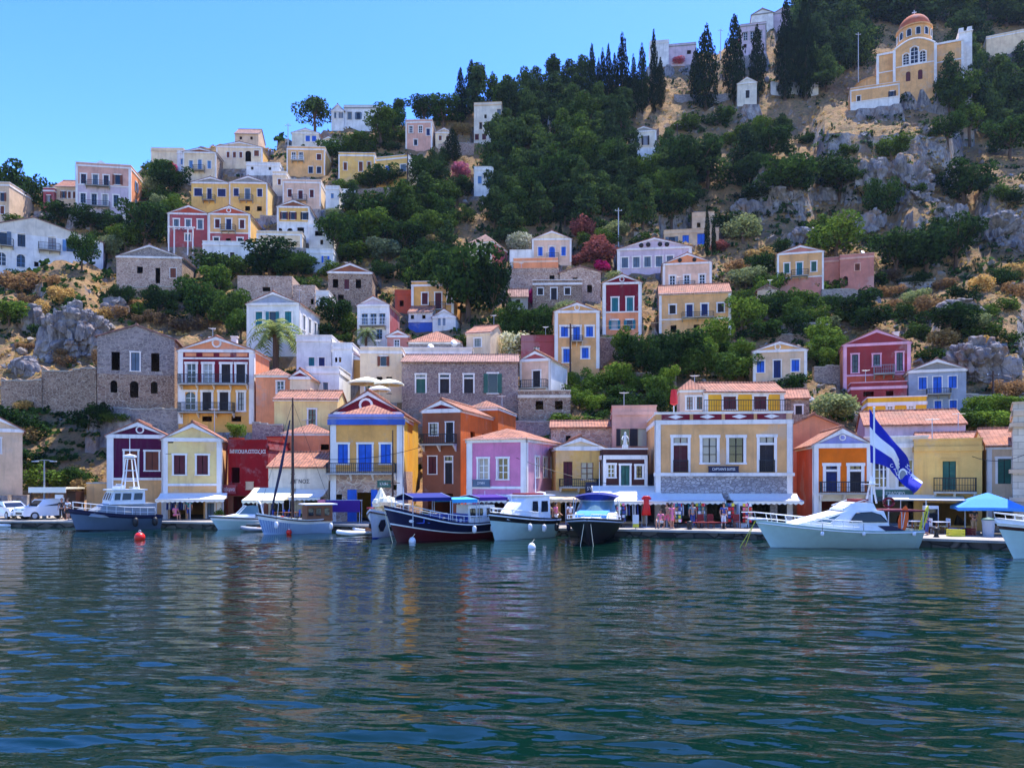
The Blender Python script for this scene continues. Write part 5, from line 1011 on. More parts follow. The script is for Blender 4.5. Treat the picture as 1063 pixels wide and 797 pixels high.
def scrub():
    rs = random.Random(4); mb = MB(); vs, fs, ms = [], [], []
    dryv, dryf, grv, grf = [], [], [], []
    n = 0
    while n < 9800:
        u = rs.uniform(-150, 1280); v = rs.uniform(20, 500)
        if v < pl(u, SKY)-4: continue
        Y, z = ground(u, v); x = (u-CX)/F*Y; p = Vector((x,Y,z))
        if Y < Yq(u)+14: continue
        if any(abs(math.cos(a)*(x-px)+math.sin(a)*(Y-py)) < hw+.8 and -1.8 < -math.sin(a)*(x-px)+math.cos(a)*(Y-py) < d+.6 for px,py,a,hw,d,_ in PADS): continue
        g = noise.noise(Vector((x*.07,Y*.07,0)))+rs.uniform(-.4,.4) > .0
        V, Fc = (grv,grf) if g else (dryv,dryf); s = rs.uniform(.3,.8)*(1.35 if g else .8)*min(1.3, Y/110)
        for k in range(9):
            d = Vector((rs.gauss(0,1), rs.gauss(0,1), abs(rs.gauss(0,.8)))).normalized(); c = p+d*s*rs.uniform(.3,1); a = Vector((rs.gauss(0,1),rs.gauss(0,1),rs.gauss(0,1))).normalized(); b = a.orthogonal().normalized()
            o = len(V); q = s*rs.uniform(.25,.5); V += [c+a*q, c+b*q, c-a*q, c-b*q]; Fc.append((o,o+1,o+2,o+3))
        n += 1
    mb.add(dryv, dryf, 'leaf_straw'); mb.add(grv, grf, 'leaf_dark')
    tag(mb.build('hillside_scrub'), 'low dry scrub and grass tufts spread over the hillside', 'scrub', kind='stuff')
    # loose limestone blocks
    rb = MB(); n = 0
    while n < 1000:
        u = rs.uniform(-40, 1110); v = rs.uniform(60, 440)
        if u > 120 and u < 640 and rs.random() < .75: continue
        if v < pl(u, SKY)+10: continue
        Y, z = ground(u, v); x = (u-CX)/F*Y
        if Y < Yq(u)+14: continue
        if any(abs(math.cos(a)*(x-px)+math.sin(a)*(Y-py)) < hw+1 and -2 < -math.sin(a)*(x-px)+math.cos(a)*(Y-py) < d+1 for px,py,a,hw,d,_ in PADS): continue
        s = min(1.5, .26*(1/rs.uniform(.12,1))**.75)
        pts = [Vector((rs.gauss(0,1),rs.gauss(0,1),rs.gauss(0,.75))).normalized()*s*rs.uniform(.65,1.1)+Vector((x,Y,z+.1*s)) for _ in range(12)]
        bm = bmesh.new()
        for q in pts: bm.verts.new(q)
        bmesh.ops.convex_hull(bm, input=bm.verts); bm.verts.ensure_lookup_table(); bm.verts.index_update()
        vv = [v_.co.copy() for v_ in bm.verts]; rb.add(vv, [tuple(v_.index for v_ in f.verts) for f in bm.faces], 'limestone'); bm.free(); n += 1
    tag(rb.build('hillside_rocks'), 'loose pale limestone rocks strewn over the slope', 'rocks', kind='stuff')
m_, nt, b = newmat('limestone')
g_ = nt.nodes.new('ShaderNodeNewGeometry')
base = mixc(nt, g_.outputs['Random Per Island'], lin((104,98,98)), lin((176,168,160)))
base = mixc(nt, ramp(nt, tex_noise(nt, position(nt), 1.6, 6, .7), .4, .7), base, lin((112,102,96)))
nt.links.new(base, b.inputs['Base Color']); b.inputs['Roughness'].default_value = .95; bump(nt, b, tex_noise(nt, position(nt), 3, 6, .7), 1, .2)

# limestone crags standing out of the slope
CRAGS = [(66,376,88,80),(26,352,44,44),(108,336,46,34),(20,395,40,30),(1030,408,100,78),(1046,264,74,66),(955,212,84,66),(915,205,60,50),(812,228,70,44),(905,246,46,40),(985,266,60,36),(958,142,70,26),(900,150,40,20),(835,262,44,34),(990,240,40,40),(860,215,44,30),(1010,330,60,30),(770,226,30,24)]
def crags():
    rc = random.Random(6)
    for n, (cx, yb, w, h) in enumerate(CRAGS):
        Y, z = ground(cx, yb-2); s = Y/F; a, c = w*s/2, h*s; bm = bmesh.new(); bmesh.ops.create_icosphere(bm, subdivisions=6, radius=1)
        off = Vector((n*7.3, n*2.1, 3)); sh = rc.uniform(-.35,.35)
        for v in bm.verts:
            d = v.co.normalized(); p = Vector((d.x*a, d.y*a*.8, d.z*c*.6))
            w1 = p*.22+off+Vector((p.z*sh*.15,0,0)); w2 = p*.62+off*1.7; r = noise.noise(p*.14+off)*.3+(noise.cell(noise.voronoi(w1)[1][0]*31.7)-.5)*.3+(noise.cell(noise.voronoi(w2)[1][0]*17.3)-.5)*.15+noise.voronoi(w2)[0][0]*-.12+noise.noise(p*1.7+off)*.05
            q = d*(.78+r); bx = math.copysign(abs(q.x)**.8, q.x); bz = math.copysign(abs(q.z)**.75, q.z)
            v.co = Vector((bx*a+bz*a*sh*.4, q.y*a*.8, bz*c*.62+c*.36))
        me = bpy.data.meshes.new('crag'); bm.to_mesh(me); bm.free(); me.materials.append(MATS['crag_rock']); o = bpy.data.objects.new('crag', me); COL.objects.link(o)
        o.location = ((cx-CX)/F*Y, Y+a*.55, z-.4); tag(o, kind='structure')
m_, nt, b = newmat('crag_rock'); p = position(nt)
base = mixc(nt, ramp(nt, tex_noise(nt, position(nt,(1,1,.3)), .9, 7, .75), .34, .66), lin((92,90,98)), lin((172,166,164)))
base = mixc(nt, ramp(nt, tex_noise(nt, position(nt,(1.3,1.3,.2)), 1.2, 5, .7), .55, .68, (0,0,0), (.8,.8,.8)), base, lin((64,60,64)))
base = mixc(nt, ramp(nt, tex_noise(nt, p, .35, 5, .65), .54, .7, (0,0,0), (.7,.7,.7)), base, lin((158,122,92)))
nt.links.new(base, b.inputs['Base Color']); b.inputs['Roughness'].default_value = .95; b.inputs['Specular IOR Level'].default_value = .1
bump(nt, b, tex_noise(nt, position(nt,(1,1,.5)), 1.4, 8, .75), 1.0, .5)
# ------------------------------------------------------------------ garden and retaining walls
WALLS = [('long rubble retaining wall under the left boulders', 0, 44, 424, 393, 'stone_brown'),('tall rubble retaining wall with ragged top left of the grey ruin', 42, 101, 432, 381, 'stone_brown'),('mossy rubble wall below the grey ruin', 100, 186, 441, 424, 'stone_grey'),
    ('dark rubble wall above the terracotta annex', 262, 293, 461, 440, 'stone_violet'),('rubble wall below the red terrace block', 527, 575, 452, 437, 'stone_grey'),('pale coping garden wall left of the big green tree', 640, 671, 400, 387, 'stone_brown'),('pale coping garden wall right of the big green tree', 672, 702, 402, 386, 'stone_brown'),
    ('purple-brown wall beside the blue-shuttered tower house', 622, 652, 372, 350, 'stone_violet'),('white stepped garden wall beside the yellow ridge house', 341, 369, 206, 197, 'white'),('whitewashed courtyard wall by the white oleander', 529, 552, 282, 260, 'white'),('white garden wall below the small temple house', 661, 692, 166, 154, 'white'),
    ('rough terrace wall left of the deep red house', 845, 872, 398, 380, 'stone_grey'),('grey terrace wall right of the overgrown ruin', 812, 862, 352, 336, 'stone_grey'),('rubble terrace wall behind the stone blue-shuttered house', 800, 845, 358, 347, 'stone_brown'),('dry stone wall right of the grey-blue house', 998, 1042, 424, 410, 'stone_white'),
    ('dry stone wall crossing the bare right slope', 935, 990, 300, 293, 'stone_white'),('terrace wall under the pink block with dish', 853, 906, 312, 301, 'stone_grey'),('pale wall along the ridge below the white tower', 455, 492, 160, 149, 'stone_pink'),('terrace wall among cypresses beside the chapel', 700, 762, 108, 98, 'stone_white'),
    ('white wall among cypresses right of the chapel', 800, 850, 98, 86, 'white'),('tan retaining wall on the quay left of the purple house', 90, 117, 540, 505, 'tan'),('terrace wall below the columned white house', 285, 345, 268, 258, 'stone_grey'),('brown terrace wall below the weathered hip ruin', 120, 190, 310, 298, 'stone_brown'),('rubble wall under the white-basement row', 270, 300, 232, 224, 'stone_grey'),
    ('dusky retaining wall below the yellow ridge houses', 370, 425, 205, 196, 'stone_violet')]
def garden_walls():
    rs = random.Random(8)
    for lab, xa, xb, y0, y1, m in WALLS:
        cx = (xa+xb)/2; 
        if 'quay' in lab: Y, z = 66.5, QZ
        else: Y, z = ground(cx, y0)
        s = Y/F; w = (xb-xa)*s; h = (y0-y1)*s; o = thing('garden_wall', lab, 'wall', ((cx-CX)/F*Y, Y, z), R(rs.uniform(-6,6)))
        mb = MB(); n = max(4, int(w/.9)); top = [h*(1+(.1 if m.startswith('stone') else 0)*rs.uniform(-1,.6)) for _ in range(n+1)]
        for k in range(n):
            xa_, xb_ = -w/2+w*k/n, -w/2+w*(k+1)/n
            mb.add([(xa_,0,-3),(xb_,0,-3),(xb_,0,top[k+1]),(xa_,0,top[k]),(xa_,.55,-3),(xb_,.55,-3),(xb_,.55,top[k+1]),(xa_,.55,top[k])], [(0,1,2,3),(4,7,6,5),(3,2,6,7)], m)
        mb.add([(-w/2,0,-3),(-w/2,.55,-3),(-w/2,.55,top[0]),(-w/2,0,top[0])], [(0,1,2,3)], m); mb.add([(w/2,0,-3),(w/2,.55,-3),(w/2,.55,top[-1]),(w/2,0,top[-1])], [(0,1,2,3)], m)
        mb.build('masonry', o)
        c = MB()
        for k in range(n):
            xa_, xb_ = -w/2+w*k/n, -w/2+w*(k+1)/n-.02; t = min(top[k],top[k+1])
            c.box(xa_,xb_,-.05,.6,t+.01,t+.12+(.05*rs.random()),'concrete' if m != 'white' else 'trim')
        c.build('coping', o)
# ------------------------------------------------------------------ boats. local frame: bow +x, port +y, water at z = 0
def hull_fn(L, B, hs, hb, sf=.8, rake=.5, fine=2.2, flare=.55, mid=0.):
    def P(t, q, sg):          # t 0 stern .. 1 bow ; q 0 keel .. 1 sheer
        b = B/2*((sf+(1-sf)*min(1,t/.4)) if t < .4 else (1-((t-.4)/.6)**fine))
        h = hs+(hb-hs)*t**2.2-mid*math.sin(math.pi*t)
        z = -.45+(h+.45)*q
        e = (q**(.45+flare*t))
        x = -L/2+L*t+rake*(z/max(.2,hb))*t**5-(.0 if t < 1 else 0)
        return Vector((x, sg*b*e, z))
    P.h = lambda t: hs+(hb-hs)*t**2.2-mid*math.sin(math.pi*t)
    return P
def make_hull(P, root, bands, deck, rail, planks=0, nst=22, dk=.12):
    mb = MB(); qs = sorted(set([0,.12,.25,.4,.55,.7,.85,1]+[b[0] for b in bands]))
    ts = [i/nst for i in range(nst+1)]
    def mt(q):
        for b, m in bands:
            if q < b: return m
        return bands[-1][1]
    for a, b in zip(ts, ts[1:]):
        for qa, qb in zip(qs, qs[1:]):
            for sg in (-1,1): mb.add([P(a,qa,sg),P(b,qa,sg),P(b,qb,sg),P(a,qb,sg)], [(0,1,2,3)], mt((qa+qb)/2))
    for qa, qb in zip(qs, qs[1:]): mb.add([P(0,qa,-1),P(0,qa,1),P(0,qb,1),P(0,qb,-1)], [(0,1,2,3)], mt((qa+qb)/2))
    h = mb.build('hull', root)
    bm = bmesh.new(); bm.from_mesh(h.data); bmesh.ops.remove_doubles(bm, verts=bm.verts, dist=.001); bm.to_mesh(h.data); bm.free()
    h.data.polygons.foreach_set('use_smooth', [True]*len(h.data.polygons))
    d = MB()
    for a, b in zip(ts, ts[1:]):
        v = []
        for t, sg in ((a,-1),(b,-1),(b,1),(a,1)):
            p = P(t,.93,sg); v.append((p.x,p.y,P.h(t)-dk))
        d.add(v, [(0,1,2,3)], deck)
    d.build('deck', root)
    r = MB()
    for sg in (-1,1): r.tube([P(t,1,sg)+Vector((0,sg*.02,.02)) for t in ts], .05, rail, 5)
    r.tube([P(0,1,-1),P(0,1,1)], .05, rail, 5); r.build('rub_rail', root)
    return h
def boat_rail(P, root, t0, t1, h, n, lean=0, pulpit=0, m='white_paint', name='railing'):
    r = MB(); ts = [t0+(t1-t0)*k/n for k in range(n+1)]
    for sg in (-1,1):
        top = [P(t,1,sg)+Vector((lean,0,h)) for t in ts]
        if pulpit: top.append(P(1,1,0)+Vector((lean+pulpit,0,h)))
        r.tube(top, .03, m, 5); r.tube([p-Vector((lean*.5,0,h*.5)) for p in top], .014, m, 4)
        for t, p in zip(ts, top): r.tube([P(t,1,sg), p], .018, m, 4)
    return r.build(name, root)
def cabin(root, secs, m, glassm='glass', wins=(), name='cabin'):
    """secs: list of (x, halfwidth_bottom, halfwidth_top, z0, z1) from stern to bow"""
    mb = MB(); n = len(secs); vs = []
    for x, wb, wt, z0, z1, *xt in secs:
        xx = xt[0] if xt else x
        vs += [(x,-wb,z0),(xx,-wt,z1),(xx,wt,z1),(x,wb,z0)]
    fs = [(0,1,2,3),tuple(4*(n-1)+i for i in (3,2,1,0))]
    for i in range(n-1):
        for a, b in ((0,1),(1,2),(2,3)): fs.append((4*i+a,4*i+b,4*i+4+b,4*i+4+a))
    mb.add(vs, fs, m); o = mb.build(name, root)
    return o
def quad_window(parent, pts, off, m='glass', frame='white_paint', name='window'):
    pts = [Vector(p) for p in pts]; nn = (pts[1]-pts[0]).cross(pts[3]-pts[0]).normalized()
    if nn.dot(Vector(off)) < 0: nn = -nn
    w = MB(); c = sum(pts, Vector())/4
    w.add([p+nn*.012 for p in pts], [(0,1,2,3)], m); o = w.build(name, parent)
    f = MB(); ring = [p+nn*.015 for p in pts]; f.tube(ring+[ring[0]], .028, frame, 4); f.build('frame', o)
    return o
def fender(root, p, m='c_white', r=.14, l=.5):
    mb = MB(); k = [(.02,-l/2),(r*.7,-l*.42),(r,-l*.25),(r,l*.25),(r*.7,l*.42),(.03,l/2)]
    mb.lathe(k, p, 8, m); mb.tube([(p[0],p[1],p[2]+l/2),(p[0],p[1],p[2]+l/2+.5)], .012, 'rubber', 4); mb.build('fender', root, True)
def at_water(px, wl): return W(px, wl, CH*F/(wl-HY))
def boat(name, label, px, wl, heading, group='boats moored along the quay'):
    p = at_water(px, wl); return thing(name, label, 'boat', (p.x, p.y, 0), R(heading), group)
def mast(root, x, y, z0, z1, r=.06, m='wood', name='mast', lean=0, cross=()):
    mb = MB(); mb.tube([(x,y,z0),(x+lean*.5,y,(z0+z1)/2),(x+lean,y,z1)], [r,r*.9,r*.5], m, 8)
    for z, l in cross: mb.tube([(x,y-l,z),(x,y+l,z)], .03, m, 5)
    return mb.build(name, root)

def clutter(root, x0, x1, w, z, seed, n=10):
    rr = random.Random(seed); ms = ['c_white','blue_paint','wood','orange_paint','black','canvas_cream','steel','redpaint']
    for k in range(n):
        x = rr.uniform(x0,x1); y = rr.uniform(-w,w); q = MB(); t = rr.random(); m = rr.choice(ms)
        if t < .4: a,b_,c_ = rr.uniform(.12,.3), rr.uniform(.1,.25), rr.uniform(.15,.4); q.box(x-a,x+a,y-b_,y+b_,z,z+c_,m); q.box(x-a-.015,x+a+.015,y-b_-.015,y+b_+.015,z+c_*.75,z+c_*.85,'grey_paint'); nm = 'locker'
        elif t < .7: q.tube([(x+.17*math.cos(i*.8),y+.17*math.sin(i*.8),z+.02*i*.35) for i in range(26)], .025, 'cream_paint', 5); nm = 'rope_coil'
        elif t < .85: q.lathe([(.12,0),(.15,.28),(.16,.3)], (x,y,z), 10, m); nm = 'bucket'
        else: q.tube([(x,y,z),(x+rr.uniform(-.1,.1),y,z+rr.uniform(1.0,2.2))], .015, 'white_paint', 5); nm = 'rod'
        q.build(nm, root)
# 1 grey coast patrol boat
b = boat('patrol_boat', 'blue-grey patrol boat with white wheelhouse moored before the purple house', 123, 549.5, 222)
P = hull_fn(5.7, 2.7, .95, 1.5, .85, .5); make_hull(P, b, [(.3,'black'),(.9,'hull_grey'),(1.1,'navy')], 'grey_paint', 'navy')
c = cabin(b, [(-2.4,1.05,1.0,.9,2.0),(1.4,1.05,.9,1.0,2.0,1.0),(2.2,.8,.7,1.1,1.5,1.9)], 'grey_paint')
c2 = cabin(b, [(-1.6,1.1,1.0,1.95,3.0),(.9,1.1,.95,1.95,3.0,.55)], 'white_paint', name='wheelhouse')
for sg in (-1,1):
    for xa, xb in ((-1.4,-.75),(-.6,.05),(.15,.6)): quad_window(c2, [(xa,sg*1.085,2.25),(xb,sg*1.085,2.25),(xb-.08,sg*1.03,2.8),(xa-.05,sg*1.03,2.8)], (0,sg,0))
for ya, yb in ((-.9,-.35),(-.28,.28),(.35,.9)): quad_window(c2, [(.86,ya,2.25),(.86,yb,2.25),(.66,yb*.96,2.8),(.66,ya*.96,2.8)], (1,0,0))
q = MB(); q.box(-1.75,.8,-1.15,1.15,3.0,3.08,'white_paint'); q.build('wheelhouse_roof', b)
q = MB()
for x, y in ((-1.3,-.6),(-1.3,.6),(-.3,-.45),(-.3,.45)): q.tube([(x,y,3.05),(-.8+(x+.8)*.45,y*.6,5.4)], .05, 'white_paint', 5)
for z in (3.7,4.5,5.4): 
    k = 1-(z-3.05)/2.35*.5; q.box(-.8-.52*k,-.8+.52*k,-.6*k,.6*k,z-.03,z+.03,'white_paint')
q.lathe([(.1,0),(.5,.05),(.5,.2),(.1,.3)], (-.8,0,5.45), 10, 'white_paint'); q.tube([(-.8,0,5.6),(-.8,0,7)], .025, 'white_paint'); q.build('radar_mast', b)
boat_rail(P, b, .1, .97, .7, 9)
q = MB(); q.lathe([(.25,0),(.25,.45),(.1,.5)], (2.6,0,1.2), 10, 'grey_paint'); q.tube([(2.6,0,1.6),(3.6,0,1.95)], .05, 'black'); q.build('deck_gun', b)
for x in (-2.2,-.8): fender(b, (x,1.45,.6), 'rubber', .2, .7)
clutter(b, -2.6, -1.9, .9, .95, 3, 9); clutter(b, -1.4, .6, .8, 3.08, 5, 7)
# 2 white sports cruiser
b = boat('sport_cruiser', 'white cabin cruiser with arched windscreen before the crimson house', 259, 548.5, 208)
P = hull_fn(4.6, 2.0, .75, .95, .85, .6); make_hull(P, b, [(.35,'hull_teal'),(.85,'hull_teal'),(1.1,'white_paint')], 'white_paint', 'rubber')
c = cabin(b, [(-.3,.85,.8,.7,1.15),(1.0,.8,.6,.8,1.15),(1.9,.4,.25,.85,1.0)], 'white_paint')
w = MB()
w.add([(-.5,-.85,1.1),(.9,-.55,1.12),(.3,-.5,1.75),(-.5,-.75,1.8)], [(0,1,2,3)], 'screen'); w.add([(-.5,.85,1.1),(.9,.55,1.12),(.3,.5,1.75),(-.5,.75,1.8)], [(0,1,2,3)], 'screen'); w.add([(.9,-.55,1.12),(.9,.55,1.12),(.3,.5,1.75),(.3,-.5,1.75)], [(0,1,2,3)], 'screen'); w.build('windscreen', b)
q = MB(); q.tube([(-.9,-.9,.9),(-.7,-.85,1.9),(-.6,-.5,2.15),(-.6,.5,2.15),(-.7,.85,1.9),(-.9,.9,.9)], .07, 'white_paint', 6); q.build('radar_arch', b)
q = MB(); q.tube([(.95,-.56,1.12),(.32,-.5,1.78),(.32,.5,1.78),(.95,.56,1.12)], .035, 'white_paint', 5); q.build('windscreen_frame', b)
# 3 blue and white caique with tall mast
b = boat('caique', 'pale blue wooden caique with tall bare mast before the white tavern', 309, 553.5, 210)
P = hull_fn(4.7, 2.0, .95, 1.35, .55, .45, 2.0, .7, .12); make_hull(P, b, [(.25,'blue_paint'),(.85,'hull_blue'),(1.1,'white_paint')], 'wood', 'darkwood')
q = MB()
for k in range(1,14):
    t = .62+k*.028
    for sg in (-1,1): q.tube([P(t,qq,sg)+Vector((0,sg*.012,0)) for qq in (.35,.6,.85)], .012, 'blue_paint', 3)
q.build('planking', b)
mast(b, .35, 0, .9, 9.6, .11, 'darkwood', cross=((4.2,.5),(6.6,.35)))
q = MB(); q.tube([(1.9,0,1.3),(1.2,0,4.5),(.55,0,8.0)], [.06,.11,.05], 'navy', 6); q.build('furled_sail', b)
q = MB(); q.tube([(2.75,0,1.35),(.35,0,9.3)], .012, 'iron', 3); q.tube([(-2.7,0,1.1),(.35,0,9.3)], .012, 'iron', 3)
for sg in (-1,1): q.tube([(.3,sg*1.05,1.0),(.35,0,6.6)], .012, 'iron', 3)
q.build('rigging', b)
c = cabin(b, [(-2.3,.75,.7,.85,2.0),(-.5,.75,.65,.85,2.0)], 'wood')
for sg in (-1,1):
    for x in (-2.1,-1.5,-.95): quad_window(c, [(x,sg*.745,1.25),(x+.4,sg*.745,1.25),(x+.4,sg*.715,1.8),(x,sg*.715,1.8)], (0,sg,0), frame='wood')
q = MB(); q.box(-2.6,-.3,-.95,.95,2.02,2.1,'white_paint'); q.build('cabin_roof', b); fender(b, (-2.1,1.0,.5)); fender(b, (1.7,.9,.7)); clutter(b, -.2, 1.6, .5, .95, 4, 9)
# 4 grey dinghy
def dinghy(label, px, wl, hd, L, m, extra=None):
    b = thing('inflatable_dinghy', label, 'boat', (*at_water(px,wl).xy, 0), R(hd)); q = MB(); w = L*.22; r = L*.065
    q.tube([(-L/2,-w,.12),(L*.2,-w,.14),(L*.4,-w*.6,.2),(L*.5,0,.26),(L*.4,w*.6,.2),(L*.2,w,.14),(-L/2,w,.12)], [r*.7,r,r,r,r,r,r*.7], m, 10); q.build('tube', b, True)
    q = MB(); q.box(-L*.45,L*.3,-w,w,.02,.1,'grey_paint'); q.box(-L*.05,L*.05,-w,w,.2,.26,'wood'); q.build('floor', b)
    q = MB(); q.box(-L*.47,-L*.43,-w,w,.02,.42,'wood'); q.build('transom', b)
    if extra:
        q = MB(); q.box(-L*.55,-L*.47,-.13,.13,.3,.72,'black'); q.box(-L*.53,-L*.49,-.05,.05,-.3,.3,'grey_paint'); q.build('outboard_motor', b)
    return b
dinghy('low grey inflatable dinghy lying beside the pale blue caique', 268, 551, 190, 2.3, 'grey_paint')
dinghy('white inflatable dinghy with outboard heaped before the blue doors', 368, 555, 215, 2.4, 'white_paint', 1)
dinghy('small white inflatable tender tied beside the other white dinghy', 378, 551.5, 150, 1.9, 'c_white', 1)
dinghy('pale inflatable boat at the far left edge below the parked car', 8, 546.5, 10, 2.4, 'white_paint')
# 5 caique with dark eye patches and cream sail
b = boat('caique', 'white wooden caique with dark painted bow patches and bundled cream sail', 402, 555.5, 262)
P = hull_fn(6.4, 2.5, 1.15, 1.75, .6, .5, 2.0, .7, .1); make_hull(P, b, [(.25,'blue_paint'),(1.1,'white_paint')], 'wood', 'darkwood')
q = MB()
for sg in (-1,1):
    q.add([P(t,qq,sg)+Vector((.02,sg*.03,0)) for t, qq in ((.80,.45),(.86,.45),(.9,.62),(.88,.82),(.83,.86),(.79,.68))], [tuple(range(6))], 'navy')
    q.add([P(t,qq,sg)+Vector((.02,sg*.03,0)) for t, qq in ((.5,.5),(.66,.48),(.72,.62),(.66,.66),(.6,.58),(.5,.62))], [tuple(range(6))], 'black')
q.build('bow_paint', b)
mast(b, .2, .45, 1.1, 7.2, .075, 'darkwood', cross=((3.6,.5),))
q = MB(); rr = random.Random(5)
for k in range(7): q.ball((rr.uniform(-.9,.9), rr.uniform(-.7,.5), 1.9+rr.uniform(-.3,.5)), rr.uniform(.4,.62), 'canvas_cream', 8, .8)
q.lathe([(.62,0),(.45,.5),(.12,1.15),(.01,1.3)], (.3,-.35,2.0), 8, 'canvas_cream'); q.build('bundled_sail', b)
q = MB(); q.box(-2.6,-.9,-.8,.8,1.0,2.0,'wood'); q.box(-2.8,-.8,-.9,.9,2.0,2.08,'cream_paint'); q.build('cabin', b)
q = MB(); q.lathe([(.1,-.06),(.26,-.05),(.3,0),(.26,.05),(.1,.06)], (1.0,-.85,1.9), 12, 'redpaint'); q.build('lifebuoy', b)
# 6 big excursion boat
b = boat('excursion_boat', 'large navy and dark red wooden excursion boat with blue canvas awnings', 463, 560, 214)
P = hull_fn(6.9, 2.8, 1.05, 2.05, .6, .8, 2.1, .75, .2); make_hull(P, b, [(.08,'black'),(.62,'hull_maroon'),(.66,'white_paint'),(1.1,'navy')], 'wood', 'white_paint')
for z, xa, xb, m, yo in ((2.75,.3,3.0,'canvas_navy',.25),(2.6,-1.6,.25,'canvas_sky',.1),(2.7,-3.9,-1.7,'canvas_purple',.15)):
    q = MB(); n = 6
    for k in range(n):
        ya, yb = -1.25+2.5*k/n, -1.25+2.5*(k+1)/n; f = lambda y: z+yo*(1-abs(y)/1.25)
        q.add([(xa,ya,f(ya)),(xb,ya,f(ya)),(xb,yb,f(yb)),(xa,yb,f(yb))], [(0,1,2,3)], m)
    for y in (-1.25,1.25): q.add([(xa,y,z),(xb,y,z),(xb,y,z-.22),(xa,y,z-.22)], [(0,1,2,3)], m)
    o = q.build('awning', b); p = MB()
    for x in (xa+.05,xb-.05):
        for y in (-1.2,1.2): p.tube([(x,y,1.0),(x,y,z)], .03, 'steel', 5)
        p.tube([(x,-1.25,z),(x,0,z+yo),(x,1.25,z)], .025, 'steel', 5)
    p.build('awning_frame', o)
c = cabin(b, [(-3.2,.8,.75,1.0,2.2),(-1.2,.8,.75,1.0,2.2)], 'white_paint')
for sg in (-1,1):
    for x in (-3.0,-2.3,-1.75): quad_window(c, [(x,sg*.8,1.4),(x+.45,sg*.8,1.4),(x+.45,sg*.77,2.0),(x,sg*.77,2.0)], (0,sg,0))
q = MB()
for x in np.linspace(-.9,2.2,6): q.box(x-.18,x+.18,-.9,.9,1.15,1.2,'blue_paint'); q.box(x-.2,x-.15,-.9,.9,1.2,1.65,'blue_paint')
q.build('bench', b)
boat_rail(P, b, .05, .95, .55, 12, m='white_paint'); fender(b, (-2.6,1.45,.7)); fender(b, (-1.2,1.5,.7)); fender(b, (-3.4,1.3,.6))
q = MB(); q.tube([P(1,1,0)+Vector((.0,0,-.1)), P(.98,.2,0)+Vector((.4,.1,-.2))], .02, 'cream_paint', 4); q.build('anchor_rope', b)
q = MB(); e = P(.86,.82,1)+Vector((0,.03,0)); q.add([e+Vector((.18*math.cos(a*math.pi/4),.04,.1*math.sin(a*math.pi/4))) for a in range(8)], [tuple(range(8))], 'c_white'); q.build('bow_emblem', b); q = MB(); e = P(.86,.82,-1)+Vector((0,-.03,0)); q.add([e+Vector((.18*math.cos(a*math.pi/4),-.04,.1*math.sin(a*math.pi/4))) for a in range(8)], [tuple(range(8))], 'c_white'); q.build('bow_emblem', b)
mast(b, 3.0, 0, 1.8, 3.4, .04, 'white_paint'); clutter(b, -3.3, 2.4, .9, 1.1, 6, 16)
# 7 white cabin boat
b = boat('cabin_boat', 'white cabin boat with pale blue hull and dark gunwale beside the pink house', 543, 558.5, 222)
P = hull_fn(4.9, 2.4, 1.15, 1.6, .85, .5); make_hull(P, b, [(.3,'hull_teal'),(.84,'hull_teal'),(1.1,'black')], 'white_paint', 'white_paint')
c = cabin(b, [(-1.6,.95,.85,1.1,2.75),(.6,.95,.8,1.1,2.75,.25),(1.9,.55,.4,1.3,1.75,1.6)], 'white_paint')
for ya, yb in ((-.78,-.12),(.12,.78)): quad_window(c, [(.57,ya,1.98),(.57,yb,1.98),(.34,yb*.95,2.5),(.34,ya*.95,2.5)], (1,0,0))
for sg in (-1,1):
    for xa, xb in ((-1.4,-.7),(-.5,.1)): quad_window(c, [(xa,sg*.93,1.7),(xb,sg*.93,1.7),(xb-.1,sg*.88,2.45),(xa,sg*.88,2.45)], (0,sg,0))
q = MB(); q.box(-2.0,.55,-1.0,1.0,2.76,2.84,'white_paint'); q.box(-1.2,.3,-.7,.7,2.84,2.95,'redpaint'); q.build('cabin_roof', b)
q = MB(); q.lathe([(.05,0),(.35,.03),(.35,.15),(.05,.2)], (-1.4,.2,2.84), 10, 'white_paint'); q.build('radar_dome', b)
boat_rail(P, b, .45, .97, .5, 6); fender(b, (-1.8,1.3,.7),'c_black'); fender(b, (-.6,1.35,.7)); fender(b, (.6,1.3,.8)); mast(b, -1.7, -.6, 2.8, 5.2, .03, 'white_paint')
q = MB(); q.box(-2.7,-1.7,-1.0,1.0,2.5,2.56,'canvas_cream'); q.build('stern_awning', b); clutter(b, -2.3, -1.7, .8, 1.1, 7, 8); clutter(b, .9, 1.9, .5, 1.45, 9, 4)
# 8 speedboat, bow on
b = boat('speedboat', 'glossy navy speedboat with white deck and blue sunpad seen bow-on', 617, 560.5, 258)
P = hull_fn(6.6, 3.5, 1.05, 1.45, .9, .9, 2.4, .5); make_hull(P, b, [(.16,'black'),(.22,'white_paint'),(1.1,'black')], 'white_paint', 'steel', dk=.02)
c = cabin(b, [(-1.2,1.4,1.35,1.1,1.75),(1.0,1.35,1.1,1.3,1.75),(2.6,.7,.4,1.35,1.5)], 'white_paint')
q = MB(); q.prism([(-1.0,1.78),(1.3,1.72),(2.1,1.56),(2.1,1.66),(1.3,1.84),(-1.0,1.9)], lambda a,d,t: (a,t,d), -.95, .95, 'canvas_blue'); q.build('sunpad', b)
w = MB(); arc = [(.2-.7*abs(y)**2.0, y) for y in np.linspace(-1.3,1.3,9)]
for (xa,ya),(xb,yb) in zip(arc, arc[1:]): w.add([(xa,ya,1.75),(xb,yb,1.75),(xb-.75,yb*.85,2.45),(xa-.75,ya*.85,2.45)], [(0,1,2,3)], 'screen')
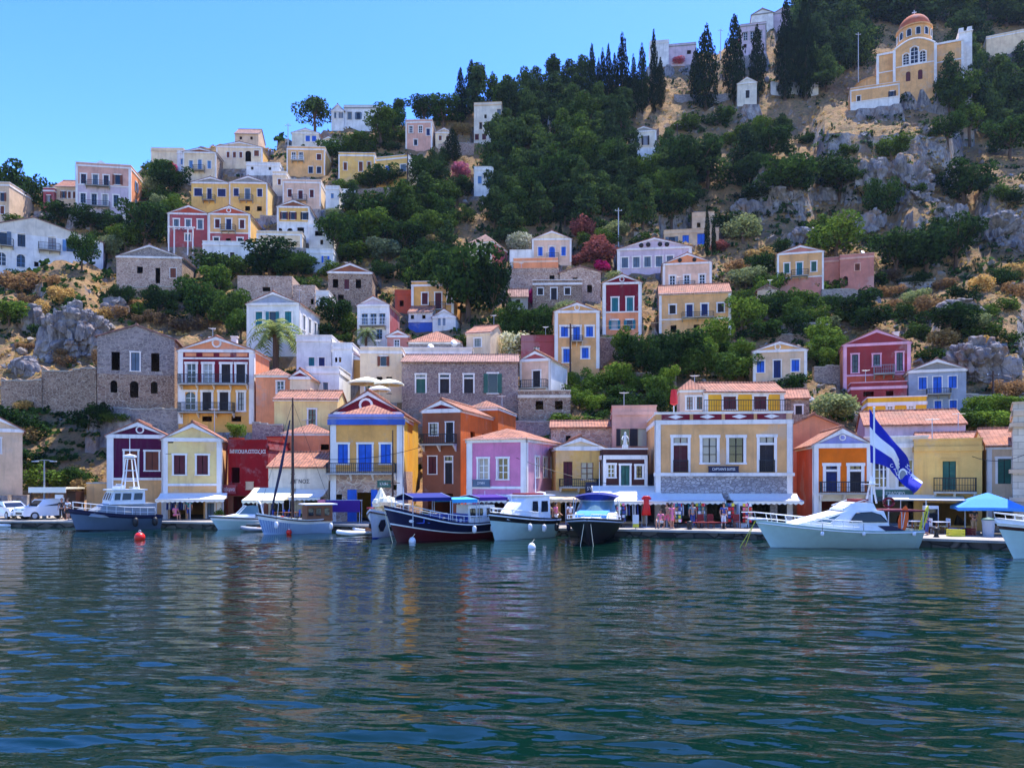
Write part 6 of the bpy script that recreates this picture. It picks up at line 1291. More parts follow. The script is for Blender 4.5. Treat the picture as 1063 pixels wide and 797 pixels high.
w.build('windscreen', b); q = MB(); q.tube([(x-.75,y*.85,2.47) for x,y in arc], .03, 'steel', 5); q.build('windscreen_frame', b)
q = MB(); n = 8
for k in range(n):
    ya, yb = -1.4+2.8*k/n, -1.4+2.8*(k+1)/n; f = lambda y: 3.0-.22*(y/1.4)**2
    q.add([(-2.4,ya,f(ya)),(-.6,ya,f(ya)-.1),(-.6,yb,f(yb)-.1),(-2.4,yb,f(yb))], [(0,1,2,3)], 'canvas_navy')
q.build('bimini', b); q = MB()
for (xa,ya),(xb,yb) in zip(arc, arc[1:]): q.add([(xa-.75,ya*.85,2.49),(xb-.75,yb*.85,2.49),(-.6,yb*1.05,2.9-.22*(yb/1.4)**2),(-.6,ya*1.05,2.9-.22*(ya/1.4)**2)], [(0,1,2,3)], 'canvas_navy')
q.build('bimini_front', b); q = MB()
for sg in (-1,1): q = MB(); q.tube([(-1.2,sg*1.5,1.4),(-.6,sg*1.4,2.68)], .03, 'steel', 5); q.tube([(-1.25,sg*1.5,1.4),(-2.4,sg*1.4,2.78)], .03, 'steel', 5); q.build('bimini_frame', b)
boat_rail(P, b, .55, .97, .4, 5)
mast(b, -1.2, .2, 2.8, 5.0, .02, 'white_paint', name='antenna'); fender(b, (-1.5,-1.85,.7), 'navy')
for sg in (-1,1):
    q = MB(); q.tube([P(.99,.9,0)+Vector((0,sg*.2,0)), P(.99,.3,0)+Vector((1.1,sg*.5,-1.0))], .015, 'cream_paint', 4); q.build('mooring_rope', b)
# 9 big motor yacht, broadside
b = boat('motor_yacht', 'large white motor yacht lying broadside with long bow pulpit and orange board', 873, 567.5, 180.5)
b.scale = (1,1,.86); P = hull_fn(8.1, 3.0, 1.08, 1.6, .92, .8, 2.6, .5, .1); make_hull(P, b, [(.2,'navy'),(.26,'hull_teal'),(1.1,'hull_teal')], 'white_paint', 'white_paint')
c = cabin(b, [(-2.3,1.25,1.15,1.1,2.45,-1.9),(-.6,1.25,1.1,1.1,2.5),(1.0,1.2,1.0,1.3,2.45,.1),(2.9,.9,.6,1.55,1.75,2.6)], 'white_paint')
c2 = cabin(b, [(-1.6,1.0,.95,2.45,2.95,-1.4),(-.2,1.0,.9,2.45,3.0,-.4),(.3,.9,.8,2.45,2.55)], 'white_paint', name='flybridge')
for sg in (-1,1):
    w = MB(); pts = [(-2.05,sg*1.235,1.75),(.05,sg*1.215,1.75),(-.35,sg*1.15,2.32),(-1.2,sg*1.155,2.38),(-1.7,sg*1.18,2.2)]; w.add([(x,y+sg*.02,z) for x,y,z in pts], [(0,1,2,3,4)], 'glass'); o = w.build('window', c)
    f = MB(); f.tube([(x,y+sg*.025,z) for x,y,z in pts+pts[:1]], .025, 'black', 4); f.build('frame', o)
    w = MB(); w.add([(-3.2,sg*1.27,1.12),(-2.0,sg*1.27,1.12),(-1.5,sg*1.26,1.5),(-2.35,sg*1.265,1.5)], [(0,1,2,3)], 'navy'); w.build('stripe', b)
for ya, yb in ((-.85,-.08),(.08,.85)): quad_window(c, [(1.12,ya,1.72),(1.12,yb,1.72),(.36,yb*.95,2.36),(.36,ya*.95,2.36)], (1,0,.6), m='screen')
for sg in (-1,1): quad_window(c, [(1.1,sg*1.15,1.65),(1.9,sg*1.02,1.75),(1.15,sg*.96,2.0),(.45,sg*1.1,2.25)], (0,sg,0), m='screen')
boat_rail(P, b, .42, 1.0, .72, 9, .12, .75)
q = MB(); q.box(4.2,5.3,-.25,.25,1.82,1.9,'white_paint'); q.tube([(5.3,0,1.86),(5.35,0,1.5)], .05, 'steel'); q.build('bow_pulpit', b)
q = MB(); q.tube([(4.9,.1,1.8),(5.9,.3,.0)], .02, 'yellow_paint', 4); q.build('mooring_rope', b); q = MB(); q.tube([(4.9,-.1,1.8),(5.3,-.6,.0)], .02, 'yellow_paint', 4); q.build('mooring_rope', b)
q = MB(); q.tube([(-2.4,-.9,2.4),(-3.6,-.9,2.42)], .025, 'steel'); q.tube([(-2.4,.9,2.4),(-3.6,.9,2.42)], .025, 'steel'); q.box(-4.2,-2.2,-1.2,1.2,2.4,2.5,'canvas_maroon')
for x in (-4.1,-2.9):
    for y in (-1.15,1.15): q.tube([(x,y,1.1),(x,y,2.4)], .025, 'steel', 5)
q.build('stern_canopy', b)
q = MB(); q.tube([(-1.6,-.35,2.9),(-1.75,0,4.7)], .05, 'white_paint'); q.tube([(-1.6,.35,2.9),(-1.75,0,4.7)], .05, 'white_paint'); q.tube([(-2.05,0,2.9),(-1.75,0,4.7)], .05, 'white_paint'); q.box(-2.1,-1.3,-.35,.35,4.15,4.2,'white_paint'); q.tube([(-1.9,0,3.5),(-1.9,0,9.25)], [.07,.045], 'white_paint', 8); q.ball((-1.9,0,9.27), .08, 'white_paint', 8); q.build('flag_mast', b)
q = MB(); q.tube([(-2.55,-.2,2.9),(-2.55,-.2,5.9)], .04, 'white_paint'); q.tube([(-2.9,-.2,5.6),(-2.2,-.2,5.6)], .03, 'white_paint'); q.build('aerial', b)
q = MB(); q.tube([(-2.25+.28*math.cos(a*math.pi/8), 1.0, 3.0+.28*math.sin(a*math.pi/8)) for a in range(17)], .08, 'redpaint', 6); q.build('lifebuoy', b)
q = MB(); q.tube([(-1.4,-.95,2.95),(-.9,-.95,3.15),(.2,-.8,2.75),(.2,.8,2.75),(-.9,.95,3.15),(-1.4,.95,2.95)], .03, 'steel', 5); q.build('flybridge_rail', b)
q = MB(); q.box(-1.3,-.6,-.6,.6,3.0,3.2,'redpaint'); q.build('flybridge_seat', b); clutter(b, -3.8, -2.6, .9, 1.1, 12, 9)
for x in (-3.4,-.6,1.7): fender(b, (x,1.52,1.0), 'c_white', .1, .3)
YA = b
def yw(x, y, z): return Matrix.Translation(YA.location) @ Matrix.Rotation(R(180.5), 4, 'Z') @ Vector((x,y,z))
# boards carried on the yacht's stern: things of their own
for nm, lab, m, x, y, tilt in (('paddle_board','upright orange board standing on the stern of the motor yacht','orange_paint',-2.95,1.0,.16),('paddle_board','slim yellow board leaning at the stern of the motor yacht','yellow_paint',-4.05,.9,.3)):
    p = yw(x,y,.86); o = thing(nm, lab, 'board', p); q = MB(); n = 10; wd = .26 if 'orange' in lab else .14; H = 1.55
    prof = [(wd*math.sin(math.pi*min(1,(k+.6)/(n+.6)))**.6, H*k/n) for k in range(n+1)]
    vs = [(tilt*z-w_, -.04, z) for w_, z in prof]+[(tilt*z+w_, -.04, z) for w_, z in prof]; vs += [(a_, .05, c_) for a_,_,c_ in vs]; m1 = n+1
    fs = [(k,k+1,m1+k+1,m1+k) for k in range(n)]+[(2*m1+k,3*m1+k,3*m1+k+1,2*m1+k+1) for k in range(n)]+[(k,2*m1+k,2*m1+k+1,k+1) for k in range(n)]+[(m1+k,m1+k+1,3*m1+k+1,3*m1+k) for k in range(n)]
    q.add(vs, fs, m); q.build('board', o); q = MB(); q.tube([(tilt*.3,-.06,.3),(tilt*1.2,-.06,1.2)], .02, 'white_paint' if wd > .2 else 'navy', 4); q.build('deck_line', o)
# 10 boat cut by the right edge
b = boat('motor_cruiser', 'white motor cruiser with blue-grey hull cut off by the right edge', 1108, 579, 184)
P = hull_fn(5.6, 2.3, 1.3, 1.75, .9, .9, 2.3, .55); make_hull(P, b, [(.2,'black'),(.86,'hull_teal'),(.94,'darkwood'),(1.1,'white_paint')], 'white_paint', 'white_paint')
c = cabin(b, [(-1.8,.95,.85,1.3,2.5),(.4,.9,.75,1.4,2.45,.0),(2.0,.5,.3,1.6,1.85)], 'white_paint')
for sg in (-1,1): quad_window(c, [(-1.5,sg*.94,1.8),(.2,sg*.9,1.8),(-.05,sg*.83,2.3),(-1.5,sg*.88,2.3)], (0,sg,0))
quad_window(c, [(.55,-.7,1.85),(.55,.7,1.85),(.12,.65,2.36),(.12,-.65,2.36)], (1,0,0)); boat_rail(P, b, .5, 1.0, .5, 6, .1)
# buoys
for lab, px, wl, r in (('bright red mooring buoy floating below the patrol boat',145,560,.33),('small red buoy at the waterline of the pale blue caique',300,554.5,.2)):
    p = at_water(px, wl); o = thing('mooring_buoy', lab, 'buoy', (p.x,p.y,.05)); q = MB(); q.ball((0,0,.1), r, 'buoy_red', 14); q.build('float', o, True); q = MB(); q.tube([(.08*math.cos(a),0,.1+r+.06+.08*math.sin(a)) for a in np.linspace(0,6.28,9)], .02, 'steel', 5); q.lathe([(.06,-.02),(.05,.06)], (0,0,.1+r-.02), 8, 'white_paint'); q.build('ring', o)
for lab, px, wl in (('white net float hanging beneath the excursion boat bow',428,562.5),('flat white float in the water before the cabin boat',552,569)):
    p = at_water(px, wl); o = thing('net_float', lab, 'float', (p.x,p.y,.05)); q = MB(); q.lathe([(.05,-.2),(.2,-.12),(.22,.05),(.14,.22),(.03,.27)], (0,0,0), 10, 'c_white'); q.build('float', o, True); q = MB(); q.tube([(0,0,.25),(.15,.1,.45)], .02, 'cream_paint', 4); q.build('rope', o)
# the big flag
def flag():
    p0 = yw(-1.9,0,0); Y = p0.y
    Tp = [(902.5,424),(913,439),(925,455),(938,472),(948,486),(958,500)]; Bp = [(903.5,480),(913,482),(925,486),(932,496),(938,505),(946,513)]
    n, m = 30, 18; V = []
    def at(poly, s): 
        s *= len(poly)-1; i = min(len(poly)-2, int(s)); t = s-i; return (poly[i][0]+(poly[i+1][0]-poly[i][0])*t, poly[i][1]+(poly[i+1][1]-poly[i][1])*t)
    root = thing('flag', 'large blue and white striped flag with white lettering flying from the motor yacht', 'flag', W(903,480,Y)); org = W(903,480,Y)
    def pt(s, t):
        a, b = at(Tp,s), at(Bp,s); q = W(a[0]+(b[0]-a[0])*t, a[1]+(b[1]-a[1])*t, Y)
        q.y += .42*s*math.sin(s*9+t*3.4)+.15*s*math.sin(s*17-t*5); return q-org
    mb = MB()
    for i in range(n):
        for j in range(m):
            mb.add([pt(i/n,j/m),pt((i+1)/n,j/m),pt((i+1)/n,(j+1)/m),pt(i/n,(j+1)/m)], [(0,1,2,3)], 'flag_white' if (6 <= j < 12 and i < 17+(j-6)*.6) or (i >= 26 and j < 3) else 'flag_blue')
    o = mb.build('cloth', root); me = o.data; bm = bmesh.new(); bm.from_mesh(me); bmesh.ops.remove_doubles(bm, verts=bm.verts, dist=.0005); bm.to_mesh(me); bm.free(); me.polygons.foreach_set('use_smooth', [True]*len(me.polygons))
    for ch, s, t, sz, an in (('C',.42,.88,.28,-8),('T',.52,.86,.28,-18),('E',.58,.87,.28,-20),('M',.72,.18,.3,-50),('U',.78,.2,.3,-50),('I',.83,.2,.3,-50),('O',.88,.22,.3,-50)):
        p = pt(s,t); l = lettering(ch, sz, 'flag_white', o, (p.x,p.y-.09,p.z)); l.rotation_euler = (R(90),R(an) if False else 0,0); l.rotation_euler = (R(90), -R(an)*-1, 0)
    e = MB(); c = pt(.72,.62); e.add([(c.x+.2*math.cos(a*math.pi/6), c.y-.1, c.z+.3*math.sin(a*math.pi/6)) for a in range(12)], [tuple(range(12))], 'grey_paint'); e.add([(c.x+.34*math.cos(a*math.pi/6)*.8, c.y-.09, c.z+.42*math.sin(a*math.pi/6)) for a in range(12)], [tuple(range(12))], 'flag_white'); e.build('emblem', o)
flag()
# ------------------------------------------------------------------ people (one skinned body each, clothes and hair as children)
def skin_mesh(nodes, edges, m, name, sub=1):
    me = bpy.data.meshes.new(name); me.from_pydata([n[0] for n in nodes], edges, []); me.update()
    o = bpy.data.objects.new(name, me); COL.objects.link(o)
    md = o.modifiers.new('Skin', 'SKIN'); md.use_smooth_shade = True
    for i, n in enumerate(nodes):
        r = n[1] if isinstance(n[1], tuple) else (n[1], n[1]); me.skin_vertices[0].data[i].radius = r; me.skin_vertices[0].data[i].use_root = (i == 0)
    if sub: s = o.modifiers.new('Sub', 'SUBSURF'); s.levels = sub
    bpy.context.view_layer.update()
    out = bpy.data.meshes.new_from_object(o.evaluated_get(bpy.context.evaluated_depsgraph_get())); bpy.data.objects.remove(o); bpy.data.meshes.remove(me)
    out.materials.clear(); out.materials.append(MATS[m]); out.name = name
    return out
def pose(kind):
    """joint table, figure facing -y, feet at z = 0, 1.7 m tall"""
    V = Vector; J = {}
    J['pelvis'] = V((0,0,.92)); J['chest'] = V((0,-.02,1.27)); J['neck'] = V((0,-.01,1.46)); J['head'] = V((0,-.03,1.6))
    for s, k in ((-1,'l'),(1,'r')):
        J['hip'+k] = V((s*.09,0,.88)); J['knee'+k] = V((s*.1,-.02,.48)); J['ank'+k] = V((s*.1,.02,.08)); J['toe'+k] = V((s*.12,-.14,.03))
        J['sho'+k] = V((s*.19,0,1.4)); J['elb'+k] = V((s*.25,.03,1.12)); J['wri'+k] = V((s*.25,-.06,.88))
    if kind == 'walk':
        J['kneel'] += V((0,-.18,.03)); J['ankl'] += V((0,-.22,.02)); J['toel'] += V((0,-.22,.05)); J['kneer'] += V((0,.03,0)); J['ankr'] += V((0,.26,.05)); J['toer'] += V((0,.26,.0))
        J['wril'] += V((0,.18,.02)); J['wrir'] += V((0,-.2,.06)); J['elbl'] += V((0,.08,0)); J['elbr'] += V((0,-.04,0))
    if kind == 'sit':
        for k in J: J[k] = J[k]-V((0,0,.44)) if not k.startswith(('ank','toe','knee')) else J[k]
        for s, k in ((-1,'l'),(1,'r')): J['knee'+k] = V((s*.11,-.42,.5)); J['ank'+k] = V((s*.11,-.42,.08)); J['toe'+k] = V((s*.12,-.58,.03)); J['wri'+k] = V((s*.16,-.3,.58)); J['elb'+k] = V((s*.26,-.06,.68))
    if kind == 'carry':
        for s, k in ((-1,'l'),(1,'r')): J['elb'+k] = V((s*.24,.0,1.13)); J['wri'+k] = V((s*.12,-.27,1.14))
    return J
PM = {}
def person_mesh(kind):
    J = pose(kind); n, e = [], []
    def add(p, r): n.append((tuple(p), r)); return len(n)-1
    pe = add(J['pelvis'], (.13,.1)); wa = add(J['pelvis'].lerp(J['chest'],.5), (.11,.085)); ch = add(J['chest'], (.14,.1)); nk = add(J['neck'], .05); jw = add(J['head']+Vector((0,-.02,-.05)), (.06,.075)); hd = add(J['head']+Vector((0,0,.04)), (.075,.09)); tp = add(J['head']+Vector((0,.01,.11)), (.05,.06)); ns = add(J['head']+Vector((0,-.115,-.005)), .014)
    e += [(pe,wa),(wa,ch),(ch,nk),(nk,jw),(jw,hd),(hd,tp),(hd,ns)]
    for s, k in ((-1,'l'),(1,'r')):
        er = add(J['head']+Vector((s*.088,.01,.0)), .014); e.append((hd,er))
        h = add(J['hip'+k], .085); kn = add(J['knee'+k], .058); cf = add(J['knee'+k].lerp(J['ank'+k],.3), .056); an = add(J['ank'+k], .038); to = add(J['toe'+k], (.04,.025)); e += [(pe,h),(h,kn),(kn,cf),(cf,an),(an,to)]
        sh = add(J['sho'+k], .055); el = add(J['elb'+k], .04); wr = add(J['wri'+k], .027); d = (J['wri'+k]-J['elb'+k]).normalized(); sd = Vector((0,1,0)) if abs(d.y) < .8 else Vector((s,0,0)); pl_ = add(J['wri'+k]+d*.07, (.036,.02)); e += [(ch,sh),(sh,el),(el,wr),(wr,pl_)]
        inw = Vector((-s,0,0)); 
        for q in range(4):
            b = J['wri'+k]+d*.1+sd*(q-1.5)*.021; L = (.06,.075,.07,.05)[q]; a1 = add(b, .0095); a2 = add(b+d*L*.6, .009); a3 = add(b+d*L+inw*.02, .007); e += [(pl_,a1),(a1,a2),(a2,a3)]
        t1 = add(J['wri'+k]+d*.05-sd*.045, .011); t2 = add(J['wri'+k]+d*.09-sd*.055+inw*.015, .009); e += [(wr,t1),(t1,t2)]
    PM[kind] = (skin_mesh(n, e, 'skin', 'person'), J)
for k in ('stand','walk','sit','carry'): person_mesh(k)
def garment(J, what, m):
    n, e = [], []
    def add(p, r): n.append((tuple(p), r)); return len(n)-1
    if what in ('shirt','dress'):
        pe = add(J['pelvis']+Vector((0,0,.02)), (.15,.12)); wa = add(J['pelvis'].lerp(J['chest'],.5), (.13,.105)); ch = add(J['chest'], (.165,.12)); nk = add(J['neck']+Vector((0,0,-.05)), .07); e += [(pe,wa),(wa,ch),(ch,nk)]
        for k in 'lr':
            sh = add(J['sho'+k], .072); mid = add(J['sho'+k].lerp(J['elb'+k],.55), .06); e += [(ch,sh),(sh,mid)]
        if what == 'dress': hm = add(J['pelvis']+Vector((0,-.02,-.42)), (.2,.17)); e.append((pe,hm))
    else:
        pe = add(J['pelvis']+Vector((0,0,.05)), (.15,.12)); e0 = []
        for k in 'lr':
            h = add(J['hip'+k], .1); kn = add(J['hip'+k].lerp(J['knee'+k],.95), .082); e += [(pe,h),(h,kn)]
            if what == 'trousers': an = add(J['knee'+k].lerp(J['ank'+k],.85), .06); e.append((kn,an))
    return skin_mesh(n, e, m, what)
GCACHE = {}
def person(px, Y, kind, rz, top, bottom, label, z=QZ, sc=1.0, hair='hair', dress=False):
    x = (px-CX)/F*Y; o = thing('person', label, 'person', (x,Y,z), R(rz), 'people on the quay'); o.scale = (sc,)*3
    me, J = PM[kind]; b = bpy.data.objects.new('body', me); COL.objects.link(b); b.parent = o
    parts = [('dress',top)] if dress else [('shirt',top),(bottom[0],bottom[1])]
    for w, m in parts:
        if (kind,w,m) not in GCACHE: GCACHE[(kind,w,m)] = garment(J, w, m)
        c = bpy.data.objects.new(w, GCACHE[(kind,w,m)]); COL.objects.link(c); c.parent = o
    q = MB(); h = J['head']+Vector((0,.02,.05)); q.lathe([(.01,.125),(.06,.11),(.095,.06),(.104,0),(.1,-.05),(.07,-.09)], h, 12, hair, 1, 1.12)
    me = q.mesh('hair'); bm = bmesh.new(); bm.from_mesh(me); g = [v for v in bm.verts if v.co.y < h.y-.07 and v.co.z < h.z+.04]; bmesh.ops.delete(bm, geom=g, context='VERTS'); bm.to_mesh(me); bm.free()
    c = bpy.data.objects.new('hair', me); COL.objects.link(c); c.parent = o
    e = MB()
    for s in (-1,1): e.ball(J['head']+Vector((s*.032,-.098,.028)), .011, 'black', 6)
    e.build('eyes', o); e = MB(); e.box(J['head'].x-.025,J['head'].x+.025,J['head'].y-.102,J['head'].y-.085,J['head'].z-.055,J['head'].z-.045,'c_red'); e.build('mouth', o)
    return o
person(64, 63.5, 'stand', 20, 'c_black', ('trousers','c_black'), 'person in dark clothes standing by the car park kiosk')
person(70.5, 63, 'stand', -10, 'c_white', ('shorts','c_black'), 'person in white top and dark shorts beside the kiosk')
person(182, 62.4, 'sit', 60, 'c_pink', ('shorts','c_pink'), 'person in pink sitting on the quay before the pale yellow shop')
person(196, 63, 'stand', 10, 'c_teal', ('shorts','c_blue'), 'person in teal standing before the pale yellow shop')
person(342, 58.5, 'stand', 0, 'c_pink', ('shorts','c_red'), 'person in pink shirt behind the stern of the pale blue caique')
person(570, 52.5, 'stand', -20, 'c_tan', ('shorts','c_teal'), 'person in tan top between cabin boat and speedboat')
person(577, 53.5, 'walk', 60, 'c_pink', ('shorts','c_white'), 'person in pink top walking between the cabin boat and speedboat')
person(592, 54, 'stand', 10, 'c_white', ('trousers','c_tan'), 'person in white top standing behind the speedboat')
person(686, 52.6, 'sit', -40, 'c_pink', ('shorts','c_white'), 'person in pink sitting at the left corner of the big tan house')
person(693, 52.6, 'walk', -70, 'c_tan', ('shorts','c_pink'), 'person in tan top and pink shorts walking past the big tan house')
person(697.5, 52.3, 'stand', 30, 'c_pink', (), 'person in pink dress before the big tan house', dress=True)
person(719, 53.2, 'stand', 0, 'grey_paint', ('trousers','c_blue'), 'person in grey shirt and blue trousers under the left white awning')
person(751, 52.6, 'stand', 15, 'c_blue', ('trousers','c_white'), 'person in blue shirt between the two white awnings')
person(962, 46.8, 'stand', 40, 'c_blue', ('trousers','c_blue'), 'person in blue work clothes and pale cap behind the motor yacht stern', hair='c_white')
person(1011, 46.4, 'carry', 0, 'c_black', ('shorts','c_tan'), 'person in dark top with tan shorts under the blue parasol')
# ------------------------------------------------------------------ vehicles and quay furniture
def car(label, px, Y, hd, suv):
    x = (px-CX)/F*Y; o = thing('parked_car', label, 'car', (x,Y,QZ), R(hd), 'parked cars on the quay'); L, Wd, H = (4.2,1.8,1.7) if suv else (4.0,1.7,1.45)
    hw = Wd/2
    if suv: pr = [(-2.1,.35),(2.1,.35),(2.12,.75),(2.0,.98),(1.1,1.06),(.55,1.62),(-1.9,1.66),(-2.1,1.05)]
    else: pr = [(-2.0,.32),(2.0,.32),(2.02,.65),(1.8,.85),(.95,.98),(.2,1.42),(-1.3,1.43),(-1.95,.95)]
    mb = MB(); k = len(pr); v = []
    for y, f in ((-hw,1),(-hw*.97,1),(hw*.97,1),(hw,1)): pass
    def sec(y, in_): return [(px_*(1-.02*in_), y*(1-(.16 if z > 1.1 else 0)*abs(1)), z) for px_, z in pr]
    a = sec(-hw,0); b = sec(hw,0); mb.add(a+b, [tuple(range(k)), tuple(range(2*k-1,k-1,-1))]+[(i,(i+1)%k,k+(i+1)%k,k+i) for i in range(k)], 'car_white')
    bo = mb.build('body', o); bv = bo.modifiers.new('Bevel','BEVEL'); bv.width = .05; bv.segments = 2
    zb = 1.1 if suv else 1.0; zt = 1.56 if suv else 1.36; x0,x1 = (.98,.58) if suv else (.88,.3); xr0, xr1 = (-1.95,-1.85) if suv else (-1.75,-1.3); m = (1-.16)
    for sg in (-1,1):
        q = MB(); yb, yt = sg*(hw+.004), sg*(hw*m+.006)
        q.add([(xr0+.25,yb*.965,zb+.02),(x0-.25,yb*.965,zb+.02),(x1-.2,yt,zt),(xr1+.2,yt,zt)], [(0,1,2,3)], 'glass'); q.build('side_window', o)
    q = MB(); q.add([(x0+.1,-hw*.86,zb+.0),(x0+.1,hw*.86,zb),(x1+.03,hw*.78,zt),(x1+.03,-hw*.78,zt)], [(0,1,2,3)], 'glass'); q.build('windscreen', o)
    for xx in (1.3,-1.3):
        for sg in (-1,1):
            w = MB(); c = (xx, sg*(hw-.09), .33); n = 16
            for r, y0, y1, mm in ((.33,-.1,.1,'rubber'),): 
                w.add([(c[0]+r*math.cos(2*math.pi*i/n), c[1]+y, c[2]+r*math.sin(2*math.pi*i/n)) for y in (y0,y1) for i in range(n)], [tuple(range(n)),tuple(range(2*n-1,n-1,-1))]+[(i,(i+1)%n,n+(i+1)%n,n+i) for i in range(n)], mm)
            wo = w.build('wheel', o); w = MB(); w.add([(c[0]+.2*math.cos(2*math.pi*i/n), c[1]+sg*.105, c[2]+.2*math.sin(2*math.pi*i/n)) for i in range(n)], [tuple(range(n))], 'steel'); w.build('rim', wo)
    for sg in (-1,1): q = MB(); q.box(2.0 if suv else 1.9,2.1 if suv else 2.0,sg*hw*.62-.2,sg*hw*.62+.2,.7,.86,'screen'); q.build('headlight', o)
    q = MB(); q.box(2.06,2.14,-.5,.5,.45,.62,'black'); q.build('grille', o)
    return o
car('white hatchback parked at the far left end of the quay', 11, 65, -35, False)
car('white off-road car parked under the pale canopy', 48, 64.5, 236, True)
def kiosk():
    Y = 65; o = thing('kiosk', 'small quay kiosk with pale flat canopy and dark posts behind the parked car', 'kiosk', ((58-CX)/F*Y, Y, QZ)); w = 3.1/2
    q = MB(); q.box(-w,w,-1.2,1.6,2.5,2.62,'canvas_cream'); q.box(-w,w,-1.24,-1.2,2.2,2.66,'canvas_white'); q.build('canopy', o)
    for x in (-w+.1,w-.1):
        for y in (-1.1,1.5): p = MB(); p.box(x-.06,x+.06,y-.06,y+.06,0,2.5,'darkwood'); p.build('post', o)
    q = MB(); q.box(w*.4,w,.2,1.5,0,2.3,'darkwood'); q.build('booth', o); q = MB(); q.box(w*.35,w*.8,-1.05,-1.0,1.7,2.05,'c_white'); q.build('notice', o)
kiosk()
def lamp_post(label, px, Y, ytop, base=QZ, two=True, z=None):
    x = (px-CX)/F*Y; h = CH+(HY-ytop)/F*Y-base; o = thing('street_lamp', label, 'street lamp', (x,Y,base)); q = MB(); q.tube([(0,0,0),(0,0,h)], [.09,.05], 'grey_paint', 8); q.lathe([(.16,0),(.16,.25),(.09,.35)], (0,0,0), 10, 'grey_paint'); q.build('pole', o)
    a = MB(); a.tube([(-.75 if two else 0,0,h-.02),(0,0,h+.05),(.75,0,h-.02)], .035, 'grey_paint'); a.build('arm', o)
    for s in ((-1,1) if two else (1,)): g = MB(); g.box(s*.75-.25,s*.75+.25,-.1,.1,h-.1,h-.02,'steel'); g.build('lamp_head', o)
lamp_post('grey twin-arm street lamp standing by the left car park', 46, 64, 478)
def pole(label, px, yb, ytop, m='darkwood', rise=1.0):
    Y, z = ground(px, yb); x = (px-CX)/F*Y; h = (yb-ytop)*Y/F; o = thing('utility_pole', label, 'pole', (x,Y,z-.3)); q = MB(); q.tube([(0,0,0),(0,0,h+.3)], [.13,.09], m, 8); q.build('shaft', o)
    q = MB(); q.box(-.7,.7,-.05,.05,h-.25,h-.15,m); q.build('crossarm', o)
    for s in (-.6,0,.6): q = MB(); q.lathe([(.04,0),(.06,.05),(.03,.14)], (s,0,h-.15), 6, 'c_white'); q.build('insulator', o)
def late_misc():
    pole('dark utility pole in front of the tall blue-shuttered house', 592, 394, 336); pole('utility pole beside the yellow ridge houses', 423, 197, 158); pole('thin pole rising from the pines left of the domed church', 891, 92, 34, 'steel')
    pole('utility pole among pines below the small temple house', 703, 165, 128); pole('utility pole right of the grey-blue house', 1031, 430, 385); pole('pale pole on the skyline above the khaki square house', 299, 158, 128, 'steel'); pole('pale pole below the chapel cypresses', 642, 262, 216, 'steel')
    pole('skyline pole left of the mauve skyline house', 748, 62, 30, 'steel')
    def cable(label, a, b, sag, r=.018):
        A, B = W(*a), W(*b); o = thing('overhead_cable', label, 'cable', A); q = MB(); q.tube([A.lerp(B,t)-A+Vector((0,0,-sag*4*t*(1-t))) for t in np.linspace(0,1,17)], r, 'black', 4); q.build('wire', o)
    cable('dark cable sagging from the pink corner house toward the mustard house', (536,475,57.9), (640,503,57), .25); cable('dark cable strung from the blue shuttered house to the russet house', (330,476,60), (440,463,60.5), .4)
    cable('dark cable across the lemon corner house', (1008,473,50.5), (1063,472,45.4), .35); cable('dark cable running over the left quay house fronts', (172,471,64), (236,458,66), .35); cable('thin cable on the right cliff above the grey-blue house', (1032,374,80), (1066,398,78), .1)
    cable('thin cable from the dark pole toward the terrace house', (592,338,98), (760,321,113), .8)
# parasols
def parasol(label, px, Y, ytop, ye, wpx, z0, m, sides=8, closed=False):
    s = Y/F; x = (px-CX)*s; zt = CH+(HY-ytop)*s-z0; zb = CH+(HY-ye)*s-z0; r = wpx*s/2
    o = thing('parasol', label, 'parasol', (x,Y,z0)); q = MB(); q.tube([(0,0,0),(0,0,zt-.05)], .04, 'white_paint', 8); q.build('pole', o); q = MB(); q.lathe([(.3,0),(.3,.08),(.06,.14)], (0,0,0), 12, 'concrete'); q.build('base', o)
    c = MB()
    if closed:
        c.lathe([(.04,0),(.3,.15),(.26,.7),(.2,1.2),(.1,zt-zb-.1),(.02,zt-zb)], (0,0,zb), 10, m, 1, 1)
    else:
        pts = [Vector((r*math.cos(2*math.pi*k/sides+.39), r*math.sin(2*math.pi*k/sides+.39), zb)) for k in range(sides)]
        top = Vector((0,0,zt))
        for k in range(sides):
            a, b = pts[k], pts[(k+1)%sides]; mid = (a+b)/2*.96; mid.z = zb+.02
            am, bm_ = a.lerp(top,.5)+Vector((0,0,.06)), b.lerp(top,.5)+Vector((0,0,.06))
            c.add([a,mid,b,bm_,am], [(0,1,2,3,4)], m); c.add([am,bm_,top], [(0,1,2)], m); c.add([a,mid,b,b+Vector((0,0,-.2)),mid+Vector((0,0,-.18)),a+Vector((0,0,-.2))], [(0,1,4,5),(1,2,3,4)], m)
    co = c.build('canopy', o); 
    if not closed:
        q = MB()
        for p in pts: q.tube([p+Vector((0,0,-.02)), Vector((0,0,zt-.1))], .015, 'steel', 4)
        q.build('ribs', co)
    return o
parasol('huge blue parasol on the quay beside the right edge cruiser', 1025, 47, 511, 526, 86, QZ, 'canvas_blue', 4)
parasol('closed red parasol on the terrace beside the big tan house', 699.5, 58, 404, 421, 8, hK.z0+hK.lz(430), 'c_red', closed=True)
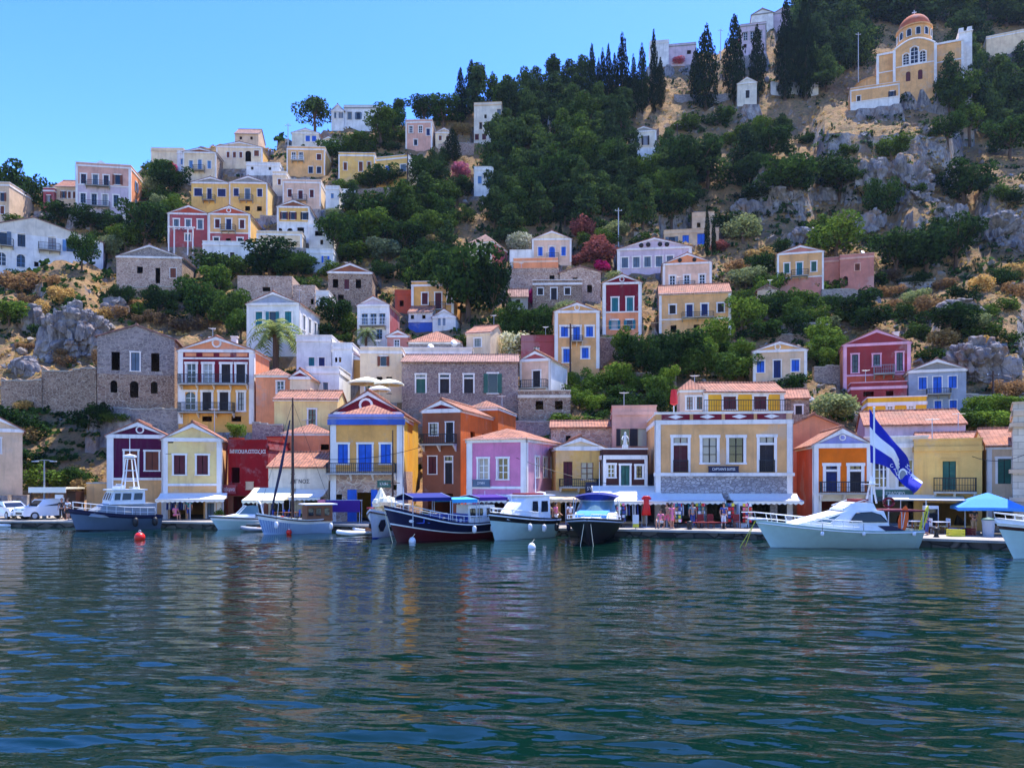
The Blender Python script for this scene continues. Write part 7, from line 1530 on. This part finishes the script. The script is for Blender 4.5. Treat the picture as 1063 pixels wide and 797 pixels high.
parasol('left cream parasol on the white café terrace', 381, 84, 391, 397, 40, CH+(HY-408)*84/F, 'canvas_cream'); parasol('right cream parasol on the white café terrace', 404, 83, 393, 398, 32, CH+(HY-409)*83/F, 'canvas_cream'); parasol('low cream parasol in front of the other café parasols', 394, 81, 400, 404, 24, CH+(HY-411)*81/F, 'canvas_white')
# shop goods, tables, crates
def goods(name, label, cat, px, Y, build, z=QZ, rz=0, group=None):
    o = thing(name, label, cat, ((px-CX)/F*Y, Y, z), R(rz), group); build(o); return o
def hanging_dress(m):
    def f(o):
        q = MB(); q.lathe([(.34,0),(.27,.5),(.17,.85),(.2,1.2),(.08,1.3)], (0,0,.85), 12, m, 1, .45); q.tube([(-.3,0,1.95),(-.15,0,2.12),(.15,0,2.12),(.3,0,1.95)], .09, m, 6); q.build('cloth', o, True)
        q = MB(); q.tube([(0,0,0),(0,0,2.25)], .025, 'steel'); q.box(-.25,.25,-.25,.25,0,.05,'steel'); q.build('stand', o)
    return f
goods('dress_display', 'bright red dress on a stand under the wide white awning', 'dress', 671, 53.6, hanging_dress('c_red'))
def rack(cols):
    def f(o):
        q = MB(); q.tube([(-.9,0,0),(-.9,0,1.7),(.9,0,1.7),(.9,0,0)], .025, 'steel'); q.build('frame', o); rr = random.Random(len(cols))
        for k in range(9):
            x = -.8+k*.2; g = MB(); g.lathe([(.24,0),(.2,.4),(.16,.7),(.04,.8)], (x,0,.78+.06*rr.random()), 8, cols[k%len(cols)], .3, 1); g.build('garment', o, True)
    return f
goods('clothes_rack', 'clothes rack of white and blue garments under the wide white awning', 'rack', 653, 54.2, rack(['c_white','c_blue','c_black']))
goods('clothes_rack', 'clothes rack of dark and teal garments under the left awning of the tan house', 'rack', 706, 54.6, rack(['c_black','c_teal','c_white']))
goods('clothes_rack', 'clothes rack of blue garments before the pale yellow shop', 'rack', 184, 63.6, rack(['c_blue','c_white','c_blue']))
def table(m):
    def f(o):
        q = MB(); q.box(-.45,.45,-.45,.45,.72,.76,m); q.build('tabletop', o)
        for x in (-.38,.38):
            for y in (-.38,.38): q = MB(); q.box(x-.03,x+.03,y-.03,y+.03,0,.72,'wood'); q.build('leg', o)
    return f
def chair(m):
    def f(o):
        q = MB(); q.box(-.22,.22,-.22,.22,.43,.47,m); q.build('seat', o); q = MB(); q.box(-.22,.22,.18,.22,.5,.95,m); q.build('backrest', o)
        for x in (-.19,.19):
            for y in (-.19,.19): q = MB(); q.box(x-.02,x+.02,y-.02,y+.02,0,.43,'wood'); q.build('leg', o)
    return f
for k, (px, Y, w_) in enumerate(((292,60.5,'left'),(303,60.2,'middle'),(325,60.0,'right'))):
    goods('cafe_table', f'wooden café table on the quay before the white tavern, {w_} of three', 'table', px, Y, table('wood'))
    for s in (-1,1): goods('cafe_chair', 'blue café chair at a table before the white tavern', 'chair', px+s*5.5, Y+.1, chair('blue_paint'), rz=-90*s, group='café chairs before the white tavern')
for px in (728,738,765): goods('cafe_chair', 'dark red chair under the white awnings of the tan house', 'chair', px, 52.8, chair('redpaint'), rz=0, group='chairs under the tan house awnings')
goods('bench', 'low dark red bench on the quay before the tan house', 'bench', 733, 52.2, lambda o: [MB().box(-1.4,1.4,-.2,.2,.4,.46,'redpaint').build('seat', o)]+[MB().box(x-.05,x+.05,-.18,.18,0,.4,'iron').build('leg', o) for x in (-1.2,1.2)])
def crate(m):
    def f(o):
        q = MB(); q.box(-.4,.4,-.28,.28,0,.04,m); 
        for a in ((-.4,.4,-.28,-.25),(-.4,.4,.25,.28),(-.4,-.37,-.25,.25),(.37,.4,-.25,.25)):
            for z in (.04,.18,.31): q.box(*a,z,z+.1,m)
        for x in (-.39,.37):
            for y in (-.27,.25): q.box(x,x+.02,y,y+.02,.0,.42,m)
        q.build('crate_body', o)
    return f
for lab, px, m, dz in (('blue plastic fish crate under the blue parasol','994','blue_paint',0),('red plastic fish crate beside the blue crate','1003','redpaint',0),('yellow crate low at the quay edge before the blue crate','992','yellow_paint',0)):
    goods('fish_crate', lab, 'crate', float(px), 46.6 if m != 'yellow_paint' else 45.6, crate(m))
def bin_(o):
    q = MB(); q.lathe([(.28,0),(.34,.9),(.36,.92),(.36,.98)], (0,0,0), 14, 'steel'); q.build('drum', o); q = MB(); q.lathe([(.38,0),(.38,.06),(.05,.16)], (0,0,.98), 14, 'signgreen'); q.build('lid', o)
goods('bin', 'metal drum bin with green lid by the right edge cruiser', 'bin', 1026, 45.3, bin_)
def bollard(o):
    q = MB(); q.lathe([(.16,0),(.12,.1),(.1,.35),(.2,.42),(.2,.52),(.05,.58)], (0,0,0), 12, 'iron'); q.build('post', o, True)
goods('mooring_bollard', 'iron mooring bollard on the quay before the tan house', 'bollard', 716, 51.6, bollard); goods('mooring_bollard', 'iron mooring bollard at the quay edge left of the blue parasol', 'bollard', 972, 45.0, bollard)
goods('notice_stand', 'small white and yellow notice stand left of the red dress', 'sign', 660, 52.0, lambda o: [MB().box(-.2,.2,-.03,.03,.35,.95,'c_white').build('panel', o), MB().box(-.2,.2,-.04,.04,.12,.34,'yellow_paint').build('lower_panel', o), MB().box(-.02,.02,.04,.08,0,.9,'iron').build('leg', o)])
def stall(o):
    q = MB(); q.box(-1.3,1.3,-.05,.0,.85,1.75,'canvas_purple'); q.box(-1.3,1.3,0,.9,1.7,1.76,'canvas_white'); q.build('cloth_cover', o); q = MB(); q.box(-1.9,-1.35,-.08,.1,.5,1.8,'cloth_pink'); q.build('pink_cloth', o)
    for x in (-1.25,1.25):
        for y in (0,.85): q = MB(); q.tube([(x,y,0),(x,y,1.7)], .03, 'steel'); q.build('leg', o)
goods('covered_stall', 'market stall with purple and pink cloths behind the white dinghies', 'stall', 356, 58.2, stall)
def scooter(o):
    for x in (-.6,.6):
        n = 14; q = MB(); q.tube([(x+.24*math.cos(2*math.pi*i/n),0,.26+.24*math.sin(2*math.pi*i/n)) for i in range(n+1)], .055, 'rubber', 6); q.build('wheel', o)
    q = MB(); q.tube([(-.6,0,.28),(-.2,0,.35),(.3,0,.35),(.5,0,.95)], [.1,.16,.1,.06], 'black', 8); q.box(-.65,.0,-.13,.13,.68,.8,'rubber'); q.box(-.6,-.1,-.1,.1,.4,.68,'blue_paint'); q.build('body', o); q = MB(); q.tube([(.45,-.32,1.02),(.5,0,.97),(.45,.32,1.02)], .025, 'black'); q.build('handlebar', o)
goods('motor_scooter', 'dark motor scooter parked beside the white off-road car', 'scooter', 29, 64, scooter, rz=30)
# small statue on the brown house parapet, potted tree by the crimson house
def statue(o):
    q = MB(); q.box(-.2,.2,-.2,.2,0,.25,'trim'); q.build('plinth', o); q = MB(); q.lathe([(.16,0),(.14,.2),(.11,.42),(.17,.62),(.13,.7),(.05,.74),(.09,.82),(.08,.92),(.01,.97)], (0,0,.25), 12, 'white', 1, .8); q.tube([(-.15,0,.88),(-.24,-.05,.68),(-.16,-.14,.6)], .045, 'white', 6); q.tube([(.15,0,.88),(.24,-.05,.66),(.2,-.1,.5)], .045, 'white', 6); q.build('figure', o, True)
goods('statue', 'small white statue on the parapet of the little brown house', 'statue', 649, 58.1, statue, z=hI.z0+hI.lz(474)+.66)
cm, tm = PROTO[('bush',0)]
o = goods('potted_tree', 'round clipped green tree on the roof of the crimson house', 'tree', 246, 70, lambda o: MB().lathe([(.5,0),(.65,.7),(.7,.75)], (0,0,0), 14, 'brick').build('pot', o), z=CH+(HY-463)*70/F)
c = bpy.data.objects.new('crown', PROTO[('bright',0)][0]); COL.objects.link(c); c.parent = o; c.location.z = .4; c.scale = (1.9,1.9,2.0)
def dish(px, yb, Y, lab):
    def f(o):
        q = MB(); q.lathe([(.02,0),(.25,.03),(.45,.13)], (0,0,0), 14, 'c_white'); d = q.build('dish', o, True); d.rotation_euler = (R(70),0,R(25)); d.location = (0,-.1,.6); q = MB(); q.tube([(0,0,0),(0,0,.65)], .035, 'steel'); q.build('mount', o)
    goods('satellite_dish', lab, 'dish', px, Y, f, z=CH+(HY-yb)*Y/F)
dish(895, 267, 128, 'white satellite dish on the square pink block'); dish(447, 366, 95.5, 'white satellite dish on the roof behind the long rubble house, left of a pair'); dish(471, 362, 96, 'white satellite dish near the tiled pyramid roof')

def souvenir(o):
    q = MB(); q.tube([(0,0,0),(0,0,1.75)], .03, 'iron'); q.lathe([(.25,0),(.25,.05)], (0,0,0), 10, 'iron'); q.build('stand', o); rr = random.Random(o.location.x)
    for k in range(5):
        for j in range(6):
            a = j*math.pi/3; c = MB(); x, y = .24*math.cos(a), .24*math.sin(a); c.box(x-.08,x+.08,y-.03,y+.03,.4+k*.27,.6+k*.27,rr.choice(['c_white','c_blue','c_red','c_teal','yellow_paint','c_pink','c_tan'])); c.build('souvenir_card', o)
for px, Y in ((703,53.2),(727,53.6),(758,53.4),(776,53.0),(645,54.0)): goods('souvenir_rack', 'revolving souvenir rack under the awnings of the tan house and its neighbour', 'rack', px, Y, souvenir, group='souvenir racks under the awnings')
def flower_pot(o):
    q = MB(); q.lathe([(.16,0),(.24,.36),(.26,.4)], (0,0,0), 12, 'brick'); q.build('pot', o); c = bpy.data.objects.new('foliage', PROTO[('bush',0)][0]); COL.objects.link(c); c.parent = o; c.location.z = .3; c.scale = (.8,.8,.9)
for px, Y in ((228,62.6),(318,59.0),(440,57.0),(478,56.4),(830,50.6),(842,50.2)): goods('flower_pot', 'terracotta pot with a leafy plant standing on the quay', 'plant pot', px, Y, flower_pot, group='plant pots along the quay')
def cooler(o):
    q = MB(); q.box(-.35,.35,-.3,.3,0,1.7,'c_white'); q.build('cabinet', o); q = MB(); q.box(-.28,.28,-.32,-.3,.3,1.5,'glass'); q.build('glass_door', o)
goods('drinks_cooler', 'white drinks cooler by the wall of the tan house right awning', 'cooler', 771, 53.9, cooler); goods('drinks_cooler', 'white drinks cooler under the cream awning left of the blue parasol', 'cooler', 966, 48.6, cooler)
for k, (px, Y) in enumerate(((600,56.0),(612,56.2),(520,56.0),(505,56.4),(950,48.4),(975,47.6))):
    goods('cafe_table', 'white café table ' + ('under the tan awning, left','under the tan awning, right','behind the cabin boat, right','behind the cabin boat, left','under the cream awning, left','under the cream awning, right')[k], 'table', px, Y, table('white_paint'))
    for s_ in (-1,1): goods('cafe_chair', 'white café chair at a white table on the quay', 'chair', px+s_*6, Y+.1, chair('c_white'), rz=-90*s_, group='white café chairs on the quay')
# ------------------------------------------------------------------ assemble, light, camera
build_heights()
build_setting()
crags()
plant_trees()
scrub()
garden_walls()
late_misc()
w = bpy.data.worlds.new('World'); scene.world = w; w.use_nodes = True
nt = w.node_tree; nt.nodes.clear()
SUN_AZ, SUN_EL = 35.0, 65.0          # degrees clockwise from straight ahead (+Y), i.e. behind the hill on the right
sk = nt.nodes.new('ShaderNodeTexSky'); sk.sky_type = 'NISHITA'; sk.sun_disc = False; sk.sun_elevation = R(SUN_EL); sk.sun_rotation = R(SUN_AZ)
sk.air_density = 1.0; sk.dust_density = .2; sk.ozone_density = 3.0
bg = nt.nodes.new('ShaderNodeBackground'); bg.inputs[1].default_value = .15
ow = nt.nodes.new('ShaderNodeOutputWorld'); hs = nt.nodes.new('ShaderNodeHueSaturation'); hs.inputs['Saturation'].default_value = 1.36; hs.inputs['Hue'].default_value = .522; nt.links.new(sk.outputs[0], hs.inputs['Color']); nt.links.new(hs.outputs[0], bg.inputs[0]); nt.links.new(bg.outputs[0], ow.inputs[0])
sl = bpy.data.lights.new('sun', 'SUN'); sl.energy = 3.3; sl.angle = R(.53); sl.color = (1,.95,.87)
so = bpy.data.objects.new('sun', sl); COL.objects.link(so)
sd = Vector((math.sin(R(SUN_AZ))*math.cos(R(SUN_EL)), math.cos(R(SUN_AZ))*math.cos(R(SUN_EL)), math.sin(R(SUN_EL))))
so.rotation_euler = (-sd).to_track_quat('-Z','Y').to_euler(); so.location = sd*200
hz = MB(); hz.box(-420,420,-90,450,-4.5,330,'haze'); tag(hz.build('haze'), 'thin blue summer haze', 'haze', kind='stuff')
cd = bpy.data.cameras.new('camera'); co = bpy.data.objects.new('camera', cd); COL.objects.link(co)
co.location = (0,0,CH); co.rotation_euler = (R(90),0,0); cd.sensor_width = 36; cd.lens = F/1063*36; cd.shift_y = (HY-398.5)/1063; cd.clip_end = 3000; cd.clip_start = .5
scene.camera = co
vs = scene.view_settings; vs.view_transform = 'Standard'; vs.look = 'None'; vs.exposure = 1.62; vs.gamma = 1; vs.use_curve_mapping = False
scene.cycles.max_bounces = 6; scene.cycles.diffuse_bounces = 3; scene.cycles.glossy_bounces = 3
